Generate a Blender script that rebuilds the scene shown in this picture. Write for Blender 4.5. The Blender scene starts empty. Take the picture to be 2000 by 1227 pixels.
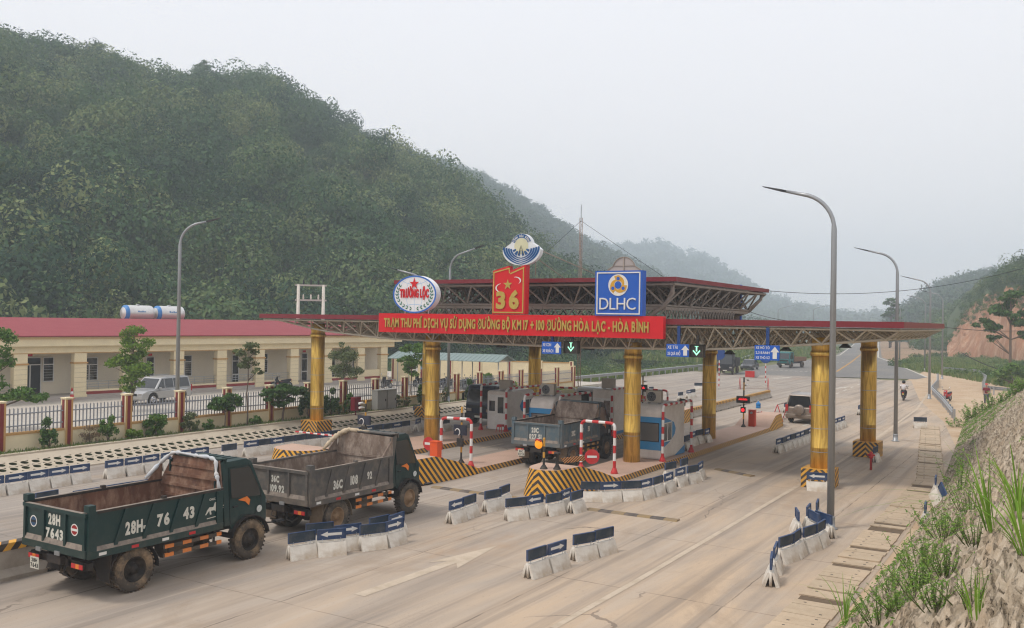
import bpy, math, random
import numpy as np
from mathutils import Vector, Matrix

# ------------------------------------------------------------ camera
F, CX, CY, H = 1778.0, 1000.0, 613.5, 6.2
YAW, ROLL = math.radians(31.5), 0.0155
PITCH = math.atan(13.5 / F)
fw = Vector((-math.sin(YAW) * math.cos(PITCH), math.cos(YAW) * math.cos(PITCH), math.sin(PITCH)))
r0 = Vector((math.cos(YAW), math.sin(YAW), 0)); u0 = r0.cross(fw)
CR = r0 * math.cos(ROLL) + u0 * math.sin(ROLL)
CU = -r0 * math.sin(ROLL) + u0 * math.cos(ROLL)
scene = bpy.context.scene
COL = scene.collection
camd = bpy.data.cameras.new('camera'); cam = bpy.data.objects.new('camera', camd); COL.objects.link(cam)
camd.sensor_width = 36.0; camd.lens = F / 2000 * 36.0; camd.clip_start = 0.1; camd.clip_end = 6000
cam.matrix_world = Matrix(((CR.x, CU.x, -fw.x, 0), (CR.y, CU.y, -fw.y, 0), (CR.z, CU.z, -fw.z, H), (0, 0, 0, 1)))
scene.camera = cam

# ------------------------------------------------------------ world, sun, exposure
SUN_EL, SUN_AZ = math.radians(58), math.radians(215)      # azimuth measured clockwise from +Y
w = bpy.data.worlds.new('World'); scene.world = w; w.use_nodes = True
nt = w.node_tree; nt.nodes.clear()
out = nt.nodes.new('ShaderNodeOutputWorld'); bg = nt.nodes.new('ShaderNodeBackground')
sky = nt.nodes.new('ShaderNodeTexSky'); sky.sky_type = 'NISHITA'; sky.sun_disc = False
sky.sun_elevation = SUN_EL; sky.sun_rotation = SUN_AZ; sky.air_density = 1.0; sky.dust_density = 4.0
geo = nt.nodes.new('ShaderNodeTexCoord'); sep = nt.nodes.new('ShaderNodeSeparateXYZ')
nt.links.new(geo.outputs['Generated'], sep.inputs[0])
ramp = nt.nodes.new('ShaderNodeValToRGB')
ramp.color_ramp.elements[0].position = 0.0; ramp.color_ramp.elements[0].color = (10.9, 10.4, 10.15, 1)
ramp.color_ramp.elements[1].position = 0.45; ramp.color_ramp.elements[1].color = (10.7, 10.8, 11.4, 1)
nt.links.new(sep.outputs['Z'], ramp.inputs[0])
mixw = nt.nodes.new('ShaderNodeMixRGB'); mixw.inputs[0].default_value = 0.93
nt.links.new(sky.outputs[0], mixw.inputs[1]); nt.links.new(ramp.outputs[0], mixw.inputs[2])
bg.inputs[1].default_value = 0.10
nt.links.new(mixw.outputs[0], bg.inputs[0]); nt.links.new(bg.outputs[0], out.inputs[0])
sund = bpy.data.lights.new('sun', 'SUN'); sund.energy = 2.0; sund.angle = math.radians(10); sund.color = (1.0, 0.93, 0.84)
sun = bpy.data.objects.new('sun', sund); COL.objects.link(sun)
sd = Vector((math.sin(SUN_AZ) * math.cos(SUN_EL), math.cos(SUN_AZ) * math.cos(SUN_EL), math.sin(SUN_EL)))
sun.rotation_euler = sd.to_track_quat('Z', 'Y').to_euler()
sun.location = (0, 0, 60)
scene.view_settings.view_transform = 'Standard'; scene.view_settings.look = 'None'
scene.view_settings.exposure = 0.0; scene.view_settings.gamma = 1.0
scene.cycles.max_bounces = 6; scene.cycles.diffuse_bounces = 3; scene.cycles.volume_bounces = 1
scene.cycles.use_denoising = True; scene.cycles.filter_width = 1.2

# ------------------------------------------------------------ helpers
rnd = random.Random(7)
R = math.radians

def ypx(px, x):
    d = CR * ((px - CX) / F) - CU * (120 / F) + fw
    return d.y * (x / d.x)

def ray(px, py):
    return CR * ((px - CX) / F) - CU * ((py - CY) / F) + fw

def G(px, py, z=0.0):
    """point of the ground (height z) seen at that place of the photograph"""
    d = ray(px, py); t = (z - H) / d.z
    return Vector((d.x * t, d.y * t, z))

def PY(px, py, y):
    d = ray(px, py); t = y / d.y
    return Vector((d.x * t, y, H + d.z * t))

def PD(px, py, dist):
    """point at a horizontal distance along a sight line"""
    d = ray(px, py); t = dist / math.hypot(d.x, d.y)
    return Vector((d.x * t, d.y * t, H + d.z * t))

_mats = {}
def mat(name, color, rough=0.7, metal=0.0, c2=None, scale=3.0, amt=0.5, bump=0.0, bscale=None, dirt=None, damt=0.3,
        dscale=1.2, emit=None, estr=0.0, trans=0.0, stretch=(1, 1, 1), spec=0.28, coat=0.0, low=None):
    if name in _mats: return _mats[name]
    m = bpy.data.materials.new(name); m.use_nodes = True
    n = m.node_tree.nodes; l = m.node_tree.links; b = n['Principled BSDF']
    b.inputs['Roughness'].default_value = rough; b.inputs['Metallic'].default_value = metal
    b.inputs['Specular IOR Level'].default_value = spec
    if coat: b.inputs['Coat Weight'].default_value = coat; b.inputs['Coat Roughness'].default_value = 0.12
    b.inputs['Base Color'].default_value = (*color, 1)
    tc = n.new('ShaderNodeTexCoord'); mp = n.new('ShaderNodeMapping'); mp.inputs['Scale'].default_value = stretch
    l.new(tc.outputs['Object'], mp.inputs[0]); cur = None
    if c2 is None: c2 = tuple(c * 0.8 for c in color)
    ns = n.new('ShaderNodeTexNoise'); ns.inputs['Scale'].default_value = scale; ns.inputs['Detail'].default_value = 6
    ns.inputs['Roughness'].default_value = 0.62
    l.new(mp.outputs[0], ns.inputs['Vector'])
    rp = n.new('ShaderNodeValToRGB'); rp.color_ramp.elements[0].position = 0.5 - 0.22; rp.color_ramp.elements[1].position = 0.5 + 0.2
    rp.color_ramp.elements[0].color = (0, 0, 0, 1); rp.color_ramp.elements[1].color = (amt, amt, amt, 1)
    l.new(ns.outputs['Fac'], rp.inputs[0])
    mx = n.new('ShaderNodeMixRGB'); mx.inputs[1].default_value = (*color, 1); mx.inputs[2].default_value = (*c2, 1)
    l.new(rp.outputs[0], mx.inputs[0]); cur = mx
    if dirt:
        n2 = n.new('ShaderNodeTexNoise'); n2.inputs['Scale'].default_value = dscale; n2.inputs['Detail'].default_value = 8
        n2.inputs['Roughness'].default_value = 0.7
        l.new(mp.outputs[0], n2.inputs['Vector'])
        r2 = n.new('ShaderNodeValToRGB'); r2.color_ramp.elements[0].position = 0.45; r2.color_ramp.elements[1].position = 0.68
        r2.color_ramp.elements[1].color = (damt, damt, damt, 1)
        r2.color_ramp.elements[0].color = (damt * .12,) * 3 + (1,)
        l.new(n2.outputs['Fac'], r2.inputs[0])
        m2 = n.new('ShaderNodeMixRGB'); m2.inputs[2].default_value = (*dirt, 1)
        l.new(r2.outputs[0], m2.inputs[0]); l.new(cur.outputs[0], m2.inputs[1]); cur = m2
        m3 = n.new('ShaderNodeMixRGB'); m3.inputs[1].default_value = (rough,) * 3 + (1,); m3.inputs[2].default_value = (.9, .9, .9, 1)
        l.new(r2.outputs[0], m3.inputs[0]); l.new(m3.outputs[0], b.inputs['Roughness'])
    if low:      # mud and dust thrown up from the road: z0, z1, amount, colour
        sp_ = n.new('ShaderNodeSeparateXYZ'); l.new(tc.outputs['Object'], sp_.inputs[0])
        mr = n.new('ShaderNodeMapRange'); mr.inputs['From Min'].default_value = low[0]; mr.inputs['From Max'].default_value = low[1]
        mr.inputs['To Min'].default_value = low[2]; mr.inputs['To Max'].default_value = 0.0; l.new(sp_.outputs['Z'], mr.inputs['Value'])
        n4 = n.new('ShaderNodeTexNoise'); n4.inputs['Scale'].default_value = 3.5; n4.inputs['Detail'].default_value = 8; n4.inputs['Roughness'].default_value = .75
        l.new(tc.outputs['Object'], n4.inputs['Vector'])
        mm = n.new('ShaderNodeMapRange'); mm.inputs['From Min'].default_value = .38; mm.inputs['From Max'].default_value = .62; l.new(n4.outputs['Fac'], mm.inputs['Value'])
        ml = n.new('ShaderNodeMath'); ml.operation = 'MULTIPLY'; l.new(mr.outputs[0], ml.inputs[0]); l.new(mm.outputs[0], ml.inputs[1])
        m4 = n.new('ShaderNodeMixRGB'); l.new(ml.outputs[0], m4.inputs[0]); l.new(cur.outputs[0], m4.inputs[1]); m4.inputs[2].default_value = (*low[3], 1); cur = m4
    l.new(cur.outputs[0], b.inputs['Base Color'])
    if bump:
        n3 = n.new('ShaderNodeTexNoise'); n3.inputs['Scale'].default_value = bscale or scale * 4; n3.inputs['Detail'].default_value = 5
        l.new(mp.outputs[0], n3.inputs['Vector'])
        bp = n.new('ShaderNodeBump'); bp.inputs['Strength'].default_value = bump; bp.inputs['Distance'].default_value = 0.05
        l.new(n3.outputs['Fac'], bp.inputs['Height']); l.new(bp.outputs[0], b.inputs['Normal'])
    if emit:
        b.inputs['Emission Color'].default_value = (*emit, 1); b.inputs['Emission Strength'].default_value = estr
    if trans: b.inputs['Transmission Weight'].default_value = trans
    _mats[name] = m
    return m

def leafmat(name, c1, c2, c3, rough=0.75, transl=0.25):
    """foliage; the tint attribute picks the colour of each plant"""
    if name in _mats: return _mats[name]
    m = bpy.data.materials.new(name); m.use_nodes = True
    n = m.node_tree.nodes; l = m.node_tree.links; b = n['Principled BSDF']
    b.inputs['Roughness'].default_value = rough; b.inputs['Specular IOR Level'].default_value = 0.2
    at = n.new('ShaderNodeAttribute'); at.attribute_name = 'tint'
    rp = n.new('ShaderNodeValToRGB'); rp.color_ramp.elements[0].color = (*c1, 1); rp.color_ramp.elements[1].color = (*c3, 1)
    e = rp.color_ramp.elements.new(0.5); e.color = (*c2, 1)
    l.new(at.outputs['Fac'], rp.inputs[0]); l.new(rp.outputs[0], b.inputs['Base Color'])
    tr = n.new('ShaderNodeBsdfTranslucent'); l.new(rp.outputs[0], tr.inputs[0])
    ms = n.new('ShaderNodeMixShader'); ms.inputs[0].default_value = transl
    l.new(b.outputs[0], ms.inputs[1]); l.new(tr.outputs[0], ms.inputs[2])
    l.new(ms.outputs[0], n['Material Output'].inputs['Surface'])
    _mats[name] = m
    return m

class MB:
    """collects shapes into one mesh"""
    def __init__(s, M=None): s.v = []; s.f = []; s.mi = []; s.M = M; s.sm = []
    def add(s, vs, fs, mi=0, M=None, smooth=False):
        o = len(s.v)
        for p in vs:
            p = Vector(p)
            if M is not None: p = M @ p
            if s.M is not None: p = s.M @ p
            s.v.append(tuple(p))
        for f in fs: s.f.append([o + i for i in f]); s.mi.append(mi); s.sm.append(smooth)
        return s
    def box(s, x0, x1, y0, y1, z0, z1, mi=0, M=None):
        vs = [(x0, y0, z0), (x1, y0, z0), (x1, y1, z0), (x0, y1, z0), (x0, y0, z1), (x1, y0, z1), (x1, y1, z1), (x0, y1, z1)]
        return s.add(vs, [(0, 3, 2, 1), (4, 5, 6, 7), (0, 1, 5, 4), (1, 2, 6, 5), (2, 3, 7, 6), (3, 0, 4, 7)], mi, M)
    def prism(s, poly, a, b, axis='x', mi=0, M=None, mcap=None):
        """poly in the other two axes (in order), extruded a..b"""
        def P(u, v, t):
            return {'x': (t, u, v), 'y': (u, t, v), 'z': (u, v, t)}[axis]
        n = len(poly); vs = [P(u, v, a) for u, v in poly] + [P(u, v, b) for u, v in poly]
        s.add(vs, [(i, (i + 1) % n, n + (i + 1) % n, n + i) for i in range(n)], mi, M)
        o = len(s.v) - 2 * n; mc = mi if mcap is None else mcap
        s.f.append([o + i for i in range(n)][::-1]); s.mi.append(mc); s.sm.append(False)
        s.f.append([o + n + i for i in range(n)]); s.mi.append(mc); s.sm.append(False)
        return s
    def tube(s, pts, r, n=8, mi=0, M=None, cap=True, mifn=None):
        pts = [Vector(p) for p in pts]; k = len(pts)
        rs = r if isinstance(r, (list, tuple)) else [r] * k
        vs = []; prev = None
        for i, p in enumerate(pts):
            d = (pts[min(i + 1, k - 1)] - pts[max(i - 1, 0)]).normalized()
            if prev is None:
                a = Vector((0, 0, 1)) if abs(d.z) < .9 else Vector((1, 0, 0)); e1 = d.cross(a).normalized()
            else:
                e1 = (prev - d * prev.dot(d)).normalized()
            prev = e1; e2 = d.cross(e1)
            for j in range(n):
                t = 2 * math.pi * j / n
                vs.append(p + (e1 * math.cos(t) + e2 * math.sin(t)) * rs[i])
        for i in range(k - 1):
            m_ = mi if mifn is None else mifn(i)
            s_vs = vs[i * n:(i + 2) * n] if mifn else None
        fs = []; mis = []
        for i in range(k - 1):
            for j in range(n):
                fs.append((i * n + j, i * n + (j + 1) % n, (i + 1) * n + (j + 1) % n, (i + 1) * n + j))
                mis.append(mi if mifn is None else mifn(i))
        if cap:
            fs.append(tuple(range(n))[::-1]); mis.append(mis[0]); fs.append(tuple((k - 1) * n + j for j in range(n))); mis.append(mis[-2])
        o = len(s.mi); s.add(vs, fs, mi, M, True)
        for i, q in enumerate(mis): s.mi[o + i] = q
        if cap: s.sm[-1] = s.sm[-2] = False
        return s
    def lathe(s, prof, n=20, axis='z', mi=0, M=None, c=(0, 0, 0), mis=None, cap=True):
        """prof: list of (radius, height)"""
        vs = []
        for r_, h in prof:
            for j in range(n):
                t = 2 * math.pi * j / n; a, b = r_ * math.cos(t), r_ * math.sin(t)
                p = {'z': (a, b, h), 'x': (h, a, b), 'y': (b, h, a)}[axis]
                vs.append((p[0] + c[0], p[1] + c[1], p[2] + c[2]))
        fs = []; ml = []
        for i in range(len(prof) - 1):
            for j in range(n):
                fs.append((i * n + j, i * n + (j + 1) % n, (i + 1) * n + (j + 1) % n, (i + 1) * n + j)); ml.append(mi if mis is None else mis[i])
        if cap:
            fs.append(tuple(range(n))[::-1]); ml.append(mi if mis is None else mis[0])
            fs.append(tuple((len(prof) - 1) * n + j for j in range(n))); ml.append(mi if mis is None else mis[-1])
        o = len(s.mi); s.add(vs, fs, mi, M, True)
        for i, q in enumerate(ml): s.mi[o + i] = q
        if cap: s.sm[-1] = s.sm[-2] = False
        return s
    def build(s, name, mats, parent=None, bevel=0.0):
        me = bpy.data.meshes.new(name); me.from_pydata(s.v, [], s.f)
        if not isinstance(mats, (list, tuple)): mats = [mats]
        for m in mats: me.materials.append(m)
        me.polygons.foreach_set('material_index', s.mi)
        me.polygons.foreach_set('use_smooth', s.sm)
        me.update()
        o = bpy.data.objects.new(name, me); COL.objects.link(o)
        if parent is not None: o.parent = parent
        if bevel:
            b = o.modifiers.new('bevel', 'BEVEL'); b.width = bevel; b.segments = 2; b.limit_method = 'ANGLE'; b.angle_limit = R(40)
        return o

def tag(o, label, cat, group=None, kind=None):
    if label: o['label'] = label
    if cat: o['category'] = cat
    if group: o['group'] = group
    if kind: o['kind'] = kind
    return o
def thing(name, label, cat, loc=(0, 0, 0), rz=0.0, group=None):
    o = bpy.data.objects.new(name, None); COL.objects.link(o); o.empty_display_size = 0.3
    o.location = loc; o.rotation_euler = (0, 0, rz)
    return tag(o, label, cat, group)
def structure(o): o['kind'] = 'structure'; return o
def kids(root): return [c for c in list(COL.objects) if c.parent == root]
def dup(root, loc, rz, label=None, group=None):
    r = root.copy(); COL.objects.link(r); r.location = loc; r.rotation_euler = (0, 0, rz)
    if label: r['label'] = label
    if group: r['group'] = group
    for ch in root.children:
        c = ch.copy(); COL.objects.link(c); c.parent = r
        for g in ch.children:
            d = g.copy(); COL.objects.link(d); d.parent = c
    return r

_txt = {}
def text_geo(sx, bold=0.0):
    """letters set one beside the other; a grave accent on O is added as a stroke of its own"""
    key = (sx, bold)
    if key in _txt: return _txt[key]
    V = []; FF = []; x = 0.0
    for ch in sx:
        if ch == ' ': x += .30; continue
        vs, fs = glyph('O' if ch == 'Ò' else ch, bold)
        if not vs: continue
        a = min(v[0] for v in vs); b = max(v[0] for v in vs); o = len(V)
        V += [(v[0] - a + x, v[1], 0) for v in vs]; FF += [tuple(o + i for i in f) for f in fs]
        if ch == 'Ò':
            o = len(V); c = x + (b - a) / 2; V += [(c - .17, .93, 0), (c - .03, .93, 0), (c + .10, .79, 0), (c + .0, .79, 0)]; FF.append((o + 3, o + 2, o + 1, o))
        x += (b - a) + .085
    _txt[key] = (V, FF); return _txt[key]
_gl = {}
def glyph(sx, bold=0.0):
    key = (sx, bold)
    if key in _gl: return _gl[key]
    cu = bpy.data.curves.new('lettering', 'FONT'); cu.body = sx; cu.size = 1.0; cu.offset = bold; cu.resolution_u = 3
    ob = bpy.data.objects.new('lettering', cu); COL.objects.link(ob)
    bpy.context.view_layer.update()
    dg = bpy.context.evaluated_depsgraph_get(); me = bpy.data.meshes.new_from_object(ob.evaluated_get(dg))
    vs = [tuple(v.co) for v in me.vertices]; fs = [tuple(p.vertices) for p in me.polygons]
    bpy.data.objects.remove(ob); bpy.data.curves.remove(cu); bpy.data.meshes.remove(me)
    _gl[key] = (vs, fs); return _gl[key]
def put_text(mb, s, x0, x1, z0, z1, M, mi=0, depth=0.0, bold=0.02):
    """fit the words into a rectangle of the local x (right) / y (up) plane; M maps it to the thing. The baseline box is z0..z1"""
    vs, fs = text_geo(s, bold)
    if not vs: return
    cap = 0.70
    xs = [v[0] for v in vs]; a, b = min(xs), max(xs)
    sx = (x1 - x0) / (b - a); sy = (z1 - z0) / cap
    T = [((v[0] - a) * sx + x0, v[1] * sy + z0, depth) for v in vs]
    mb.add(T, fs, mi, M)
    if depth > 0:
        # side walls along boundary edges
        from collections import Counter
        ed = Counter()
        for f in fs:
            for i in range(len(f)): ed[tuple(sorted((f[i], f[(i + 1) % len(f)])))] += 1
        bd = [e for e, c in ed.items() if c == 1]
        V = []; FF = []
        for a_, b_ in bd:
            o = len(V); pa, pb = T[a_], T[b_]
            V += [(pa[0], pa[1], 0), (pb[0], pb[1], 0), pb, pa]; FF.append((o, o + 1, o + 2, o + 3))
        mb.add(V, FF, mi, M)
def face_my(x, y, z):      # plane facing -Y: local x -> world x, local y -> world z, local z -> -Y
    return Matrix(((1, 0, 0, x), (0, 0, -1, y), (0, 1, 0, z), (0, 0, 0, 1)))
def face_px(x, y, z):      # plane facing +X: local x -> +Y, local y -> z, local z -> +X
    return Matrix(((0, 0, 1, x), (1, 0, 0, y), (0, 1, 0, z), (0, 0, 0, 1)))
def poly_ccw(n, r, rx=None, rot=0.0):
    return [(r * math.cos(rot + 2 * math.pi * i / n), (rx or r) * math.sin(rot + 2 * math.pi * i / n)) for i in range(n)]
def flat(mb, pts, d, mi, M): mb.add([(p[0], p[1], d) for p in pts], [tuple(range(len(pts)))], mi, M)
def ring(mb, r0x, r0y, r1x, r1y, d, mi, M, n=48, cx=0, cy=0, a0=0, a1=2 * math.pi):
    V = []; k = n + 1
    for i in range(k):
        t = a0 + (a1 - a0) * i / n
        V += [(cx + r0x * math.cos(t), cy + r0y * math.sin(t), d), (cx + r1x * math.cos(t), cy + r1y * math.sin(t), d)]
    mb.add(V, [(2 * i, 2 * i + 1, 2 * i + 3, 2 * i + 2) for i in range(n)], mi, M)
def star(mb, cx, cy, r, d, mi, M):
    p = []
    for i in range(10):
        t = math.pi / 2 + i * math.pi / 5; q = r if i % 2 == 0 else r * 0.39
        p.append((cx + q * math.cos(t), cy + q * math.sin(t)))
    V = [(cx, cy, d)] + [(a, b, d) for a, b in p]
    mb.add(V, [(0, i + 1, (i + 1) % 10 + 1) for i in range(10)], mi, M)

# --- foliage in numpy
rng = np.random.default_rng(11)
def leaf_cloud(lobes, n, size, rg=rng, jit=0.55, asp=0.55, inner=0.7):
    """n diamond leaves near the surface of the lobes (cx,cy,cz,rx,ry,rz) -> (n,4,3)"""
    L = np.array(lobes, float); wts = (L[:, 3] * L[:, 4] + L[:, 4] * L[:, 5] + L[:, 3] * L[:, 5]); wts /= wts.sum()
    k = rg.choice(len(L), n, p=wts); d = rg.normal(size=(n, 3)); d /= np.linalg.norm(d, axis=1)[:, None]
    rad = inner + (1.06 - inner) * rg.random(n) ** 0.6
    c = L[k, :3] + d * L[k, 3:] * rad[:, None]
    nr = d / L[k, 3:]; nr /= np.linalg.norm(nr, axis=1)[:, None]
    nr += rg.normal(size=(n, 3)) * jit; nr /= np.linalg.norm(nr, axis=1)[:, None]
    return leaf_quads(c, nr, size, rg, asp)
def leaf_quads(c, nr, size, rg=rng, asp=0.55):
    n = len(c); a = rg.normal(size=(n, 3)); t = np.cross(nr, a); t /= np.linalg.norm(t, axis=1)[:, None]; b = np.cross(nr, t)
    s = (size * (0.65 + 0.7 * rg.random(n)))[:, None]
    return np.stack([c + t * s, c + b * s * asp, c - t * s, c - b * s * asp], 1)
def quads_obj(name, q, tint, m, parent=None):
    n = len(q); me = bpy.data.meshes.new(name)
    me.vertices.add(4 * n); me.vertices.foreach_set('co', np.ascontiguousarray(q.reshape(-1), dtype=np.float32))
    me.loops.add(4 * n); me.loops.foreach_set('vertex_index', np.arange(4 * n, dtype=np.int32))
    me.polygons.add(n); me.polygons.foreach_set('loop_start', np.arange(0, 4 * n, 4, dtype=np.int32))
    try: me.polygons.foreach_set('loop_total', np.full(n, 4, dtype=np.int32))
    except Exception: pass
    me.update(calc_edges=True)
    at = me.attributes.new('tint', 'FLOAT', 'POINT'); at.data.foreach_set('value', np.repeat(np.asarray(tint, dtype=np.float32), 4))
    me.materials.append(m); me.validate()
    o = bpy.data.objects.new(name, me); COL.objects.link(o)
    if parent is not None: o.parent = parent
    return o
def grid_obj(name, X, Y, Z, m, parent=None, smooth=True):
    r, c = X.shape; me = bpy.data.meshes.new(name)
    vs = np.stack([X, Y, Z], -1).reshape(-1, 3); idx = np.arange(r * c).reshape(r, c)
    q = np.stack([idx[:-1, :-1], idx[:-1, 1:], idx[1:, 1:], idx[1:, :-1]], -1).reshape(-1, 4)
    me.from_pydata(vs.tolist(), [], q.tolist()); me.materials.append(m)
    if smooth: me.polygons.foreach_set('use_smooth', [True] * len(me.polygons))
    o = bpy.data.objects.new(name, me); COL.objects.link(o)
    if parent is not None: o.parent = parent
    return o
def fnoise(x, y, scale, seed=0, octv=4):
    g = np.random.default_rng(seed); o = np.zeros_like(x, dtype=float); a = 1.0; f = 1.0 / scale
    for _ in range(octv):
        for _ in range(3):
            th = g.random() * 6.283; ph = g.random() * 6.283
            o += a / 3 * np.sin((x * math.cos(th) + y * math.sin(th)) * f * 6.283 * (0.7 + .6 * g.random()) + ph)
        a *= .55; f *= 2.1
    return o
ORD = ['first', 'second', 'third', 'fourth', 'fifth', 'sixth', 'seventh', 'eighth', 'ninth', 'tenth', 'eleventh', 'twelfth',
       'thirteenth', 'fourteenth', 'fifteenth', 'sixteenth']

# ------------------------------------------------------------ materials
M_cream = mat('cream_paint', (.80, .68, .44), .8, c2=(.66, .56, .38), scale=.8, dirt=(.42, .35, .26), damt=.25, dscale=.7)
M_wall = mat('wall_paint', (.74, .66, .52), .8, scale=.8)
M_ochre = mat('ochre_trim', (.50, .29, .11), .7)
M_maroon = mat('maroon_paint', (.20, .025, .025), .6)
M_roofred = mat('roof_red', (.25, .035, .045), .65, c2=(.31, .065, .07), scale=1.2)
M_fascia = mat('fascia_red', (.20, .022, .03), .4, c2=(.14, .02, .025), scale=.5)
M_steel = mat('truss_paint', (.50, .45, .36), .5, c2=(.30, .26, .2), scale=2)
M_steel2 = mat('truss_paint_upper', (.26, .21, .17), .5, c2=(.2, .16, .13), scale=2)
M_galv = mat('galvanised', (.42, .43, .44), .42, .7, c2=(.34, .35, .36), scale=6)
M_dark = mat('black_metal', (.02, .02, .022), .5)
M_black = mat('black_paint', (.018, .018, .018), .6, dirt=(.25, .2, .15), damt=.35, dscale=3)
M_white = mat('white_paint', (.74, .73, .70), .5, dirt=(.45, .38, .3), damt=.3, dscale=2)
M_red = mat('red_paint', (.52, .02, .025), .45, dirt=(.4, .2, .15), damt=.2, dscale=3)
M_signred = mat('sign_red', (.60, .008, .014), .5, c2=(.55, .008, .014))
M_signblue = mat('sign_blue', (.015, .10, .46), .45, c2=(.013, .09, .4))
M_boardblue = mat('board_blue', (.012, .045, .13), .5, c2=(.02, .06, .15), dirt=(.3, .26, .22), damt=.25, dscale=2.5)
M_boardback = mat('board_back', (.018, .034, .055), .6, c2=(.03, .05, .075), dirt=(.25, .22, .18), damt=.3, dscale=2.5)
M_gold = mat('gold_letters', (.55, .40, .10), .35, .6, c2=(.35, .24, .06), scale=4)
M_yellow = mat('yellow_paint', (.62, .31, .03), .6, dirt=(.3, .22, .15), damt=.35, dscale=2)
M_orange = mat('orange_paint', (.75, .09, .012), .5, dirt=(.4, .2, .12), damt=.3, dscale=3)
M_pink = mat('island_paving', (.52, .35, .27), .85, c2=(.46, .31, .24), scale=1, dirt=(.38, .28, .2), damt=.5, dscale=.5)
M_conc = mat('cast_concrete', (.38, .33, .27), .85, c2=(.30, .25, .2), scale=1.5, bump=.3, dirt=(.14, .11, .09), damt=.5, dscale=1.4)
M_unit = mat('barrier_concrete', (.72, .68, .61), .8, c2=(.5, .45, .39), scale=3, bump=.15, dirt=(.36, .29, .21), damt=.5, dscale=2, low=(0, .3, .8, (.42, .32, .22)))
M_glass = mat('dark_glass', (.02, .022, .024), .08, spec=.8)
M_curtain = mat('grey_glass', (.12, .12, .115), .12, spec=.8)
M_blueb = mat('booth_blue', (.03, .25, .52), .4, dirt=(.3, .28, .25), damt=.25)
M_bwhite = mat('booth_white', (.74, .69, .63), .45, c2=(.55, .50, .45), dirt=(.4, .34, .28), damt=.35, dscale=1)
M_green = mat('sign_green', (.005, .14, .06), .5)
M_bark = mat('bark', (.16, .12, .09), .9, bump=.5, scale=8)
M_tyre = mat('tyre', (.05, .045, .04), .9, dirt=(.32, .22, .13), damt=.9, dscale=2.5, bump=.4, bscale=14)
M_ledr = mat('led_red', (.1, 0, 0), .5, emit=(1, .02, .03), estr=1.6)
M_ledg = mat('led_green', (.05, .3, .15), .5, emit=(.45, 1, .7), estr=1.3)
M_amber = mat('amber_lamp', (.6, .25, .02), .4, emit=(1, .30, .01), estr=.8)
M_chrome = mat('chrome', (.6, .6, .62), .15, 1.0)

def gold_cladding():
    m = bpy.data.materials.new('gold_cladding'); m.use_nodes = True; n = m.node_tree.nodes; l = m.node_tree.links; b = n['Principled BSDF']
    b.inputs['Metallic'].default_value = 0.65; b.inputs['Roughness'].default_value = 0.38
    tc = n.new('ShaderNodeTexCoord'); mp = n.new('ShaderNodeMapping'); mp.inputs['Scale'].default_value = (6, 6, .7)
    ns = n.new('ShaderNodeTexNoise'); ns.inputs['Scale'].default_value = 1.4; ns.inputs['Detail'].default_value = 3; ns.inputs['Distortion'].default_value = .8
    l.new(tc.outputs['Object'], mp.inputs[0]); l.new(mp.outputs[0], ns.inputs['Vector'])
    rp = n.new('ShaderNodeValToRGB'); rp.color_ramp.elements[0].position = .36; rp.color_ramp.elements[0].color = (.46, .27, .05, 1)
    rp.color_ramp.elements[1].position = .6; rp.color_ramp.elements[1].color = (.74, .48, .10, 1)
    l.new(ns.outputs['Fac'], rp.inputs[0]); l.new(rp.outputs[0], b.inputs['Base Color'])
    bp = n.new('ShaderNodeBump'); bp.inputs['Strength'].default_value = .4; bp.inputs['Distance'].default_value = .05
    l.new(ns.outputs['Fac'], bp.inputs['Height']); l.new(bp.outputs[0], b.inputs['Normal'])
    return m
M_cladding = gold_cladding()

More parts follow.
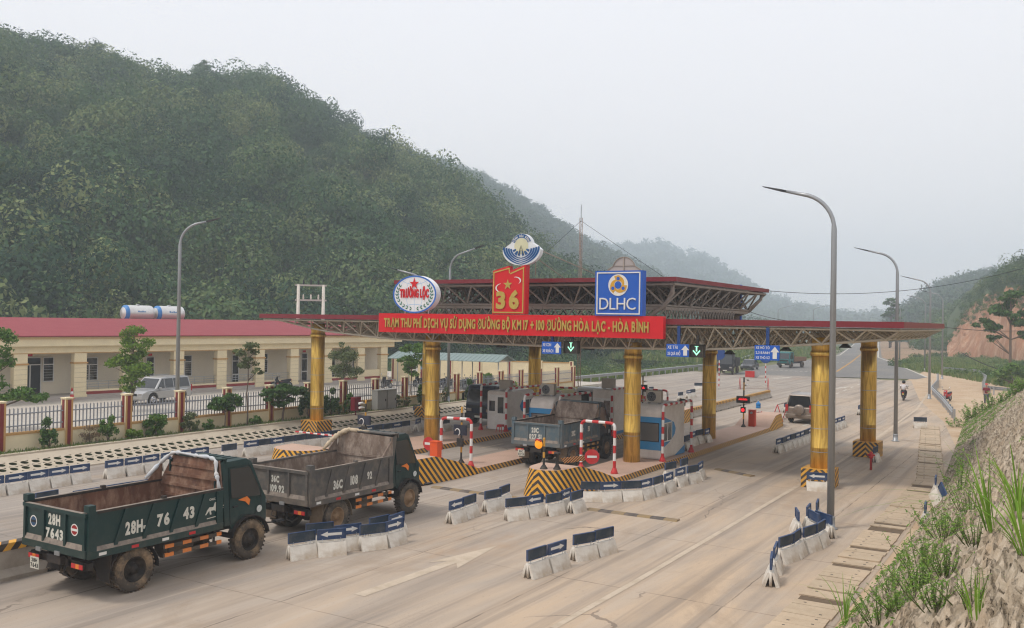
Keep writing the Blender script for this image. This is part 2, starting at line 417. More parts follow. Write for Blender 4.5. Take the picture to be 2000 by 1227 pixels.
def stripes_mat(name, c1, c2, vec, period, duty=0.5, dirt=(.3, .22, .15), damt=.4, rough=.7, chev=None):
    """slanting warning stripes painted on a surface; chev = (axis coefficient) mirrors them about a local plane"""
    m = bpy.data.materials.new(name); m.use_nodes = True; n = m.node_tree.nodes; l = m.node_tree.links; b = n['Principled BSDF']
    b.inputs['Roughness'].default_value = rough
    tc = n.new('ShaderNodeTexCoord'); sp = n.new('ShaderNodeSeparateXYZ'); l.new(tc.outputs['Object'], sp.inputs[0])
    def mth(op, a, b_=None):
        k = n.new('ShaderNodeMath'); k.operation = op
        for i, q in enumerate((a, b_)):
            if q is None: continue
            if isinstance(q, (int, float)): k.inputs[i].default_value = q
            else: l.new(q, k.inputs[i])
        return k.outputs[0]
    xs = sp.outputs['X']; ys = sp.outputs['Y']
    if chev is not None: xs = mth('ABSOLUTE', mth('SUBTRACT', xs, chev))
    s = mth('ADD', mth('ADD', mth('MULTIPLY', xs, vec[0]), mth('MULTIPLY', ys, vec[1])), mth('MULTIPLY', sp.outputs['Z'], vec[2]))
    fr = mth('FRACT', mth('ADD', mth('DIVIDE', s, period), 100.0)); st = mth('GREATER_THAN', fr, duty)
    mx = n.new('ShaderNodeMixRGB'); l.new(st, mx.inputs[0]); mx.inputs[1].default_value = (*c1, 1); mx.inputs[2].default_value = (*c2, 1)
    n2 = n.new('ShaderNodeTexNoise'); n2.inputs['Scale'].default_value = 2.0; n2.inputs['Detail'].default_value = 8; n2.inputs['Roughness'].default_value = .7
    l.new(tc.outputs['Object'], n2.inputs['Vector'])
    r2 = n.new('ShaderNodeValToRGB'); r2.color_ramp.elements[0].position = .42; r2.color_ramp.elements[1].position = .7
    r2.color_ramp.elements[0].color = (damt * .2,) * 3 + (1,); r2.color_ramp.elements[1].color = (damt,) * 3 + (1,)
    l.new(n2.outputs['Fac'], r2.inputs[0])
    m2 = n.new('ShaderNodeMixRGB'); l.new(r2.outputs[0], m2.inputs[0]); l.new(mx.outputs[0], m2.inputs[1]); m2.inputs[2].default_value = (*dirt, 1)
    l.new(m2.outputs[0], b.inputs['Base Color'])
    return m
HAZE = 0.0009
YB = ((.74, .36, .02), (.018, .016, .016))

# ============================================================ GROUND
def road_mat():
    m = bpy.data.materials.new('dusty_concrete_road'); m.use_nodes = True; n = m.node_tree.nodes; l = m.node_tree.links; b = n['Principled BSDF']
    b.inputs['Roughness'].default_value = .85; b.inputs['Specular IOR Level'].default_value = .25
    tc = n.new('ShaderNodeTexCoord'); sp = n.new('ShaderNodeSeparateXYZ'); l.new(tc.outputs['Object'], sp.inputs[0])
    def mth(op, a, b_=None, c_=None):
        k = n.new('ShaderNodeMath'); k.operation = op
        for i, q in enumerate((a, b_, c_)):
            if q is None: continue
            if isinstance(q, (int, float)): k.inputs[i].default_value = q
            else: l.new(q, k.inputs[i])
        return k.outputs[0]
    def noise(scale, st, det=6, ro=.6, dist=0):
        mp = n.new('ShaderNodeMapping'); mp.inputs['Scale'].default_value = st; l.new(tc.outputs['Object'], mp.inputs[0])
        k = n.new('ShaderNodeTexNoise'); k.inputs['Scale'].default_value = scale; k.inputs['Detail'].default_value = det
        k.inputs['Roughness'].default_value = ro; k.inputs['Distortion'].default_value = dist; l.new(mp.outputs[0], k.inputs['Vector']); return k.outputs['Fac']
    def ramp(v, a, b_, hi=1.0, lo=0.0):
        k = n.new('ShaderNodeMapRange'); k.inputs['From Min'].default_value = a; k.inputs['From Max'].default_value = b_
        k.inputs['To Min'].default_value = lo; k.inputs['To Max'].default_value = hi; l.new(v, k.inputs['Value']); return k.outputs[0]
    def mix(f, c1, c2):
        k = n.new('ShaderNodeMixRGB')
        if isinstance(f, float): k.inputs[0].default_value = f
        else: l.new(f, k.inputs[0])
        for i, c in ((1, c1), (2, c2)):
            if isinstance(c, tuple): k.inputs[i].default_value = (*c, 1)
            else: l.new(c, k.inputs[i])
        return k.outputs[0]
    grey = mix(ramp(noise(.5, (1, .3, 1), 7, .65), .35, .65), (.36, .315, .27), (.26, .225, .195))
    # sandy dust, thicker to the right of the lanes
    dustx = ramp(sp.outputs['X'], -24.0, -8.0, 1.0, .04)
    dn = ramp(noise(.33, (1, .25, 1), 9, .68, .6), .38, .62)
    dust = mth('MULTIPLY', mth('ADD', mth('MULTIPLY', dn, .8), .22), dustx)
    c = mix(dust, grey, (.50, .375, .26))
    # paler fine dust and long tyre smears
    sm = ramp(noise(1.4, (1.6, .045, 1), 5, .6, .5), .5, .68, .5)
    c = mix(sm, c, (.47, .395, .32))
    dk = ramp(noise(1.1, (1.3, .035, 1), 4, .6, .4), .50, .66, .62)
    c = mix(dk, c, (.19, .16, .135))
    pt = ramp(noise(.28, (1, .7, 1), 8, .7, 1.2), .54, .66, .5)
    c = mix(pt, c, (.30, .225, .16))
    oil = ramp(noise(2.3, (1, .5, 1), 5, .65), .68, .78, .5)
    c = mix(oil, c, (.13, .105, .085))
    # darker wheel lanes (period of the lanes)
    st = ramp(noise(.16, (1, .5, 1), 10, .72), .6, .72, .55)
    c = mix(st, c, (.36, .22, .12))
    # slab joints
    wob = mth('MULTIPLY', noise(1.2, (1, 1, 1), 3), .10)
    fx = mth('FRACT', mth('DIVIDE', mth('ADD', mth('ADD', sp.outputs['X'], wob), 100.7), 4.1))
    jx = mth('LESS_THAN', fx, .0085)
    fy = mth('FRACT', mth('DIVIDE', mth('ADD', mth('ADD', sp.outputs['Y'], wob), 100.0), 5.2)); jy = mth('LESS_THAN', fy, .006)
    j = mth('MULTIPLY', mth('MAXIMUM', jx, jy), ramp(noise(.9, (1, 1, 1), 4), .35, .6, .75, .1))
    c = mix(j, c, (.12, .09, .07))
    vm = n.new('ShaderNodeMapping'); vm.inputs['Scale'].default_value = (1, .6, 1)
    ad = n.new('ShaderNodeMixRGB'); ad.blend_type = 'ADD'; ad.inputs[0].default_value = .9; l.new(tc.outputs['Object'], ad.inputs[1])
    nn_ = n.new('ShaderNodeTexNoise'); nn_.inputs['Scale'].default_value = .9; nn_.inputs['Detail'].default_value = 5; l.new(tc.outputs['Object'], nn_.inputs['Vector']); l.new(nn_.outputs['Color'], ad.inputs[2])
    l.new(ad.outputs[0], vm.inputs[0]); vo = n.new('ShaderNodeTexVoronoi'); vo.feature = 'DISTANCE_TO_EDGE'; vo.inputs['Scale'].default_value = .17; l.new(vm.outputs[0], vo.inputs['Vector'])
    ck = mth('MULTIPLY', mth('LESS_THAN', vo.outputs['Distance'], .0038), ramp(noise(.21, (1, 1, 1), 3), .53, .58, .6))
    c = mix(ck, c, (.13, .10, .08))
    gr = mth('MULTIPLY', ramp(noise(26, (1, 1, 1), 3, .6), .60, .66, .8), ramp(noise(.19, (1, .6, 1), 5, .6), .60, .68, 1.0))
    c = mix(gr, c, (.17, .15, .135))
    sp2 = ramp(noise(14, (1, 1, 1), 2, .5), .66, .74, .35)
    c = mix(sp2, c, (.16, .13, .1))
    l.new(c, b.inputs['Base Color'])
    bp = n.new('ShaderNodeBump'); bp.inputs['Strength'].default_value = .25; bp.inputs['Distance'].default_value = .03
    l.new(noise(9, (1, .5, 1), 6, .7), bp.inputs['Height']); l.new(bp.outputs[0], b.inputs['Normal'])
    return m
M_road = road_mat()
M_grass = mat('grass_ground', (.075, .105, .03), .9, c2=(.12, .13, .05), scale=.35, amt=1, dirt=(.26, .18, .1), damt=.55, dscale=.12, bump=.6, bscale=3)
M_soil = mat('sandy_soil', (.46, .33, .21), .92, c2=(.52, .41, .29), scale=.35, amt=1, dirt=(.36, .21, .11), damt=.6, dscale=.5, bump=.5, bscale=2.5)
M_asphalt = mat('asphalt', (.15, .145, .14), .85, c2=(.19, .18, .165), scale=.15, amt=1, dirt=(.25, .22, .18), damt=.4, dscale=.3, stretch=(1, .3, 1))
M_marking = mat('road_paint', (.58, .56, .5), .8, dirt=(.36, .30, .23), damt=.9, dscale=2.2)
M_faded = mat('faded_road_paint', (.55, .455, .35), .85, dirt=(.40, .32, .235), damt=1.0, dscale=1.6)
M_ymark = mat('yellow_road_paint', (.50, .26, .05), .8, dirt=(.25, .2, .15), damt=.6, dscale=2)

def sheet(name, pts, z, m):
    mb = MB(); mb.add([(p[0], p[1], z) for p in pts], [tuple(range(len(pts)))]); return structure(mb.build(name, m))
# wide ground, gently uneven, falling away to the left beyond the road
xs = np.concatenate([np.linspace(-1900, -130, 40), np.linspace(-120, 70, 60), np.linspace(80, 1500, 30)])
ys = np.concatenate([np.linspace(-60, 220, 70), np.linspace(240, 1900, 50)])
X, Y = np.meshgrid(xs, ys)
Z = -0.06 + 0 * X
far_left = np.clip((-46 - X) / 25, 0, 1) * np.clip((Y - 76) / 14, 0, 1)
Z = Z - 3.5 * far_left + far_left * fnoise(X, Y, 30, 3) * 1.2
structure(grid_obj('ground', X, Y, Z, M_grass))
# concrete toll plaza
road_pts = [(-34.2, -30), (-34.2, 30), (-34.2, 48), (-36.0, 56), (-42.0, 74), (-42.0, 113.5), (-15.5, 113.5), (-10.8, 84), (-7.0, 66), (-4.6, 50), (-4.1, 30), (-4.0, -30)]
sheet('road', road_pts, 0.0, M_road)
# far asphalt road
ap = [G(1430, 731), G(1480, 717), G(1555, 706), G(1630, 696), G(1668, 672), G(1660, 658)]
bp_ = [G(1722, 658), G(1719, 672), G(1722, 698), G(1745, 708), G(1812, 737), G(1790, 741)]
sheet('far_road', [(p.x, p.y) for p in ap] + [(p.x, p.y) for p in bp_], 0.004, M_asphalt)
# sandy verge between the plaza and the slope and out to the right
sheet('verge', [(-4.6, -30), (-4.6, 50), (-7.5, 66), (-11.5, 84), (-16, 112), (-18, 150), (-9, 150), (2, 110), (0.5, 60), (0.5, -30)], -0.012, M_soil)
dk = [G(1640, 725), G(1760, 705), G(1860, 700), G(2100, 715), G(2140, 650), G(1900, 645), G(1730, 652)]
sheet('bare_soil', [(p.x, p.y) for p in dk], -0.03, mat('red_soil', (.36, .22, .14), .95, c2=(.30, .19, .11), scale=.1, amt=1, dirt=(.16, .16, .08), damt=.6, dscale=.08))
# raised yard behind the fence, planted strip and sloped edge
mb = MB(); mb.box(-78, -37.2, 4, 78, -.5, .5); yard = structure(mb.build('yard', mat('yard_concrete', (.50, .46, .40), .85, c2=(.42, .38, .33), scale=.4, dirt=(.3, .25, .2), damt=.4)))
mb = MB(); mb.box(-37.2, -36.05, 4, 74, -.5, .47); structure(mb.build('planting_strip', mat('strip_soil', (.22, .15, .09), .95, c2=(.10, .12, .05), scale=1.2, amt=1)))

def hole_panel():
    """perforated precast slope facing"""
    m = mat('revetment_concrete', (.50, .43, .33), .85, c2=(.42, .36, .28), scale=1, dirt=(.3, .23, .16), damt=.4, bump=.2)
    mh = mat('hole_soil', (.06, .05, .035), .95, c2=(.05, .08, .02), scale=.5, amt=1)
    mb = MB(); y0, y1 = 6.0, 54.0; xb, zb, xt, zt = -34.2, .02, -36.05, .50
    L = math.hypot(xt - xb, zt - zb); ux = Vector(((xt - xb) / L, 0, (zt - zb) / L)); nrm = Vector((-(zt - zb) / L * -1, 0, -(xt - xb) / L)).normalized()
    if nrm.z < 0: nrm = -nrm
    def P(s, y, d=0): return Vector((xb, y, zb)) + ux * (s * L) + nrm * d
    cell = .46
    ncol = int((y1 - y0) / cell); rows = [(.16, .42), (.42, .68)]
    for r_, (s0, s1) in enumerate(rows):
        for i in range(ncol):
            ya = y0 + i * cell + (cell / 2 if r_ else 0); yb_ = ya + cell; yc = (ya + yb_) / 2; sc = (s0 + s1) / 2
            k = 16; circ = []; sq = []
            for j in range(k):
                t = 2 * math.pi * (j + .5) / k; cx_, cy_ = math.cos(t), math.sin(t)
                circ.append((sc + .15 * cx_ / L, yc + .15 * cy_)); q = max(abs(cx_), abs(cy_))
                sq.append((sc + (s1 - s0) / 2 * cx_ / q, yc + cell / 2 * cy_ / q))
            V = [P(a, b) for a, b in sq] + [P(a, b, .02) for a, b in circ] + [P(a, b, -.22) for a, b in circ]
            mb.add(V, [(j, (j + 1) % k, k + (j + 1) % k, k + j) for j in range(k)]); mb.add(V[k:], [(j, (j + 1) % k, k + (j + 1) % k, k + j) for j in range(k)], 1); mb.add([P(a, b, -.16) for a, b in circ], [tuple(range(k))], 1)
    ya = y0; yb_ = y0 + (ncol + .5) * cell
    for s0, s1 in ((-.02, .16), (.68, 1.02)): mb.add([P(s0, ya), P(s1, ya), P(s1, yb_), P(s0, yb_)], [(0, 1, 2, 3)])
    for yy in (y0 + .0, ): mb.add([P(.42, yy), P(.68, yy), P(.68, yy + .23), P(.42, yy + .23)], [(0, 1, 2, 3)])
    # kerb beam at the top and foot
    mb.box(-36.32, -36.03, y0, yb_, .30, .56); mb.box(-34.3, -34.12, y0, yb_, -.05, .055)
    o = mb.build('slope_facing', [m, mh]); tag(o, 'sloped concrete facing with two rows of round holes below the yard fence', 'retaining wall')
hole_panel()

# embankment on the right (the camera stands on it)
def foot(y): return np.where(y < 34, -3.95, np.where(y < 66, -3.95 - (y - 34) / 32 * 1.9, -5.85 - (y - 66) * .06))
def slope_z(x, y):
    k = 1.08 - np.clip((y - 22) / 44, 0, 1) * .36
    z = k * (x - foot(y))
    top = 4.55 + 0 * y
    z = np.where(z > top, top + (z - top) * .15, z)
    endf = np.clip((70.0 - y) / 5.5, 0, 1)
    return z * (endf * endf * (3 - 2 * endf))
xs = np.concatenate([np.linspace(-6.6, 1.5, 150), np.linspace(1.7, 30, 20)])
ys = np.concatenate([np.linspace(-6, 26, 320), np.linspace(26.15, 72, 260)])
X, Y = np.meshgrid(xs, ys); Z = slope_z(X, Y)
ridg = 1 - np.abs(fnoise(X * 2.6 + Y * .22, Y * .30, .55, 31, 3)); ridg2 = 1 - np.abs(fnoise(X * 1.2 - Y * .3 + Z, Y * .5, .8, 33, 3))
rough = (ridg ** 3 * .15 + ridg2 ** 2 * .09 - .12 + fnoise(X * 3.2 + Y * .5, Y * .55, 1.5, 5, 4) * .055 + fnoise(X * 5 + Y * .8, Y * .9, .7, 9, 3) * .03 + fnoise(X, Y, 4, 6, 3) * .06)
Z = np.where(Z > 0.02, Z + rough * np.clip(Z * 3, 0, 1), -0.04)
Z = np.where(X < foot(Y) - .02, -0.25, Z)
M_slope = mat('slope_masonry', (.56, .475, .365), .92, c2=(.24, .185, .125), scale=1.9, amt=.85, dirt=(.36, .25, .15), damt=.6, dscale=.6, bump=1.0, bscale=4.0, stretch=(3.4, .7, 3.4))
def stone_facing(m):
    n = m.node_tree.nodes; l = m.node_tree.links; b = n['Principled BSDF']; tc = n.new('ShaderNodeTexCoord')
    mp = n.new('ShaderNodeMapping'); mp.inputs['Scale'].default_value = (3.6, 1.25, 0.0); mp.inputs['Rotation'].default_value = (0, 0, .12)
    nz = n.new('ShaderNodeTexNoise'); nz.inputs['Scale'].default_value = 2.2; nz.inputs['Detail'].default_value = 4
    ad = n.new('ShaderNodeMixRGB'); ad.blend_type = 'ADD'; ad.inputs[0].default_value = .22
    l.new(tc.outputs['Object'], nz.inputs['Vector']); l.new(tc.outputs['Object'], ad.inputs[1]); l.new(nz.outputs['Color'], ad.inputs[2]); l.new(ad.outputs[0], mp.inputs[0])
    v = n.new('ShaderNodeTexVoronoi'); v.feature = 'DISTANCE_TO_EDGE'; v.inputs['Scale'].default_value = 1.25; l.new(mp.outputs[0], v.inputs['Vector'])
    mr = n.new('ShaderNodeMapRange'); mr.inputs['From Min'].default_value = 0.0; mr.inputs['From Max'].default_value = .10; mr.inputs['To Min'].default_value = .8; mr.inputs['To Max'].default_value = 0.0; l.new(v.outputs['Distance'], mr.inputs['Value'])
    old = b.inputs['Base Color'].links[0].from_socket; mx = n.new('ShaderNodeMixRGB'); l.new(mr.outputs[0], mx.inputs[0]); l.new(old, mx.inputs[1]); mx.inputs[2].default_value = (.20, .155, .10, 1); l.new(mx.outputs[0], b.inputs['Base Color'])
    bp = n.new('ShaderNodeBump'); bp.inputs['Strength'].default_value = .8; bp.inputs['Distance'].default_value = .06; bp.invert = True
    l.new(mr.outputs[0], bp.inputs['Height']); l.new(b.inputs['Normal'].links[0].from_socket, bp.inputs['Normal']); l.new(bp.outputs[0], b.inputs['Normal'])
stone_facing(M_slope)
structure(grid_obj('slope', X, Y, Z, M_slope))

# drain covered with short slabs beside the slope
mb = MB(); y = 4.0; q = random.Random(3)
while y < 62:
    xc = -4.72 if y < 40 else -4.72 - (y - 40) * .12
    wd = .30 + q.random() * .10
    dz = q.random() * .012 - (q.random() < .12) * .03
    mb.box(xc - .52 + q.uniform(-.02, .02), xc + .50 + q.uniform(-.03, .03), y, y + wd, -.05, .03 + dz, 0)
    for sx_ in (-.25, .25):
        if q.random() < .6: mb.box(xc + sx_ - .03, xc + sx_ + .03, y + wd * .45, y + wd * .55, .03 + dz, .034 + dz, 1)
    y += wd + .010 + (q.random() < .4) * q.uniform(.01, .045)
o = mb.build('drain_cover', [mat('drain_slab', (.46, .37, .265), .9, c2=(.36, .27, .18), scale=2.5, amt=.8, dirt=(.52, .40, .28), damt=.95, dscale=.7, bump=.5), M_dark])
structure(o)
sheet('drain_bed', [(-5.2, 3), (-5.2, 40), (-7.8, 62), (-6.85, 62), (-4.24, 40), (-4.24, 3)], .006, mat('drain_mud', (.14, .10, .065), .95))

# painted marks
def strip(name, p, q_, wd, m, z=.006):
    d = (q_ - p).normalized(); nn = Vector((-d.y, d.x, 0)) * wd / 2
    sheet(name, [(p + nn), (q_ + nn), (q_ - nn), (p - nn)], z, m)
def arrow(name, c, ang, L, wd, m, z=.006):
    d = Vector((math.sin(ang), math.cos(ang), 0)); nn = Vector((d.y, -d.x, 0))
    pts = [(-L / 2, -wd * .2), (L * .12, -wd * .2), (L * .05, -wd * .62), (L / 2, 0), (L * .05, wd * .62), (L * .12, wd * .2), (-L / 2, wd * .2)]
    sheet(name, [c + d * a + nn * b for a, b in pts], z, m)
edge = [G(1080, 1227), G(1240, 1137), G(1400, 1043), G(1547, 956), G(1640, 902), G(1720, 850), G(1790, 800), G(1815, 765), G(1822, 742)]
for a, b in zip(edge[:-1], edge[1:]): strip('road_line', a, b, .16, M_faded, .007)
arrow('road_arrow', (G(700, 1160) + G(975, 1068)) / 2, 0.02, 5.6, .75, M_faded)
arrow('road_arrow', G(1590, 843 - 18), 0.02, 5.2, .6, M_marking)
for p, q_ in ((G(1602, 762), G(1602, 762)),): arrow('road_arrow', G(1640, 758), .1, 6, .7, M_marking)
arrow('road_arrow', G(1530, 738), .12, 6, .7, M_marking); arrow('road_arrow', G(1600, 771), .1, 5, .6, M_marking)
for t in range(7):
    a = G(1632, 770).lerp(G(1716, 735), t / 7); b = G(1632, 770).lerp(G(1716, 735), (t + .4) / 7); strip('road_dash', a, b, .15, M_marking)
for t in range(9):
    a = G(1505, 722.5).lerp(G(1592, 727), t / 9); b = G(1505, 722.5).lerp(G(1592, 727), (t + .5) / 9); strip('road_dash', a, b, .5, M_marking, .009)
for t in range(9):
    a = G(1570, 706.5).lerp(G(1665, 709), t / 9); b = G(1570, 706.5).lerp(G(1665, 709), (t + .5) / 9); strip('road_dash', a, b, .5, M_marking, .009)
for a, b in ((G(1634, 726), G(1662, 708)), (G(1662, 708), G(1682, 692)), (G(1682, 692), G(1690, 676))): strip('road_line', a, b, .3, M_ymark, .01)
for a, b in ((G(1610, 700), G(1640, 694)), (G(1640, 694), G(1668, 673)), (G(1668, 673), G(1663, 660)), (G(1716, 660), G(1715, 698)), (G(1715, 698), G(1752, 712)), (G(1752, 712), G(1810, 737))): strip('road_line', a, b, .3, M_marking, .011)
for i in range(8):
    y = 3.0 + i * 6; strip('road_dash', Vector((-20.9 + 4.6, y + 4, 0)) if False else Vector((-24.3, y + 4, 0)), Vector((-24.3, y + 6, 0)), .14, M_faded)

# ============================================================ HILLS AND WOODS
def ridge_interp(ridge, n):
    xs = np.linspace(ridge[0][0], ridge[-1][0], n); a = np.array(ridge, float)
    return xs, np.interp(xs, a[:, 0], a[:, 1]), np.interp(xs, a[:, 0], a[:, 2])
def hill(ridge, base, m, nU, nV, seed, zb=-3.0, bulge=.12, namp=3.0, name='hill'):
    """ridge: (bearing column, row, distance) of the skyline; base: (bearing, distance) of its foot"""
    px, py, ds = ridge_interp(ridge, nU); b = np.array(base, float); bd = np.interp(px, b[:, 0], b[:, 1])
    X = np.zeros((nV + 4, nU)); Y = X.copy(); Z = X.copy()
    for i in range(nU):
        top = PD(px[i], py[i], ds[i]); dr = Vector((top.x, top.y)).normalized()
        for j in range(nV + 4):
            v = j / nV; dist = bd[i] + (ds[i] - bd[i]) * v
            if v <= 1: z = zb + (top.z - zb) * (v + bulge * math.sin(math.pi * v))
            else: z = top.z - (v - 1) * (top.z - zb) * 1.2
            X[j, i] = dr.x * dist; Y[j, i] = dr.y * dist; Z[j, i] = z
    V = (np.arange(nV + 4) / nV)[:, None]
    wgt = np.clip(V * 5, 0, 1) * np.clip((1.0 - V) * 4, 0.0, 1)
    Z += fnoise(X, Y, 60, seed, 4) * namp * wgt
    structure(grid_obj(name, X, Y, Z, m)); return X, Y, Z
def crown_templates(k, nleaf, size, rg, tall=1.0):
    T = []
    for _ in range(k):
        lobes = [(0, 0, .1, .75, .75, .65 * tall)]
        for _ in range(rg.integers(5, 9)):
            a = rg.random() * 6.283; rr = .35 + .45 * rg.random(); s = .28 + .28 * rg.random()
            lobes.append((rr * math.cos(a), rr * math.sin(a), (-.2 + .9 * rg.random()) * tall, s, s, s * .85 * tall))
        T.append(leaf_cloud(lobes, nleaf, size, rg, jit=.32, inner=.88))
    return T
def wood(name, pts, rad, T, m, label, cat='trees', rg=rng, sink=.25, tints=None):
    q = []; tt = []
    for i, (x, y, z) in enumerate(pts):
        t = T[rg.integers(len(T))]; r_ = rad[i]; a = rg.random() * 6.283; ca, sa = math.cos(a), math.sin(a)
        sz = r_ * (.8 + .5 * rg.random())
        P = np.empty_like(t); P[..., 0] = (t[..., 0] * ca - t[..., 1] * sa) * r_ + x; P[..., 1] = (t[..., 0] * sa + t[..., 1] * ca) * r_ + y
        P[..., 2] = t[..., 2] * sz + z + r_ * (1 - sink) * .55
        q.append(P); base = tints[i] if tints is not None else rg.beta(2, 2.6)
        tt.append(np.clip(base + .10 * rg.normal(size=len(t)), 0, 1))
    o = quads_obj(name, np.concatenate(q), np.concatenate(tt), m); tag(o, label, cat, kind='stuff'); return o
def scatter(X, Y, Z, n, rg, vmax=1.0):
    r_, c = X.shape; a = rg.random(n) * (r_ - 4.01) * vmax; b = rg.random(n) * (c - 1.01)
    i = a.astype(int); j = b.astype(int); fa = a - i; fb = b - j
    def S(A): return A[i, j] * (1 - fa) * (1 - fb) + A[i + 1, j] * fa * (1 - fb) + A[i, j + 1] * (1 - fa) * fb + A[i + 1, j + 1] * fa * fb
    return np.stack([S(X), S(Y), S(Z)], 1)
M_hill = mat('wooded_ground', (.045, .075, .03), .95, c2=(.07, .10, .04), scale=.05, amt=1, bump=1, bscale=.5)
M_leafA = leafmat('hill_foliage', (.018, .058, .026), (.06, .125, .042), (.22, .26, .10))
M_leafB = leafmat('far_foliage', (.025, .06, .025), (.05, .095, .04), (.10, .14, .055))
M_leafC = leafmat('scrub_foliage', (.045, .095, .02), (.09, .16, .035), (.20, .26, .08))

R1 = [(-420, -31, 330), (-200, 49, 320), (-60, 69, 305), (0, 104, 300), (100, 147, 300), (200, 149, 300), (300, 179, 300), (400, 189, 300), (520, 189, 305), (580, 219, 300), (640, 254, 290), (700, 287, 285),
      (760, 319, 280), (830, 359, 275), (900, 397, 268), (960, 439, 262), (1010, 484, 256), (1060, 524, 250), (1110, 564, 245), (1170, 609, 240), (1240, 647, 235), (1300, 669, 230)]
B1 = [(-420, 100), (0, 108), (500, 115), (900, 130), (1100, 150), (1300, 190)]
hx = hill(R1, B1, M_hill, 90, 40, 21, zb=0, namp=3.0)
rg = np.random.default_rng(5)
T1 = crown_templates(8, 900, .056, rg)
p = scatter(*hx, 2900, rg); rad = 1.7 + 5.2 * rg.random(2900) ** 2.2
n1 = fnoise(p[:, 0], p[:, 1], 70, 4, 3)
wood('hillside_wood', p, rad, T1, M_leafA, 'dense broadleaf forest covering the near hillside behind the long building', 'forest', rg, tints=np.clip(.44 + .22 * n1 + .25 * rg.normal(size=2900), .02, .98))

R2 = [(780, 316, 899), (860, 334, 899), (900, 346, 899), (950, 368, 899), (1000, 394, 884), (1050, 426, 870), (1100, 462, 855), (1150, 494, 841), (1200, 516, 826), (1260, 546, 812), (1320, 576, 797), (1380, 616, 783), (1440, 648, 768)]
B2 = [(780, 330), (1440, 330)]
h2 = hill(R2, B2, M_hill, 50, 30, 22, zb=-2, namp=5.0)
T2 = crown_templates(5, 200, .12, rg)
p = scatter(*h2, 1900, rg); wood('second_ridge_wood', p, 4.8 + 4.2 * rg.random(1900), T2, M_leafB, 'hazier wooded ridge running down behind the near hillside', 'forest', rg)

R3 = [(1120, 474, 1830), (1180, 488, 1830), (1230, 487, 1830), (1290, 483, 1830), (1308, 486, 1830), (1316, 498, 1805), (1360, 504, 1769), (1400, 524, 1744), (1440, 549, 1708), (1480, 579, 1708), (1540, 604, 1647), (1620, 622, 1647), (1700, 632, 1586), (1770, 638, 1586)]
h3 = hill(R3, [(1120, 900), (1770, 1000)], M_hill, 80, 20, 23, zb=-2, namp=8.0)
T3 = crown_templates(4, 50, .24, rg)
p = scatter(*h3, 900, rg); wood('distant_ridge_wood', p, 8 + 6 * rg.random(900), T3, M_leafB, 'pale blue distant mountain ridge fading into haze right of the emblem sign', 'forest', rg)

# low treeline beyond the far road
pts = []; rads = []
for i in range(150):
    px = rg.uniform(1240, 1700); dd = rg.uniform(430, 640); d = ray(px, 600); t = dd / math.hypot(d.x, d.y); pts.append((d.x * t, d.y * t, -1)); rads.append(rg.uniform(3.5, 7) * (1.25 if px < 1560 else .8))
wood('far_treeline', pts, rads, T2, M_leafB, 'low hazy row of trees along the end of the far road', 'trees', rg)

# right-hand hills
R4 = [(1730, 650, 780), (1760, 622, 780), (1800, 595, 765), (1850, 566, 750), (1900, 556, 735), (1950, 546, 720), (2050, 520, 705), (2200, 480, 690), (2700, 450, 660)]
h4 = hill(R4, [(1730, 400), (2200, 300), (2700, 290)], M_hill, 70, 16, 24, zb=-1, namp=2.5)
p = scatter(*h4, 1000, rg); wood('right_ridge_wood', p, 4.2 + 4 * rg.random(1000), T2, M_leafB, 'hazy wooded ridge at the right beyond the red earth cut', 'forest', rg)
R5 = [(1785, 652, 412), (1820, 632, 400), (1860, 610, 375), (1890, 594, 350), (1920, 579, 337), (2000, 544, 325), (2200, 504, 312), (2700, 474, 300)]
h5 = hill(R5, [(1785, 280), (2200, 200), (2700, 200)], M_hill, 60, 14, 25, zb=-1, namp=1.2)
p = scatter(*h5, 950, rg, .98); wood('right_slope_scrub', p, 1.7 + 1.8 * rg.random(950), T2, M_leafC, 'shrub covered green slope at the right behind the earth cut', 'shrubs', rg)

# red earth cut
M_cut = mat('red_earth', (.40, .185, .095), .95, c2=(.24, .11, .055), scale=.45, amt=1, dirt=(.52, .35, .24), damt=.9, dscale=.7, bump=1, bscale=1.4, stretch=(1, 1, .3))
rc = [(1850, 668, 238), (1866, 648, 236), (1880, 615, 232), (1900, 596, 228), (1925, 580, 222), (1950, 570, 216), (1975, 562, 210), (2010, 556, 204), (2080, 540, 196), (2250, 505, 190), (2700, 470, 178), (3600, 440, 172)]
cpx, cpy, cds = ridge_interp(rc, 290); nV = 40
X = np.zeros((nV, 290)); Y = X.copy(); Z = X.copy()
for i in range(290):
    top = PD(cpx[i], cpy[i], cds[i]); dr = Vector((top.x, top.y)).normalized(); u = (cpx[i] - cpx[0]) / 130
    for j in range(nV):
        v = j / (nV - 1); prof = v ** (.55 if v < .5 else .62); back = 14 * v + 6 * max(0, .25 - v) * -1
        dist = cds[i] - 14 + back; gul = math.sin(cpx[i] * .11 + 2 * v) * .8 + math.sin(cpx[i] * .29) * .45 + math.sin(cpx[i] * .63 + v * 4) * .25
        dist += gul * math.sin(math.pi * v) * 2.6 + .7 * abs(math.sin(cpx[i] * .9 + 5 * v)) * math.sin(math.pi * v)
        X[j, i] = dr.x * dist; Y[j, i] = dr.y * dist; Z[j, i] = -.2 + (top.z + .2) * prof
Z += fnoise(X, Y, 5, 8) * .8 * np.clip(np.arange(nV) / 8, 0, 1)[:, None]
structure(grid_obj('earth_cut', X, Y, Z, M_cut))
X2 = np.stack([X[-1], X[-1] * 1.06, X[-1] * 1.16, X[-1] * 1.3]); Y2 = np.stack([Y[-1], Y[-1] * 1.06, Y[-1] * 1.16, Y[-1] * 1.3])
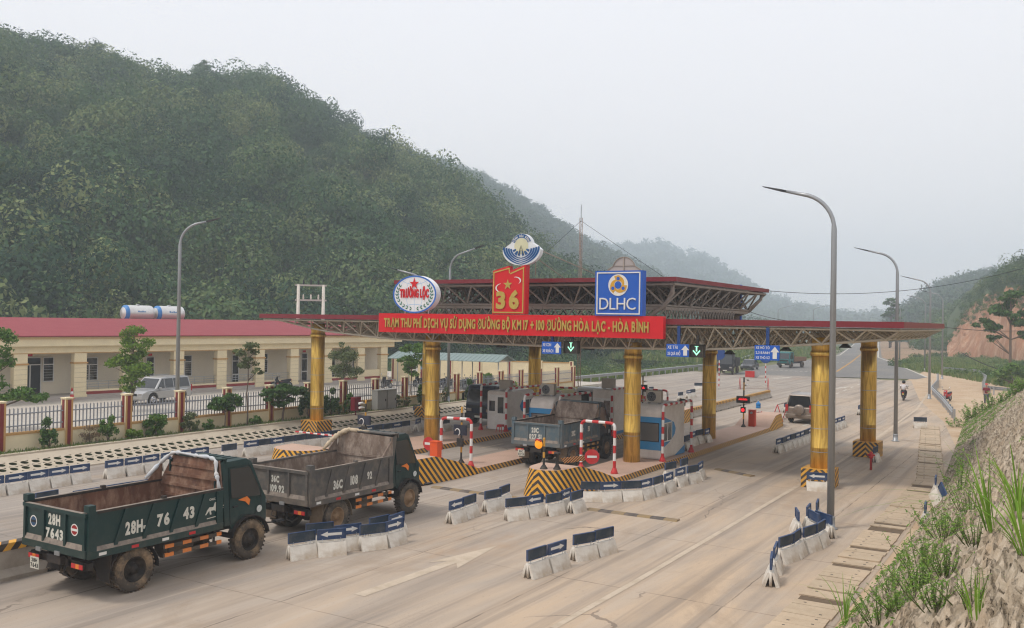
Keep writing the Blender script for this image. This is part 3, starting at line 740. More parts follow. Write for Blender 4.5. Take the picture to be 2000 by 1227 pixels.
Z2 = np.stack([Z[-1], Z[-1] + 2.4, Z[-1] + 5.5, Z[-1] - 8]); structure(grid_obj('cut_top', X2, Y2, Z2, M_hill))
pts = []; rads = []
for i in range(800):
    k = rg.integers(4, 290); f = 1.0 + rg.random() * .14; pts.append((X[-1, k] * f, Y[-1, k] * f, Z[-1, k] + (f - 1) * 40 * min(1, k / 40) - .5)); rads.append(rg.uniform(1.2, 2.6) * (.7 + 1.6 * min(1, k / 45)))
wood('cut_top_scrub', pts, rads, T1, M_leafA, 'dark shrubs and trees on top of the red earth cut', 'shrubs', rg)
pts = []; rads = []
for i in range(900):
    k = rg.integers(0, 90); v = rg.integers(int(nV * .5), nV); 
    if rg.random() > (v / nV) ** 2.2 * (1.25 - k / 110): continue
    pts.append((X[v, k], Y[v, k], Z[v, k] - .2)); rads.append(rg.uniform(.4, .9))
wood('cut_face_scrub', pts, rads, T2, M_leafC, 'scattered green bushes clinging to the upper face of the red earth cut', 'shrubs', rg)

# valley scrub left of the guard rail
pts = []; rads = []
for i in range(900):
    y = 78 + 190 * rg.random() ** 1.3; x = -48 - (6 + y * .42) * rg.random()
    pts.append((x, y, -3.2 + min(0, (x + 50) * .02))); rads.append(rg.uniform(1.2, 2.6) * (1 + .3 * (x < -75)))
wood('valley_scrub', pts, rads, T1, M_leafC, 'green bushes and saplings in the valley beyond the left guard rail', 'shrubs', rg)
pts = []; rads = []
for i in range(120):
    x = rg.uniform(-100, -62); y = rg.uniform(66, 150)
    pts.append((x, y, -2.8)); rads.append(rg.uniform(2.0, 3.6))
wood('foothill_trees', pts, rads, T1, M_leafA, 'darker trees at the foot of the hill behind the green shed', 'trees', rg)
# grass beside the rails and on the right field
def grass(name, region, n, h, m, label, zf=lambda x, y: -.05):
    x, y = region(n); z = np.array([zf(a, b) for a, b in zip(x, y)]); a = rg.random(n) * 6.283; hh = h * (.5 + rg.random(n)); wd = hh * .12
    dx = np.cos(a); dy = np.sin(a); lx = rg.normal(size=n) * hh * .3; ly = rg.normal(size=n) * hh * .3
    q = np.stack([np.stack([x - dx * wd, y - dy * wd, z], 1), np.stack([x + dx * wd, y + dy * wd, z], 1), np.stack([x + lx + dx * wd * .2, y + ly + dy * wd * .2, z + hh], 1), np.stack([x + lx * .45 - dx * wd * .7, y + ly * .45 - dy * wd * .7, z + hh * .6], 1)], 1)
    o = quads_obj(name, q, np.clip(.5 + .25 * rg.normal(size=n), 0, 1), m); return tag(o, label, 'grass', kind='stuff')
M_gr = leafmat('grass_blades', (.08, .14, .03), (.15, .22, .05), (.30, .30, .12))
def reg_left(n): y = 74 + 110 * rg.random(n) ** 1.2; return -42.3 - .3 - 3.5 * rg.random(n), y
grass('verge_grass', reg_left, 16000, .45, M_gr, 'strip of green grass under the left guard rail')
def reg_far(n):
    P_ = [G(rg.uniform(1400, 1670), 700) for _ in range(1)]
    t = rg.random(n); a = G(1440, 712); b = G(1640, 683); c = G(1400, 700); x = a.x + (b.x - a.x) * t - 26 * rg.random(n); y = a.y + (b.y - a.y) * t + 2; return x, y
grass('roadside_grass', reg_far, 14000, .9, M_gr, 'pale green grass on the bank left of the far road')
def reg_right(n):
    t = rg.random(n); s = rg.random(n); p0 = G(1745, 715); p1 = G(2040, 770); p2 = G(1790, 700); p3 = G(2060, 705)
    x = (p0.x * (1 - t) + p1.x * t) * (1 - s) + (p2.x * (1 - t) + p3.x * t) * s; y = (p0.y * (1 - t) + p1.y * t) * (1 - s) + (p2.y * (1 - t) + p3.y * t) * s; return x, y
_fx, _fy = reg_right(260)
_k = fnoise(_fx, _fy, 25, 41, 3) > -.1
wood('field_shrubs', np.stack([_fx[_k], _fy[_k], -.3 + 0 * _fx[_k]], 1), .45 + .8 * rg.random(int(_k.sum())), T2, M_leafC, 'scattered low shrubs in the green field at the right', 'shrubs', rg)
grass('field_grass', reg_right, 30000, .5, M_gr, 'rough green grass field at the right between the track and the earth cut')

# ============================================================ TOLL CANOPY
can = thing('toll_canopy', 'wide two level steel truss canopy with dark red edges standing on golden columns', 'canopy', (-21.4, 41, 0))
LX, LY = -21.4, 41.0
def L(p): return (p[0] - LX, p[1] - LY, p[2])
ZB = [(-37.2, 6.08), (-36.6, 6.02), (-34.0, 5.55), (-29.5, 5.22), (-24, 5.12), (-18, 5.08), (-12.2, 5.17), (-8.1, 5.50), (-5.0, 5.80)]
def zb_at(x): return float(np.interp(x, [a for a, b in ZB], [b for a, b in ZB]))
def space_frame(x0, x1, y0, y1, zt, zbf, nx, ny, rc, rdg, ins=0.5):
    mb = MB(); cx = (x1 - x0) / nx; cy = (y1 - y0) / ny
    T = [[Vector(L((x0 + i * cx, y0 + j * cy, zt))) for j in range(ny + 1)] for i in range(nx + 1)]
    B = [[Vector(L((x0 + (i + .5) * cx, y0 + (j + .5) * cy, zbf(x0 + (i + .5) * cx)))) for j in range(ny)] for i in range(nx)]
    def seg(a, b, r): mb.tube([a, b], r, 6, cap=False)
    for j in range(ny + 1):
        seg(T[0][j], T[nx][j], rc)
    for i in range(nx + 1): seg(T[i][0], T[i][ny], rc)
    for j in range(ny):
        for i in range(nx - 1): seg(B[i][j], B[i + 1][j], rc * 1.1)
    for i in range(nx):
        for j in range(ny - 1): seg(B[i][j], B[i][j + 1], rc * .9)
        for j in range(ny):
            for a, b in ((0, 0), (1, 0), (0, 1), (1, 1)): seg(B[i][j], T[i + a][j + b], rdg)
    for i in range(nx + 1): mb.lathe([(.0, -.06), (.055, -.04), (.07, 0), (.055, .04), (0, .06)], 8, c=tuple(T[i][0]), cap=False)
    for i in range(nx): mb.lathe([(.0, -.07), (.06, -.05), (.08, 0), (.06, .05), (0, .07)], 8, c=tuple(B[i][0]), cap=False)
    return mb
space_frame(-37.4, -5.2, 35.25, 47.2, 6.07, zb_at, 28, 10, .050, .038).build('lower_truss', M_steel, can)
def roof(x0, x1, y0, y1, zlo, zhi, name):
    mb = MB()
    mb.box(*(x0 + .1 - LX, x1 - .1 - LX, y0 + .1 - LY, y1 - .1 - LY), zhi - .10, zhi - .03, 0)
    a, b, c, d = x0 - LX, x1 - LX, y0 - LY, y1 - LY; t = .06
    mb.box(a, b, c, c + t, zlo, zhi, 1); mb.box(a, b, d - t, d, zlo, zhi, 1)
    mb.box(a, a + t, c + t, d - t, zlo, zhi, 1); mb.box(b - t, b, c + t, d - t, zlo, zhi, 1)
    nb = int((b - a) / 2.0)
    for i in range(1, nb): mb.box(a + i * (b - a) / nb - .012, a + i * (b - a) / nb + .012, c - .008, c, zlo, zhi, 1)
    mb.build(name, [mat('roof_sheet', (.45, .43, .42), .5, c2=(.38, .36, .35)), M_fascia], can)
roof(-37.6, -5.05, 35.05, 47.4, 6.15, 6.38, 'lower_roof')
zu = lambda x: 6.98
UX0, UX1, UY0, UY1 = -29.3, -14.15, 36.3, 50.2
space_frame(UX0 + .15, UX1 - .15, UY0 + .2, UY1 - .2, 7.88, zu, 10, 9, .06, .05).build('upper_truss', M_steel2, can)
roof(UX0, UX1, UY0, UY1, 7.98, 8.17, 'upper_roof')
# inner ring beam and crossing struts between the two levels
mb = MB(); cxu = (UX1 - UX0 - .3) / 10; x0, x1 = UX0 + .15 + cxu / 2, UX1 - .15 - cxu / 2; y0, y1 = UY0 + .95, UY1 - .95
mb.box(x0 - .05 - LX, x1 + .05 - LX, y0 - LY + .0, y0 + .5 - LY, 6.78, 6.92); mb.box(x1 - .4 - LX, x1 - LX, y0 - LY + .5, y1 - LY, 6.78, 6.92)
mb.box(x0 - LX, x0 + .4 - LX, y0 - LY + .5, y1 - LY, 6.78, 6.92)
n_ = 12
for k in range(n_):
    for fa, fb in (((x0, y0), (x1, y0)), ((x1, y0), (x1, 46.9)), ((x0, y0), (x0, 46.9)), ((x0, 46.6), (x1, 46.6))):
        a = Vector(L((fa[0] + (fb[0] - fa[0]) * k / n_, fa[1] + (fb[1] - fa[1]) * k / n_, 6.85))); b = Vector(L((fa[0] + (fb[0] - fa[0]) * (k + 1) / n_, fa[1] + (fb[1] - fa[1]) * (k + 1) / n_, 6.85)))
        m_ = (a + b) / 2; m_.z = 6.1; mb.tube([a, m_], .035, 6, cap=False); mb.tube([m_, b], .035, 6, cap=False)
        a2 = a.copy(); b2 = b.copy(); a2.z = 6.1; b2.z = 6.1; mm = (a + b) / 2; mb.tube([a2, mm], .03, 6, cap=False); mb.tube([mm, b2], .03, 6, cap=False)
for xa, xb_ in ((x1, UX1 - .1),):
    mb.tube([L((UX1 - 1.9, UY0 + 1.0, 6.3)), L((UX1 - .9, UY0 + .9, 6.95)), L((UX1 - .35, UY0 + .5, 7.5)), L((UX1 - .3, UY0 + .3, 7.95))], .09, 8)
    mb.tube([L((UX1 - 2.6, UY1 - .6, 6.3)), L((UX1 - .9, UY1 - .6, 6.95)), L((UX1 - .35, UY1 - .4, 7.6)), L((UX1 - .3, UY1 - .3, 7.95))], .09, 8)
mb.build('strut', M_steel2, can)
# columns
SQ_BASE = stripes_mat('column_base_stripes', *YB, (1.0, 0, 1.0), .24, .5, chev=0.0, damt=.35)
SQ_BASE2 = stripes_mat('column_base_stripes_side', *YB, (0, 1.0, 1.0), .24, .5, damt=.35)
def column(x, y, zbase, ztop, kind):
    """kind: 'square' has a striped block round its foot"""
    o = MB(); r = .36
    z0 = zbase
    o.lathe([(r, z0), (r, 1.5), (r + .004, 1.505), (r, 1.51), (r, 2.7), (r, 3.9), (r, ztop - .42)], 28, cap=True)
    o.lathe([(r + .05, ztop - .46), (r + .05, ztop - .30)], 28); o.lathe([(r + .01, ztop - .30), (r + .01, ztop + .25)], 28)
    c = o.build('column', M_cladding, can); c.location = (x - LX, y - LY, 0)
    for zz in (1.35, 2.25, 3.15, 4.05): b = MB(); b.lathe([(r + .006, zz - .012), (r + .01, zz), (r + .006, zz + .012)], 28, cap=False); b.build('cladding_band', M_galv, c)
    if kind == 'square':
        k = MB(); w_ = .58; k.box(-w_, w_, -w_, w_, z0 - .02, z0 + .72, 0)
        k.f = k.f; k.mi = [2, 2, 0, 1, 0, 1]
        kk = k.build('striped_block', [SQ_BASE, SQ_BASE2, M_yellow], c)
for x, y, zb_, k in ((-34.45, 36.3, 0, 'square'), (-26.8, 36.3, .22, ''), (-16.08, 36.3, .22, ''), (-8.18, 36.3, 0, 'square'),
                     (-34.45, 46.2, 0, 'square'), (-26.7, 46.2, .22, ''), (-16.1, 46.2, .22, ''), (-8.2, 46.2, 0, 'square')):
    column(x, y, zb_, zb_at(x), k)

# ------------------------------------------------------------ signs of the canopy
YS = 34.75
t = thing('banner_sign', 'long red banner board with golden raised words across the canopy front', 'sign', (-21.45, YS, 5.56))
M = face_my(0, -.125, 0)
mb = MB(); mb.box(-7.42, 7.42, -.12, .14, 0, .92); mb.build('board', M_signred, t)
mb = MB()
words = 'TRẠM THU PHÍ DỊCH VỤ SỬ DỤNG ĐƯỜNG BỘ KM 17 + 100 ĐƯỜNG HÒA LẠC - HÒA BÌNH'
put_text(mb, words, -7.05, 6.8, .27, .68, M, 0, .05, bold=.035); mb.build('lettering', M_gold, t)

t = thing('oval_sign', 'oval white sign with blue rim, green laurel and red star on the canopy left', 'sign', (-26.72, YS, 6.5))
mb = MB(); rx, rz_ = 1.30, .90; c0 = .90
pr = [(rx * math.cos(2 * math.pi * i / 48), c0 + rz_ * math.sin(2 * math.pi * i / 48)) for i in range(48)]
mb.prism(pr, -.10, .25, 'y', 0); 
for xx in (-.7, .7): mb.tube([(xx, .1, .5), (xx, .1, -.2)], .03, 6)
mb.build('board', mat('sign_white', (.78, .77, .78), .45), t)
mb = MB(); M = face_my(0, -.10, c0)
ring(mb, rx, rz_, rx - .085, rz_ - .07, .012, 0, M)
for kx in (.0, .42, .82):
    if kx: ring(mb, 1.2 * kx, .82, 1.2 * kx - .016, .82, .006, 1, M)
    else: flat(mb, [(-.008, -.8), (.008, -.8), (.008, .8), (-.008, .8)], .006, 1, M)
flat(mb, [(-1.2, -.008), (1.2, -.008), (1.2, .008), (-1.2, .008)], .006, 1, M)
for zc, s in ((.95, 1), (-.95, -1)):
    a0, a1 = (R(205), R(335)) if s > 0 else (R(25), R(155))
    ring(mb, .95, .48, .935, .465, .007, 1, M, 24, 0, zc, a0, a1)
star(mb, 0, .50, .30, .03, 2, M)
put_text(mb, 'TRƯỜNG LỘC', -.86, .86, -.14, .24, M, 2, .045, bold=.045)
for s in (-1, 1):
    for i in range(10):
        a = R(262 - i * 12.5); a = a if s < 0 else math.pi - a
        cx_, cy_ = 1.04 * math.cos(a), .70 * math.sin(a)
        for dr in (-1, 1):
            tang = a - s * math.pi / 2 * -1; dirx, diry = math.cos(tang + dr * .55), math.sin(tang + dr * .55)
            if s < 0: dirx, diry = math.cos(a - math.pi / 2 + dr * .6), math.sin(a - math.pi / 2 + dr * .6)
            else: dirx, diry = math.cos(a + math.pi / 2 + dr * .6), math.sin(a + math.pi / 2 + dr * .6)
            nx_, ny_ = -diry, dirx; l_ = .17; w2 = .032
            flat(mb, [(cx_, cy_), (cx_ + dirx * l_ * .5 + nx_ * w2, cy_ + diry * l_ * .5 + ny_ * w2), (cx_ + dirx * l_, cy_ + diry * l_), (cx_ + dirx * l_ * .5 - nx_ * w2, cy_ + diry * l_ * .5 - ny_ * w2)], .015 + .001 * i + (.0005 if dr > 0 else 0), 3, M)
mb.build('lettering', [mat('rim_blue', (.03, .14, .5), .4), mat('line_blue', (.25, .5, .8), .5), M_signred, M_green], t)

t = thing('flag_sign', 'tall red flag-shaped sign with a gold star and the number 36', 'sign', (-21.42, YS, 6.5))
mb = MB(); flagp = [(-.85, 0), (.85, 0), (.88, 2.19), (.02, 1.92), (.0, 2.16), (-.83, 1.95)]
mb.prism([(a, b) for a, b in flagp], -.14, .22, 'y', 0); mb.build('board', M_signred, t)
mb = MB(); M = face_my(0, -.14, 0)
fp = [Vector((a, b)) for a, b in [(-.81, .05), (.80, .05), (.81, 2.10), (.09, 1.83), (.06, 2.08), (-.79, 1.89)]]
for i in range(len(fp)):
    a, b = fp[i], fp[(i + 1) % len(fp)]; d = (b - a).normalized(); nn = Vector((-d.y, d.x)) * .055
    flat(mb, [a, b, b + nn, a + nn], .02 + .001 * i, 0, M)
star(mb, -.02, 1.32, .25, .03, 0, M)
put_text(mb, '3', -.62, -.13, .28, .98, M, 0, .05, bold=.05); put_text(mb, '6', .06, .58, .28, 1.02, M, 0, .05, bold=.05)
def crescent(cx, cy, r, a0, a1, wd, mi):
    V = []; n = 20
    for i in range(n + 1):
        t_ = i / n; a = a0 + (a1 - a0) * t_; ww = wd * math.sin(math.pi * min(1, t_ * .9 + .1)) + .004
        V += [(cx + r * math.cos(a), cy + r * .62 * math.sin(a), .03), (cx + (r - ww) * math.cos(a), cy + (r - ww) * .62 * math.sin(a), .03)]
    mb.add(V, [(2 * i, 2 * i + 1, 2 * i + 3, 2 * i + 2) for i in range(n)], mi, M)
crescent(-.34, 1.17, .33, R(100), R(300), .07, 1); crescent(.40, 1.50, .27, R(110), R(-60), .07, 1)
mb.build('lettering', [M_gold, M_white], t)

t = thing('square_sign', 'square blue sign with white letters DLHC and a gold whirl', 'sign', (-16.02, YS, 6.48))
mb = MB(); mb.box(-1.07, 1.07, -.18, .22, 0, 1.88); mb.build('board', M_signblue, t)
mb = MB(); M = face_my(0, -.18, 0)
for a, b, c, d in ((-.99, .99, .06, .11), (-.99, .99, 1.77, 1.82), (-.99, -.94, .111, 1.769), (.94, .99, .111, 1.769)): mb.box(a, b, -.205, -.18, c, d, 0)
put_text(mb, 'DLHC', -.84, .80, .26, .76, M, 0, .05, bold=-.005)
C0, C1 = 0.0, 1.28; flat(mb, [(C0 + .45 * math.cos(a * math.pi / 24), C1 + .45 * math.sin(a * math.pi / 24)) for a in range(48)], .02, 0, M)
for k in range(3):
    a = R(90 + 120 * k); px, pz = C0 + .27 * math.cos(a), C1 + .27 * math.sin(a)
    V = []; n = 24
    for i in range(n + 1):
        u = i / n; th = a + R(28) - u * R(150); ri = .17 + .02 * u; ro = .40 - .21 * u ** 1.6
        V += [(C0 + ri * math.cos(th), C1 + ri * math.sin(th), .025 + .001 * k), (C0 + ro * math.cos(th), C1 + ro * math.sin(th), .025 + .001 * k)]
    mb.add(V, [(2 * i, 2 * i + 1, 2 * i + 3, 2 * i + 2) for i in range(n)], 1, M)
    flat(mb, [(px + .135 * math.cos(q_ * math.pi / 12), pz + .135 * math.sin(q_ * math.pi / 12)) for q_ in range(24)], .03 + .001 * k, 1, M)
    flat(mb, [(px + .075 * math.cos(q_ * math.pi / 12), pz + .075 * math.sin(q_ * math.pi / 12)) for q_ in range(24)], .036, 2, M)
flat(mb, [(C0 + .155 * math.cos(q_ * math.pi / 16), C1 + .155 * math.sin(q_ * math.pi / 16)) for q_ in range(32)], .036, 2, M)
mb.build('lettering', [M_white, mat('sign_ochre', (.62, .33, .03), .5), M_signblue], t)

def emblem_outline(s=1.0):
    p = []
    for i in range(25): a = R(200 - i * 220 / 24); 
    up = [(.56 * math.cos(R(165 - i * 150 / 20)), .20 + .56 * math.sin(R(165 - i * 150 / 20))) for i in range(21)]
    right = [(.78, .20), (1.0, .02)]; left = [(-1.0, .02), (-.78, .20)]
    low = [(1.0 * math.cos(R(-8 - i * 164 / 20)) * (1.0), .02 + .70 * math.sin(R(-8 - i * 164 / 20))) for i in range(21)]
    pts = up + right + low + left
    return [(a * s, b * s) for a, b in pts]
t = thing('emblem_sign', 'blue and white round emblem sign with wave wings above the red flag sign', 'sign', (-20.8, YS, 9.34))
mb = MB(); mb.prism(emblem_outline(.98), -.1, .16, 'y', 0)
mb.build('board', mat('emblem_white', (.72, .74, .76), .45), t)
mb = MB(); M = face_my(0, -.1, 0)
ring(mb, .53, .53, .36, .36, .01, 0, M, 40, 0, .20, R(22), R(158))
flat(mb, [(.36 * math.cos(a * math.pi / 20), .18 + .36 * math.sin(a * math.pi / 20)) for a in range(40)], .012, 1, M)
for k in range(4):
    ra = .95 - .125 * k
    V = []; n = 30
    for i in range(n + 1):
        a = R(178 + i * 184 / n); wv = .10
        V += [(ra * math.cos(a), .02 + (ra * .70 - .01) * math.sin(a) + .10 * (1 - k * .2) * abs(math.cos(a)), .012), ((ra - wv) * math.cos(a), .02 + ((ra - wv) * .70 - .01 + .03) * math.sin(a) + .12 * (1 - k * .2) * abs(math.cos(a)), .012)]
    mb.add(V, [(2 * i, 2 * i + 1, 2 * i + 3, 2 * i + 2) for i in range(n)], 0, M)
for s in (-1, 1):
    for a0_, a1_, ri, ro in ((200, 214, .30, .47), (222, 240, .28, .48), (246, 262, .22, .44)):
        aa = [R(a0_), R(a1_)]; pts = [(ri * math.cos(aa[0]), .18 + ri * math.sin(aa[0])), (ro * math.cos(aa[0]), .18 + ro * math.sin(aa[0])), (ro * math.cos(aa[1]), .18 + ro * math.sin(aa[1])), (ri * math.cos(aa[1]), .18 + ri * math.sin(aa[1]))]
        flat(mb, [(a * -s, b) for a, b in pts], .018, 0, M)
for i, ch in enumerate('TỈNH HÒA BÌNH'):
    if ch == ' ': continue
    a = R(152 - i * 10.4); MM = M @ Matrix.Translation((.445 * math.cos(a), .20 + .445 * math.sin(a), 0)) @ Matrix.Rotation(a - math.pi / 2, 4, 'Z')
    put_text(mb, ch, -.03, .03, -.05, .045, MM, 2, .02, bold=.03)
mb.tube([M @ Vector((-.16, -.22, .03)), M @ Vector((0, .22, .03)), M @ Vector((.16, -.22, .03))], .012, 5, mi=3)
for zz in (-.12, 0, .1): mb.tube([M @ Vector((-.16 * (1 - (zz + .22) / .44), zz, .03)), M @ Vector((.16 * (1 - (zz + .22) / .44), zz, .03))], .009, 5, mi=3)
for i in range(5): star(mb, -.18 + .09 * i, -.30, .03, .02, 3, M)
mb.build('lettering', [mat('emblem_blue', (.015, .09, .25), .5), mat('emblem_cream', (.62, .60, .40), .5), M_white, mat('emblem_grey', (.2, .2, .16), .5)], t)

for sg in ([(-.62, .12, -.3), (-.62, .12, -1.1)], [(.62, .12, -.3), (.62, .12, -1.1)], [(.6, .12, -.3), (1.3, 1.6, -1.2)], [(.85, .12, .0), (3.2, 1.9, -1.2)]):
    mb = MB(); mb.tube(sg, .024, 6); mb.build('support', M_steel2, t)
# the backs of the signs that face the other way, at the rear edge
t = thing('rear_emblem_sign', 'grey back of an arched emblem sign standing behind the square blue sign', 'sign', (PY(1219, 520, 48.6).x, 48.6, 9.05))
mb = MB(); mb.prism(emblem_outline(1.25), -.02, .12, 'y', 0)
mb.build('board', mat('board_grey', (.36, .31, .29), .6, c2=(.30, .26, .25), scale=2), t)
mb = MB(); ol = emblem_outline(1.27)
mb.tube([(a, -.04, b) for a, b in ol + [ol[0]]], .035, 6)
mb.tube([(0, -.05, .95), (0, -.05, -2.0)], .035, 6)
for zz in (.45, .1): mb.tube([(-.85 if zz < .3 else -.65, -.05, zz), (.85 if zz < .3 else .65, -.05, zz)], .02, 6)
mb.build('frame', M_steel2, t)
t = thing('rear_square_sign', 'grey sheet back of a large sign at the right rear of the upper canopy', 'sign', (-16.2, 49.6, 6.35))
a = PY(1371, 600, 49.6).x + 16.2; b = PY(1445, 600, 49.6).x + 16.2
mb = MB(); mb.box(a, b, 0, .2, .1, 2.05); mb.build('board', [mat('board_grey2', (.27, .23, .21), .6, c2=(.22, .19, .18), scale=2)], t)
mb = MB(); mb.box(b + .002, b + .06, -.01, .22, .1, 2.05, 0)
mb.build('edge', M_signblue, t)
mb = MB()
for i in range(1, 4): mb.box(a + (b - a) * i / 4 - .012, a + (b - a) * i / 4 + .012, -.03, -.002, .1, 2.05)
mb.build('rib', M_steel2, t)

# lane signs hanging from the truss
def lane_sign(x0, x1, z0, z1, lines, y, label, arrow_x, ztop, rod=True):
    t = thing('lane_sign', label, 'sign', ((x0 + x1) / 2, y, z0), 0, 'blue lane signs hung under the canopy')
    w2 = (x1 - x0) / 2; hh = z1 - z0
    mb = MB(); mb.box(-w2, w2, -.03, .03, 0, hh); mb.build('board', M_signblue, t)
    mb = MB(); mb.box(-.06, .06, .035, .10, hh * .5, ztop - z0); mb.build('hanger', mat('hanger_blue', (.015, .05, .18), .5), t)
    mb = MB(); M = face_my(0, -.03, 0); n = len(lines)
    for i, s in enumerate(lines):
        zc = hh * (1 - (i + .5) / n) ; th = hh / n * .50; wl = (w2 * 2) * .56 * min(1, len(s) / 9 + .12)
        put_text(mb, s, -w2 * .9, -w2 * .9 + max(wl, w2 * .7), zc - th / 2, zc + th / 2, M, 0, .006, bold=.012)
    ax = w2 * .64; flat(mb, [(ax - .08, .06), (ax + .08, .06), (ax + .08, hh * .55), (ax - .08, hh * .55)], .006, 0, M); flat(mb, [(ax - .17, hh * .55), (ax + .17, hh * .55), (ax, hh * .92)], .007, 0, M)
    mb.build('lettering', M_white, t)
def light_box(x0, x1, z0, z1, y, label):
    t = thing('lane_signal', label, 'lane light', ((x0 + x1) / 2, y, z0), 0, 'green arrow lane lights under the canopy')
    w2 = (x1 - x0) / 2; hh = z1 - z0
    mb = MB(); mb.box(-w2, w2, -.02, .22, 0, hh); mb.box(-w2, w2, -.14, -.02, hh - .02, hh); mb.box(w2 - .02, w2, -.10, -.02, 0, hh - .021); mb.box(-w2, -w2 + .02, -.10, -.02, 0, hh - .021)
    mb.box(-.05, .05, .05, .15, hh, hh + .35); mb.build('housing', M_black, t)
    mb = MB(); M = face_my(0, -.024, hh / 2)
    flat(mb, [(-.03, -.02), (.03, -.02), (.03, hh * .33), (-.03, hh * .33)], .003, 0, M)
    flat(mb, [(-.08, hh * .33), (.08, hh * .33), (.08, hh * .37), (-.08, hh * .37)], .004, 0, M)
    flat(mb, [(0, -hh * .36), (.16, -.0), (.13, .035), (0, -hh * .20), (-.13, .035), (-.16, 0)], .005, 0, M)
    mb.build('green_arrow', M_ledg, t)
lane_sign(-19.72, -18.77, 4.79, 5.32, ['XE CON', 'XE KHÁCH'], YS, 'small blue sign for cars and buses beside the left green arrow light', 0, 6.1)
light_box(-18.62, -17.95, 4.84, 5.38, YS, 'black lane light box with green arrow right of the cars and buses sign')
lane_sign(-13.92, -12.94, 4.86, 5.37, ['XE TẢI', 'XE QUÁ KHỔ'], YS, 'blue sign for trucks and oversize loads joined to the right green arrow light', 0, 6.1)
light_box(-12.93, -12.36, 4.86, 5.38, YS, 'black lane light box with green arrow attached to the trucks sign')
lane_sign(-10.32, -9.37, 4.85, 5.42, ['XE MÔ TÔ', '2,3 BÁNH', 'XE THÔ SƠ'], YS, 'blue sign for motorbikes and three wheelers nearest the tall lamp post', 0, 6.1)
# flood lamps under the truss
def flood(px, py, y, label, i=[0]):
    p = PY(px, py, y); t = thing('flood_lamp', label, 'lamp', p, 0, 'flood lamps under the canopy')
    mb = MB(); mb.prism([(-.24, -.1), (.24, -.1), (.06, .08), (-.06, .08)], -.16, .16, 'y'); mb.build('housing', M_dark, t)
    mb = MB(); mb.tube([(0, 0, .08), (0, 0, .4)], .02, 6); mb.build('bracket', M_dark, t)
flood(980, 675, 37, 'dark flood lamp under the canopy between the two left columns')
flood(1150, 679, 38, 'dark flood lamp just right of the left lane light')
flood(1425, 688, 42, 'dark flood lamp right of the trucks lane light')
flood(1535, 681, 42, 'dark flood lamp above the motorbikes sign right edge')
flood(1651, 675, 40, 'dark flood lamp between the tall lamp post and the right rear column')

# ============================================================ ISLANDS AND CONCRETE WALLS
M_isl = stripes_mat('island_stripes', *YB, (1.0, 1.0, 1.0), .30, .5, chev=0.0, damt=.22)
M_kerb = stripes_mat('kerb_stripes', *YB, (0.0, 1.0, 1.0), .26, .5, dirt=(.26, .19, .13), damt=.75)
def island(cx, W, y0, y1, hn, label, nl=1.6, back=True):
    t = thing('toll_island', label, 'traffic island', (cx, y0, 0), 0, 'toll islands between the lanes')
    k = .22; st = []
    for i in range(9):
        a = math.pi / 2 * i / 8; st.append((.9 * (1 - math.cos(a)), W * max(.30, math.sin(a) ** .75) * .86, hn))
    st += [(nl, W * .9, hn), (nl + 1.4, W, hn * .62), (nl + 2.6, W, k), (nl + 2.9, W, k)]
    Ly = y1 - y0
    if back: st += [(Ly - 4.6, W, k), (Ly - 4.3, W, k), (Ly - 2.6, W, hn * .8), (Ly - .8, W * .85, hn * .8), (Ly - .3, W * .7, hn * .78), (Ly, W * .35, hn * .74)]
    else: st += [(Ly, W, k)]
    n = len(st)
    def rows(i):
        y, w_, h = st[i]; bt = min(.16 * h / .9 * 1.0, w_ * .3)
        sgn = -1 if i < n / 2 else 1
        yb = y - (.16 if i < 9 else 0) * (1 - y / .9 if i < 9 else 0)
        return [(-w_ - .0, yb, -.02), (-w_ + bt, y, h), (w_ - bt, y, h), (w_ + .0, yb, -.02)]
    mb = MB(); V = []
    for i in range(n): V += rows(i)
    for i in range(n - 1):
        a = 4 * i; b = 4 * (i + 1); low = st[i][2] <= k + .001 and st[i + 1][2] <= k + .001
        m_ = 1 if low else 0
        o = len(mb.v); mb.add([V[a], V[a + 1], V[b + 1], V[b], V[a + 2], V[a + 3], V[b + 3], V[b + 2]], [(0, 3, 2, 1), (4, 7, 6, 5)], m_)
        mb.add([V[a + 1], V[a + 2], V[b + 2], V[b + 1]], [(0, 1, 2, 3)], 2)
    mb.add(V[0:4], [(0, 3, 2, 1)][::1], 0); mb.add(V[-4:], [(0, 1, 2, 3)], 0)
    mb.build('kerb_body', [M_isl, M_kerb, M_pink], t)
    return t
island(-15.85, 1.07, 27.85, 57.3, .98, 'long paved toll island with striped bull nose, nearest the camera')
island(-21.25, .92, 26.6, 56.5, .98, 'middle toll island with striped nose hidden behind the grey truck cab')
island(-27.0, 1.45, 26.6, 56.0, .85, 'left toll island with pinkish nose top behind the grey truck bed', back=False)

def jersey(x0, y0, x1, y1, h, label):
    p = Vector((x0, y0)); d = Vector((x1, y1)) - p; Ln = d.length; ang = math.atan2(d.y, d.x) - math.pi / 2
    t = thing('concrete_wall', label, 'concrete barrier', (x0, y0, 0), ang, 'concrete lane walls with striped tops')
    prof = [(-.30, 0), (.30, 0), (.30, .10), (.16, .26), (.125, h - .17), (-.125, h - .17), (-.16, .26), (-.30, .10)]
    mb = MB(); nseg = max(1, round(Ln / 3.2))
    for i in range(nseg):
        a, b = Ln * i / nseg + .008, Ln * (i + 1) / nseg - .008
        mb.prism(prof, a, b, 'y', 0)
        mb.box(.295, .305, a + .4, a + .7, .01, .07, 1); mb.box(.295, .305, b - .7, b - .4, .01, .07, 1)
    o = mb.build('wall_body', [M_conc, M_dark], t)
    mb = MB(); mb.box(-.135, .135, 0, Ln, h - .168, h); mb.build('striped_cap', M_kerb2, t)
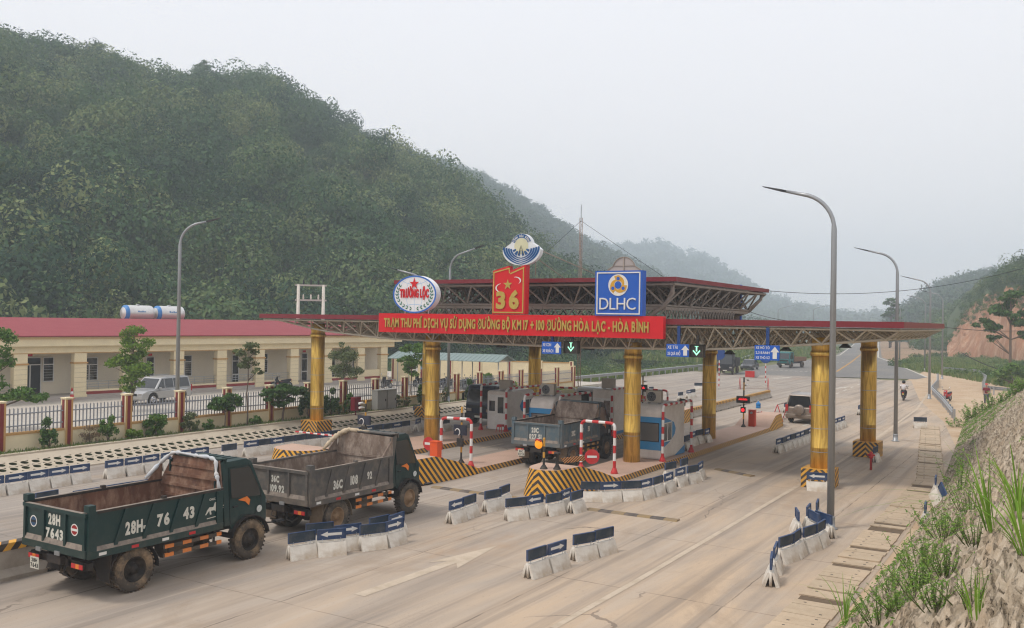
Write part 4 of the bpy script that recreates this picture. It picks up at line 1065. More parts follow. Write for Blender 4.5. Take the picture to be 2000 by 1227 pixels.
M_kerb2 = stripes_mat('wall_cap_stripes', *YB, (0.6, 1.0, -.8), .36, .5, damt=.3)
jersey(-21.3, -8, -21.15, 13.6, .84, 'stained concrete lane wall with striped top left of the rear truck')
jersey(-21.3, 56.7, -21.9, 78.0, .62, 'far concrete lane wall running away beyond the middle toll island')

# speed bumps
def bump(p, q_, label):
    d = q_ - p; Ln = d.length; t = thing('speed_bump', label, 'speed bump', (p.x, p.y, 0), math.atan2(d.y, d.x), 'rubber speed bumps across the lanes')
    n = max(2, round(Ln / .42))
    for i in range(n):
        a, b = Ln * i / n + .004, Ln * (i + 1) / n - .004; mb = MB()
        mb.prism([(-.17, .0), (.17, .0), (.11, .045), (-.11, .045)], a, b, 'x', 0)
        mb.build('black_section' if i % 2 else 'yellow_section', mat('rubber', (.06, .055, .055), .8, dirt=(.28, .22, .17), damt=.6) if i % 2 else mat('worn_yellow', (.30, .21, .1), .8, dirt=(.2, .16, .12), damt=.9, dscale=3), t)
bump(G(1148, 995), G(1325, 1018), 'worn yellow and black speed bump in front of the nearest toll island')
bump(G(846, 952), G(1018, 975), 'dusty speed bump between the grey truck and the nearest toll island')
bump(G(1400, 917), G(1470, 931), 'short dark speed bump in the shade of the canopy')

# ============================================================ BARRIER UNITS
UNIT_L = .78
def unit_proto(arrow_):
    t = thing('lane_barrier', 'x', 'lane barrier', (0, 0, 0))
    mb = MB(); h = .34; l = UNIT_L / 2 - .02
    # two leaning slabs with a hollow between and a post at each end
    for s in (-1, 1):
        mb.prism([(s * .21, 0), (s * .12, 0), (s * .02, h), (s * .075, h)][::s], -l, l, 'x', 0)
    mb.box(-l + .04, l - .04, -.02, .02, .04, h - .01, 0)
    mb.build('concrete_base', M_unit, t)
    for s in (-1, 1): mb = MB(); mb.tube([(s * (l - .02), 0, .02), (s * (l - .02), 0, h + .03)], .035, 8); mb.build('end_post', M_unit, t)
    for s in (-1, 1): mb = MB(); mb.tube([(s * .24, 0, h - .06), (s * .24, 0, .43)], .014, 6); mb.build('stem', M_white, t)
    mb = MB(); b0, b1 = .41, .68; pl = UNIT_L / 2 - .012
    mb.box(-pl + .012, pl - .012, -.008, .008, b0 + .012, b1 - .012, 1 if not arrow_ else 0)
    for a, b, c, d in ((-pl, pl, b0, b0 + .012), (-pl, pl, b1 - .012, b1)): mb.box(a, b, -.028, .028, c, d, 0)
    for a, b in ((-pl, -pl + .012), (pl - .012, pl)): mb.box(a, b, -.028, .028, b0 + .012, b1 - .012, 0)
    mb.build('board', [M_boardblue, M_boardback], t)
    if arrow_:
        mb = MB(); M = face_my(0, -.0085, (b0 + b1) / 2); s = arrow_
        flat(mb, [(s * -.27, -.035), (s * .10, -.035), (s * .10, -.075), (s * .29, 0), (s * .10, .075), (s * .10, .035), (s * -.27, .035)][::s], .002, 0, M)
        mb.build('arrow', M_white, t)
    return t
protos = {None: unit_proto(0), 'R': unit_proto(1), 'L': unit_proto(-1)}
_used = {k: False for k in protos}
def place_unit(x, y, rz, face, label, group, z=0.0, tilt=None):
    p = protos[face]
    if not _used[face]: _used[face] = True; o = p; o.location = (x, y, z); o.rotation_euler = (0, 0, rz); o['label'] = label; o['group'] = group
    else: o = dup(p, (x, y, z), rz, label, group)
    if tilt: o.rotation_euler = (tilt[0], tilt[1], rz)
    elif z == 0.0: o.rotation_euler = (R(rnd.uniform(-1.6, 1.6)), 0, rz + R(rnd.uniform(-2.2, 2.2)))
    return o
def unit_px(pl, pr, face, label, group, z=0.0, off=.19):
    """place a unit by the two ends of the foot of its near side"""
    a, b = G(*pl, z=z), G(*pr, z=z); m = (a + b) / 2; d = (b - a).normalized(); nrm = Vector((-d.y, d.x, 0))
    view = Vector((m.x, m.y, 0)); 
    if nrm.dot(view) < 0: nrm = -nrm
    c = m + nrm * off
    rz = math.atan2(d.y, d.x)
    place_unit(c.x, c.y, rz, face, label, group, z)
def cluster(units, where, group, z=0.0):
    for i, (pl, pr, f) in enumerate(units):
        what = {'R': 'right arrow', 'L': 'left arrow', None: 'plain blue'}[f]
        unit_px(pl, pr, f, '%s %s barrier from the left %s' % (ORD[i], what, where), group, z)
A = [((573, 1097), (618.5, 1089), None), ((625.4, 1089.7), (675.3, 1084.7), 'L'), ((604, 1076), (651, 1071), None), ((663, 1080), (707, 1074), 'R'), ((708, 1079), (759, 1072), None),
     ((735, 1062), (766, 1054), None), ((761, 1071), (798.6, 1060), 'R'), ((769, 1058), (802, 1045), 'R')]
cluster(A, 'in the cluster between the trucks', 'barriers clustered by the front truck')
cluster([((887, 1025), (914, 1017), 'L'), ((915, 1015), (937.6, 1007), None)], 'in the pair right of the grey truck', 'pair of barriers right of the grey truck')
cluster([((956.4, 1002), (983.7, 996), None), ((984.3, 993.3), (1005, 984), None)], 'in the pair left of the island nose', 'pair of barriers left of the island nose')
C1 = [((995, 1019.6), (1033.3, 1015), None), ((1037, 1014), (1067.4, 1008.2), 'L'), ((1074.2, 1010.3), (1106.7, 1003.5), None), ((1105.7, 1001.6), (1124.2, 993), 'L'), ((1122.2, 1005.7), (1148.6, 996.4), None)]
cluster(C1, 'in front of the striped nose', 'barriers in front of the striped nose')
C2 = [((1139, 981.5), (1175, 981.8), None), ((1176.5, 982.4), (1216.8, 980.3), 'R'), ((1217.4, 980.3), (1257, 978.7), None), ((1257.7, 978.4), (1282.5, 971.6), 'R'), ((1282.5, 971.6), (1303.6, 964.8), None),
      ((1303.6, 965.4), (1327, 956.7), 'R'), ((1326, 953), (1348.5, 946.8), 'R'), ((1349, 946.8), (1372.3, 942), None), ((1371, 941), (1382, 932), 'R')]
cluster(C2, 'right of the striped nose', 'curved row of barriers right of the nose')
cluster([((1304, 940), (1330, 935), None), ((1331, 934), (1358, 924), None)], 'behind the curved row', 'barriers behind the curved row')
cluster([((1041.6, 1133.4), (1078.8, 1121), None), ((1080.4, 1120.4), (1116.7, 1108), 'R'), ((1130, 1098.7), (1168.7, 1091), None), ((1171.8, 1088.8), (1207.5, 1079.5), None)], 'in the row out on the open lane', 'four barriers out on the open lane')
E_ = [((1521, 1153), (1523, 1129), 'L'), ((1524, 1127), (1533, 1109), 'L'), ((1535, 1103.5), (1562, 1094.5), None), ((1562, 1094.5), (1579, 1082), None), ((1580, 1082), (1606.7, 1073.4), None), ((1607, 1073), (1624, 1061), None)]
for i, (a, b, f) in enumerate(E_):
    unit_px(a, b, f, '%s barrier from the bottom in the curve by the tall lamp post' % ORD[i], 'curve of barriers by the tall lamp post')
for (px, py, rz, f, lb) in ((1557, 1040, R(110), 'L', 'barrier standing alone end-on left of the lamp post curve'), (1580, 1030, R(96), 'L', 'farthest left barrier behind the lamp post curve'), (1590, 1044, R(128), 'R', 'arrow barrier just behind the lamp post curve'),
                            (1609, 1047, R(138), 'R', 'slanting barrier with arrow touching the tall lamp post'), (1597, 1020, R(100), None, 'small end-on barrier farthest back beside the tall lamp post')):
    p = G(px, py); place_unit(p.x, p.y, rz, f, lb, 'loose barriers behind the lamp post curve')
def row(pa, pb, n, faces, where, group, z=0.0):
    a, b = G(*pa, z=z), G(*pb, z=z)
    for i in range(n):
        p = a.lerp(b, i / n); q_ = a.lerp(b, (i + .96) / n); m = (p + q_) / 2; d = (b - a).normalized(); nn = Vector((-d.y, d.x, 0))
        if nn.dot(Vector((m.x, m.y, 0))) < 0: nn = -nn
        m = m + nn * .19; f = faces[i % len(faces)]
        jj = rnd.uniform(-.035, .035); what = {'R': 'right arrow', 'L': 'left arrow', None: 'plain blue'}[f]
        place_unit(m.x + rnd.uniform(-.03, .03), m.y, math.atan2(d.y, d.x) + jj, f, '%s barrier, %s, %s' % (ORD[i], what, where), group, z)
row((-32, 975.5), (182, 941.5), 5, ['R'], 'counted right from the left picture edge', 'row of barriers at the left picture edge')
row((211, 937), (415, 904.5), 6, ['R', 'R', 'R', 'R', 'L', 'R'], 'in the left row above the rear truck bed', 'left row of barriers above the rear truck')
row((441, 901), (468, 897), 1, [None], 'alone above the cab of the rear truck', 'single barrier above the rear cab')
row((482.5, 893), (672, 866.5), 8, ['L', None, 'L', None, None, None, 'L', None], 'in the left row beside the striped column block', 'left row of barriers by the striped column')
row((676, 866), (806, 846), 7, [None, None, 'L', None, None, 'R', None], 'in the left row behind the grey truck cab', 'left row of barriers behind the grey truck')
row((812, 845), (832, 838), 1, ['R'], 'left of the gold column behind the cab', 'left row of barriers behind the grey truck')
row((863, 844), (888, 840), 1, [None], 'right of the gold column under the white pipe frame', 'far left barriers')
row((808, 815), (828, 812), 1, ['L'], 'beside the rear striped column block', 'far left barriers')
row((151, 1003), (304, 975), 4, ['L', 'L', 'L', None], 'showing just above the rear truck bed side', 'barriers behind the rear truck bed')
row((85, 1006), (112, 1001), 1, [None], 'behind the tailgate corner of the rear truck', 'barriers behind the rear truck bed')
cluster([((1341.6, 882), (1356, 876), None), ((1352, 873), (1368, 868), 'R'), ((1366, 868), (1381, 864.5), None), ((1380, 867), (1396, 861), 'R')], 'beside the booth on the near island', 'barriers on the near island', z=.22)
row((1524.5, 886), (1593, 860), 8, ['R', None, 'R', None, 'R', 'R', None, 'R'], 'in the row left of the right gold column', 'right lane row of barriers')
row((1627, 845), (1657, 833.5), 4, ['R', 'R', 'R', 'R'], 'in the short row right of the lamp post', 'short row of barriers beyond the lamp post')
row((1535, 807), (1560, 803), 2, [None, None], 'left of the silver car with spare wheel', 'barriers left of the silver car')
row((1577, 959), (1613, 961.5), 1, ['L'], 'in front of the near right striped block', 'barriers at the right column')
row((1707, 907), (1731, 898), 1, [None], 'beside the red hydrant', 'barriers at the right column')
row((1786.5, 837), (1813.5, 838), 1, [None], 'at the far end of the drain cover', 'barriers beside the drain')
for (px, py, rz, f, lb, tl) in ((1808, 1024, R(96), 'L', 'upright end-on barrier beside the drain below the tipped one', None), (1831, 990, R(120), 'L', 'tipped over barrier lying against the foot of the slope', (R(6), R(-38))), (1828, 966, R(94), None, 'rear end-on barrier beside the drain at the slope foot', None)):
    p = G(px, py); place_unit(p.x, p.y, rz, f, lb, 'barriers beside the drain', .0 if not tl else .12, tl)
for i, (px, py) in enumerate(((1329, 782.5), (1345.5, 778), (1353, 776), (1260, 773), (1272, 771), (1364, 762))):
    p = G(px, py); place_unit(p.x, p.y, R(82) if i < 5 else R(30), 'R' if i in (1, 3) else None, ['left barrier of the far trio beside the back gold column', 'middle barrier of the far trio with white window', 'right barrier of the far trio', 'left far barrier above the near booth roof', 'right far barrier above the near booth roof', 'single far barrier just left of the back gold column'][i], 'far barriers out on the plaza')
for i in range(6):
    a = G(1205 - i * 9, 783 + i * 1.3 if False else 790 + i * 2); 
row((1160, 820), (1238, 798), 5, [None, 'R', None, None, 'R'], 'behind the middle booth', 'far barriers behind the booths')
row((1180, 790), (1226, 779), 3, ['R', None, 'R'], 'in the farther row behind the middle booth', 'farther barriers behind the booths')
row((1680, 813), (1688, 808), 1, [None], 'left of the rear right gold column', 'far barriers by the right column')

# ============================================================ TOLL BOOTHS
def booth(x0, x1, y0, y1, h, label, front):
    """front: True when the glazed blue front faces the camera"""
    cx, cy = (x0 + x1) / 2, (y0 + y1) / 2; z = .22
    t = thing('toll_booth', label, 'toll booth', (cx, cy, z), 0, 'toll booths on the islands')
    w_, l = (x1 - x0) / 2, (y1 - y0) / 2; s = -1 if front else 1      # s: direction of the glazed front
    yf, yb = s * l, -s * l
    # side profile with the rounded upper front corner
    def prof(e=0):
        r = .45; p = [(yb - s * -e, 0), (yb - s * -e, h + e)]
        for i in range(7):
            a = R(90 * i / 6); p.append((yf - s * r + s * (r + e) * math.sin(a) * 1.0, h - r + (r + e) * math.cos(a)))
        p.append((yf + s * e, 0)); return p
    mb = MB(); pr = prof()
    mb.prism(pr, -w_, w_, 'x', 0); mb.build('shell', M_bwhite, t, bevel=.10)
    # blue patches: front band and pointed side patch
    mb = MB(); e = .012
    M = Matrix(((1, 0, 0, 0), (0, 0, s, yf + s * e), (0, 1, 0, 0), (0, 0, 0, 1)))
    mb.add([(-w_ + .04, .42, 0), (w_ - .0, .42, 0), (w_ - .0, h - .52, 0), (-w_ + .04, h - .52, 0)], [(0, 1, 2, 3)], 0, M)
    for sx in (-1, 1):
        Ms = Matrix(((0, 0, sx, sx * (w_ + .006)), (1, 0, 0, 0), (0, 1, 0, 0), (0, 0, 0, 1)))
        pts = [(yf + s * .011, .42), (yf - s * 1.15, .75), (yf - s * 1.62, 1.02), (yf - s * 1.72, 1.25), (yf - s * 1.5, 1.55), (yf - s * .25, h - .5), (yf + s * .011, h - .52)]
        mb.add([(a, b, .002) for a, b in pts], [tuple(range(len(pts)))], 0, Ms)
        pts = [(yb + s * .02, .02), (yb + s * .02, .40), (yb + s * 1.3, .02)] if front else [(yb + s * .02, .02), (yb + s * .02, .16), (yf - s * .1, .16), (yf - s * .1, .02)]
        mb.add([(a, b, .002) for a, b in pts], [tuple(range(len(pts)))], 0, Ms)
    mb.build('blue_panel', M_blueb, t)
    f = MB(); f.add([(-w_ + .12, .82, .0), (w_ - .12, .82, 0), (w_ - .12, 1.58, 0), (-w_ + .16, 1.58, 0)], [(0, 1, 2, 3)], 0, M @ Matrix.Translation((0, 0, .004)))
    wn = f.build('front_window', M_curtain, t)
    g = MB(); q_ = [(-w_ + .10, .80), (w_ - .10, .80), (w_ - .10, 1.60), (-w_ + .13, 1.60)]
    for i in range(4):
        a, b = q_[i], q_[(i + 1) % 4]; g.tube([M @ Vector((a[0], a[1], .01)), M @ Vector((b[0], b[1], .01))], .018, 6)
    g.build('frame', M_dark, wn)
    for sx in (-1, 1):
        Ms = Matrix(((0, 0, sx, sx * (w_ + .012)), (1, 0, 0, 0), (0, 1, 0, 0), (0, 0, 0, 1)))
        a, b = sorted((yf - s * .22, yf - s * 1.18)); f = MB(); f.box(a, b, .80, 1.56, 0, .012, 0, Ms); wn = f.build('side_window', M_curtain, t)
        g = MB()
        for aa, bb, cc, dd in ((a - .03, b + .03, .76, .80), (a - .03, b + .03, 1.56, 1.60), (a - .03, a, .801, 1.559), (b, b + .03, .801, 1.559), ((a + b) / 2 - .02, (a + b) / 2 + .02, .801, 1.559)): g.box(aa, bb, cc, dd, .0, .03, 0, Ms)
        g.build('frame', M_white, wn)
    # door end
    Mb = Matrix(((-s * -1, 0, 0, 0), (0, 0, -s, yb - s * .004), (0, 1, 0, 0), (0, 0, 0, 1)))
    g = MB(); g.box(-w_ + .08, w_ - .08, .03, 1.92, 0, .02, 0, Mb); dr = g.build('door', M_white, t)
    g = MB(); g.box(-w_ + .18, -.10, 1.02, 1.58, .021, .03, 0, Mb); g.box(.08, w_ - .2, .92, 1.80, .021, .03, 0, Mb); g.build('pane', M_glass, dr)
    g = MB(); g.box(w_ - .16, w_ - .12, .9, 1.02, .021, .06, 0, Mb); g.build('handle', M_galv, dr)
    return t
booth(-16.45, -15.15, 37.3, 40.2, 2.38, 'white and blue toll booth on the near island with front window facing the camera', True)
booth(-22.0, -20.7, 37.6, 40.6, 2.38, 'blue fronted toll booth half hidden behind the blue dump truck', True)
booth(-21.95, -20.65, 44.2, 47.3, 2.38, 'rear toll booth of the middle island, its blank end above the blue truck', False)
booth(-27.4, -26.1, 42.2, 45.3, 2.12, 'toll booth on the left island showing its white door end', False)
def aircon(x, y, z, rz, label):
    t = thing('air_conditioner', label, 'air conditioner', (x, y, z), rz, 'outdoor units on the booth roofs')
    mb = MB(); mb.box(-.36, .36, -.14, .14, .05, .58); mb.build('casing', mat('aircon_casing', (.42, .38, .32), .6, dirt=(.3, .25, .2), damt=.5), t, bevel=.015)
    mb = MB(); M = face_my(-.08, -.142, .31); mb.add([(.22 * math.cos(i * math.pi / 14), .22 * math.sin(i * math.pi / 14), .004) for i in range(28)], [tuple(range(28))], 0, M); fan = mb.build('fan_grille', M_dark, t)
    mb = MB()
    for r_ in (.07, .12, .17, .215): mb.tube([M @ Vector((r_ * math.cos(i * math.pi / 10), r_ * math.sin(i * math.pi / 10), .012)) for i in range(21)], .006, 4, cap=False)
    mb.build('guard_ring', M_galv, fan)
    mb = MB()
    for s in (-1, 1): mb.box(s * .25 - .02, s * .25 + .02, -.18, .18, 0, .05)
    mb.build('foot', M_galv, t); return t
ac = PY(1298, 789, 38.2); aircon(-15.85, 38.2, 2.60, 0, 'air conditioner unit on the roof of the near island booth')
aircon(-21.5, 38.6, 2.60, 0, 'air conditioner unit on the roof of the blue fronted middle booth')
aircon(-21.2, 44.7, 2.60, R(180), 'air conditioner unit seen from behind on the rear middle booth')
aircon(-26.6, 42.9, 2.34, R(180), 'air conditioner unit seen from behind on the left island booth')

# ============================================================ PIPE FRAMES
def bent(pts, rad=.22):
    P_ = [Vector(p) for p in pts]; out_ = [P_[0]]
    for i in range(1, len(P_) - 1):
        a = (P_[i - 1] - P_[i]).normalized(); b = (P_[i + 1] - P_[i]).normalized(); s = P_[i] + a * rad; e = P_[i] + b * rad
        for k in range(6):
            t_ = k / 5; out_.append(s * (1 - t_) ** 2 + P_[i] * 2 * t_ * (1 - t_) + e * t_ ** 2)
    out_.append(P_[-1]); return out_
def subdiv(pts, step):
    o = [pts[0]]
    for a, b in zip(pts[:-1], pts[1:]):
        n = max(1, int((b - a).length / step + .5))
        for k in range(1, n + 1): o.append(a.lerp(b, k / n))
    return o
def pipe_frame(p1, p2, h, label, r=.062, band=.30, z=.22):
    """red and white hoop between two feet"""
    m = Vector(((p1[0] + p2[0]) / 2, (p1[1] + p2[1]) / 2, z)); t = thing('pipe_frame', label, 'guard frame', m, 0, 'red and white pipe frames')
    a = Vector((p1[0], p1[1], z)) - m; b = Vector((p2[0], p2[1], z)) - m; up = Vector((0, 0, h))
    pts = subdiv(bent([a, a + up, b + up, b]), .05); L_ = [0]
    for i in range(1, len(pts)): L_.append(L_[-1] + (pts[i] - pts[i - 1]).length)
    mb = MB(); mb.tube(pts, r, 12, mifn=lambda i: int(L_[i] / band) % 2); mb.build('hoop', [M_red, M_white], t)
    for f_ in (a, b):
        mb = MB(); mb.lathe([(.15, 0), (.15, .02), (.075, .22)], 12, c=tuple(f_)); mb.build('foot', M_red, t)
def legs(px1, px2): 
    a, b = G(*px1, z=.22), G(*px2, z=.22); return (a.x, a.y), (b.x, b.y)
a, b = legs((861, 907), (919.6, 912)); pipe_frame(a, b, 1.93, 'red and white pipe frame on the island right of the grey truck cab')
a, b = legs((1134.5, 917), (1199.7, 925)); pipe_frame(a, b, 1.98, 'nearest red and white pipe frame behind the striped nose')
pipe_frame((-14.98, 37.1), (-14.98, 40.6), 2.42, 'pipe frame along the near side of the near island booth')
pipe_frame((-16.72, 37.2), (-16.72, 40.6), 2.42, 'pipe frame on the far side of the near island booth')
pipe_frame((-20.5, 37.9), (-20.5, 41.1), 2.46, 'pipe frame along the right of the blue fronted middle booth')
pipe_frame((-22.08, 37.3), (-22.08, 40.9), 2.46, 'pipe frame along the left of the blue fronted middle booth')
pipe_frame((-20.48, 43.6), (-20.48, 47.4), 2.46, 'pipe frame along the right of the rear middle booth')
pipe_frame((-27.45, 41.7), (-27.45, 45.2), 2.46, 'pipe frame on the left of the left island booth')
pipe_frame((-25.95, 41.9), (-25.95, 45.6), 2.30, 'pipe frame on the right of the left island booth')
a = PY(1259, 770, 51.5); b = PY(1304, 770, 51.5); pipe_frame((a.x, 51.5), (b.x, 51.5), 1.95, 'far pipe frame showing above the near booth roof')
a = PY(1079, 770, 48.6); b = PY(1124, 770, 48.6); pipe_frame((a.x, 48.6), (b.x, 48.6), 2.0, 'far pipe frame in front of the white lorry behind the booths')

# ============================================================ POLES, BOOM GATES, SIGNALS
def pole(px, py, h, label, extra=(), z=.22, x=None, y=None, c=(0, 1), band=.42):
    p = Vector((x, y, z)) if x is not None else G(px, py, z=z)
    t = thing('signal_pole', label, 'signal pole', p, 0, 'black and yellow signal poles')
    n = int(h / .05); pts = [Vector((0, 0, h * i / n)) for i in range(n + 1)]
    mb = MB(); mb.tube(pts, .042, 10, mifn=lambda i: int(i * .05 / band + .0) % 2); mb.build('post', [M_black, M_yellow], t)
    mb = MB(); mb.lathe([(.15, 0), (.15, .02), (.06, .16)], 10); mb.build('foot', M_black, t)
    for e in extra:
        k = e[0]
        if k == 'board':    # half turned display box
            _, zz, w_, h_, m_, nm = e; mb = MB(); mb.box(-w_ / 2, w_ / 2, -.14, -.045, zz, zz + h_); o = mb.build(nm, m_, t)
        elif k == 'led':
            _, zz, w_, h_, tx = e; mb = MB(); mb.box(-w_ / 2, w_ / 2, -.16, -.045, zz, zz + h_); o = mb.build('display', M_black, t)
            mb = MB(); M = face_my(0, -.165, zz)
            for q_ in range(int(w_ / .085)):
                a_ = -w_ * .32 + q_ * .058; mb.add([(a_, h_ * .42, 0), (a_ + .036, h_ * .42, 0), (a_ + .036, h_ * (.60 + .14 * (q_ % 2)), 0), (a_, h_ * (.60 + .14 * (q_ % 2)), 0)], [(0, 1, 2, 3)], 0, M)
            mb.build('red_dots', M_ledr, o)
        elif k == 'light':
            _, zz, m_, dx = e; mb = MB(); mb.box(dx - .14, dx + .14, -.16, -.045, zz, zz + .34); o = mb.build('lamp_housing', M_black, t)
            mb = MB(); M = face_my(dx, -.165, zz + .17); mb.add([(.10 * math.cos(i * math.pi / 10), .10 * math.sin(i * math.pi / 10), 0) for i in range(20)], [tuple(range(20))], 0, M); mb.build('lens', m_, o)
        elif k == 'camera':
            _, zz, dx = e; mb = MB(); mb.tube([(0, 0, zz), (dx, -.05, zz + .02)], .015, 6); mb.tube([(dx - .02, -.2, zz), (dx + .02, .02, zz + .02)], .05, 8); mb.build('camera', M_white, t)
        elif k == 'hook':
            _, zz = e; mb = MB(); mb.tube([(-.1 + .14 * (1 - math.cos(a_)) * 0 - .12 * math.cos(a_), -.16, zz + .14 * math.sin(a_)) for a_ in [R(20 + 12 * q_) for q_ in range(20)]], .022, 8); mb.build('white_ring', M_white, t)
    return t
BX = mat('navy_box', (.02, .025, .045), .5, dirt=(.2, .17, .14), damt=.2)
pole(900.5, 904.5, 2.35, 'yellow and black pole with dark boxes inside the white pipe frame', [('board', 1.18, .62, .42, BX, 'display_box'), ('hook', 1.30), ('board', .70, .30, .34, M_black, 'lamp_box')])
pole(713, 878, 2.25, 'yellow and black pole behind the grey truck with camera on top', [('board', 1.15, .72, .40, BX, 'display_box'), ('hook', 1.28), ('board', .72, .30, .34, M_black, 'lamp_box'), ('camera', 2.1, -.22), ('camera', 1.9, -.2)])
pole(1452, 834, 2.9, 'yellow and black pole with red display and red light on the near island', [('led', 1.40, .78, .40, '12:05'), ('light', .83, M_ledr, 0), ('camera', 2.75, .3), ('camera', 2.45, .16)])
pole(0, 0, 2.9, 'yellow and black pole with small camera behind the near booth', [('camera', 2.55, .18), ('led', 1.95, .62, .40, '08')], x=-18.0 - 3.4, y=49.8)
pole(0, 0, 2.25, 'yellow and black pole rising behind the right end of the near booth', [('light', 1.88, M_black, .14)], x=-16.6, y=46.0 - 2.6, )
# amber lamp and striped arm on the nose of the near island
zt = .98
p = G(1062, 916, z=zt); t = thing('warning_light', 'amber warning light on a black and yellow post on the striped nose', 'warning light', p)
mb = MB(); pts = [Vector((0, 0, i * .05)) for i in range(23)]; mb.tube(pts, .042, 10, mifn=lambda i: 1 if (8 <= i < 12 or i > 15) else 0); mb.build('post', [M_black, M_yellow], t)
mb = MB(); mb.lathe([(.14, 0), (.14, .02), (.055, .15)], 10); mb.build('foot', M_black, t)
mb = MB(); mb.lathe([(.17, 0), (.18, .10), (.05, .16)], 18, 'y', c=(-.19, -.06, .86)); hs = mb.build('housing', M_black, t)
mb = MB(); mb.lathe([(.001, -.06), (.10, -.05), (.15, -.02), (.16, .0)], 18, 'y', c=(-.19, -.06, .86), cap=False); mb.build('lens', M_amber, hs)
mb = MB(); mb.tube([(-.3, -.1, 1.0), (-.19, -.18, 1.05), (-.06, -.1, .98)], .03, 6); mb.build('visor', M_red, t)
p = G(1088, 917, z=zt); t = thing('boom_gate', 'short striped boom arm with round no-entry disc on the striped nose', 'boom gate', p)
mb = MB(); mb.lathe([(.14, 0), (.14, .02), (.06, .16), (.05, .52), (.12, .54), (.12, .60)], 12); mb.build('post', M_black, t)
q1 = G(1103, 917, z=zt) - p; Mx = Matrix.Rotation(R(31), 4, 'Z')
mb = MB(); mb.prism([(.25, .22), (1.42, .40), (1.52, .58), (.12, .40)], -.02, .02, 'y', 0, Mx); mb.build('arm', stripes_mat('arm_stripes', (.50, .20, .04), (.02, .02, .02), (1.0, .6, -1.2), .11, .5, damt=.2), t)
mb = MB(); mb.lathe([(.26, 0), (.26, .02)], 28, 'y', M=Mx, c=(1.22, -.09, .48)); ds = mb.build('disc', M_red, t)
mb = MB(); mb.box(1.05, 1.39, -.096, -.091, .44, .52, 0, Mx); mb.build('white_bar', M_white, ds)
def boom(px, py, label, arm, z=.22, h=1.02, sign=False, m_=None):
    p = G(px, py, z=z); t = thing('boom_gate', label, 'boom gate', p, 0, 'orange boom gate boxes')
    mb = MB(); mb.box(-.19, .19, -.16, .16, .0, h); mb.build('cabinet', m_ or M_orange, t, bevel=.02)
    mb = MB(); mb.box(-.21, .21, -.18, .18, h + .001, h + .03); mb.build('lid', m_ or M_orange, t)
    if arm:
        L_, ang, dz = arm; d = Vector((math.cos(ang), math.sin(ang), 0)); n = 14
        st = Vector((0, 0, h - .14)) + Vector((0, -.2, 0)); pts = [st + d * (L_ * i / n) + Vector((0, 0, dz * i / n)) for i in range(n + 1)]
        mb = MB(); mb.tube(pts, .035, 8, mifn=lambda i: i % 2); mb.build('arm', [M_white, M_red], t)
        mb = MB(); mb.lathe([(.07, -.24), (.07, -.16)], 12, 'y', c=(0, 0, h - .14)); mb.build('pivot', M_galv, t)
    return t
boom(683, 893, 'orange boom gate box with red and white arm behind the grey truck bed', (2.45, R(196), .12))
boom(850.5, 912, 'orange boom gate box right of the grey truck cab', None)
boom(1469, 833, 'orange red boom gate box on the near island beyond the canopy', (1.1, R(75), -.0), h=.95, m_=mat('box_red', (.55, .05, .015), .5))
p = G(838, 905, z=.22); t = thing('no_entry_sign', 'round red no-entry sign on the orange gate box by the cab', 'road sign', (p.x, p.y - .05, .22))
mb = MB(); mb.tube([(0, .03, 0), (0, .03, .95)], .025, 8); mb.build('post', M_galv, t)
mb = MB(); mb.lathe([(.28, -.01), (.28, .01)], 28, 'y', c=(0, 0, .82)); ds = mb.build('disc', M_red, t)
mb = MB(); mb.box(-.19, .19, -.016, -.011, .77, .87); mb.build('white_bar', M_white, ds)

# distant signs and trestles
def tall_sign(px, py, h, label, kinds):
    p = G(px, py); t = thing('road_sign', label, 'road sign', p); n = int(h / .25)
    mb = MB(); mb.tube([(0, 0, .25 * i) for i in range(n + 1)], .05, 8, mifn=lambda i: i % 2); mb.build('post', [M_white, M_red], t)
    for k, z in kinds:
        mb = MB()
        if k == 'disc': mb.lathe([(.62, -.02), (.62, .0)], 24, 'y', c=(0, -.08, z))
        elif k == 'tri': mb.prism([(-.6, z - .4), (.6, z - .4), (0, z + .6)], -.10, -.08, 'y')
        mb.build('plate', mat('plate_blue_' + k, (.02, .06, .22) if k == 'disc' else (.05, .03, .06), .5), t)
tall_sign(1495, 753, 4.2, 'tall striped post with blue disc and triangle under the motorbikes sign', [('disc', 2.9), ('tri', 4.0)])
tall_sign(1404, 760, 4.0, 'striped post with red board beside the back gold column', [('disc', 3.4)])
p = G(1648, 672); 
def trestle(pa, pb, label, with_sign):
    a, b = G(*pa), G(*pb); m = (a + b) / 2; a = a - m; b = b - m; t = thing('road_trestle', label, 'trestle', m, 0, 'red and white trestles')
    d = (b - a).normalized(); nn = Vector((-d.y, d.x, 0)) * .38; mb = MB()
    for e in (a, b):
        mb.tube([e + nn, e + Vector((0, 0, 1.1))], .028, 6); mb.tube([e - nn, e + Vector((0, 0, 1.1))], .028, 6); mb.tube([e + nn, e - nn], .022, 6)
    mb.build('end_frame', M_red, t)
    mb = MB(); mb.tube([a + Vector((0, 0, 1.1)), b + Vector((0, 0, 1.1))], .03, 6); mb.tube([a + Vector((0, 0, .08)), b + Vector((0, 0, .08))], .02, 6); mb.build('rail', mat('rust_white', (.4, .3, .26), .7), t)
    if with_sign:
        mb = MB(); c = a.lerp(b, .35) + Vector((0, 0, 1.15)); mb.box(c.x - .45, c.x + .45, c.y - .02, c.y + .02, c.z, c.z + .6); mb.build('plate', M_red, t)
        mb = MB(); c = a.lerp(b, .55) + Vector((0, 0, 1.5)); mb.lathe([(.4, 0), (.4, .03)], 20, 'y', c=tuple(c)); mb.build('disc', mat('disc_grey', (.35, .35, .35), .5), t)
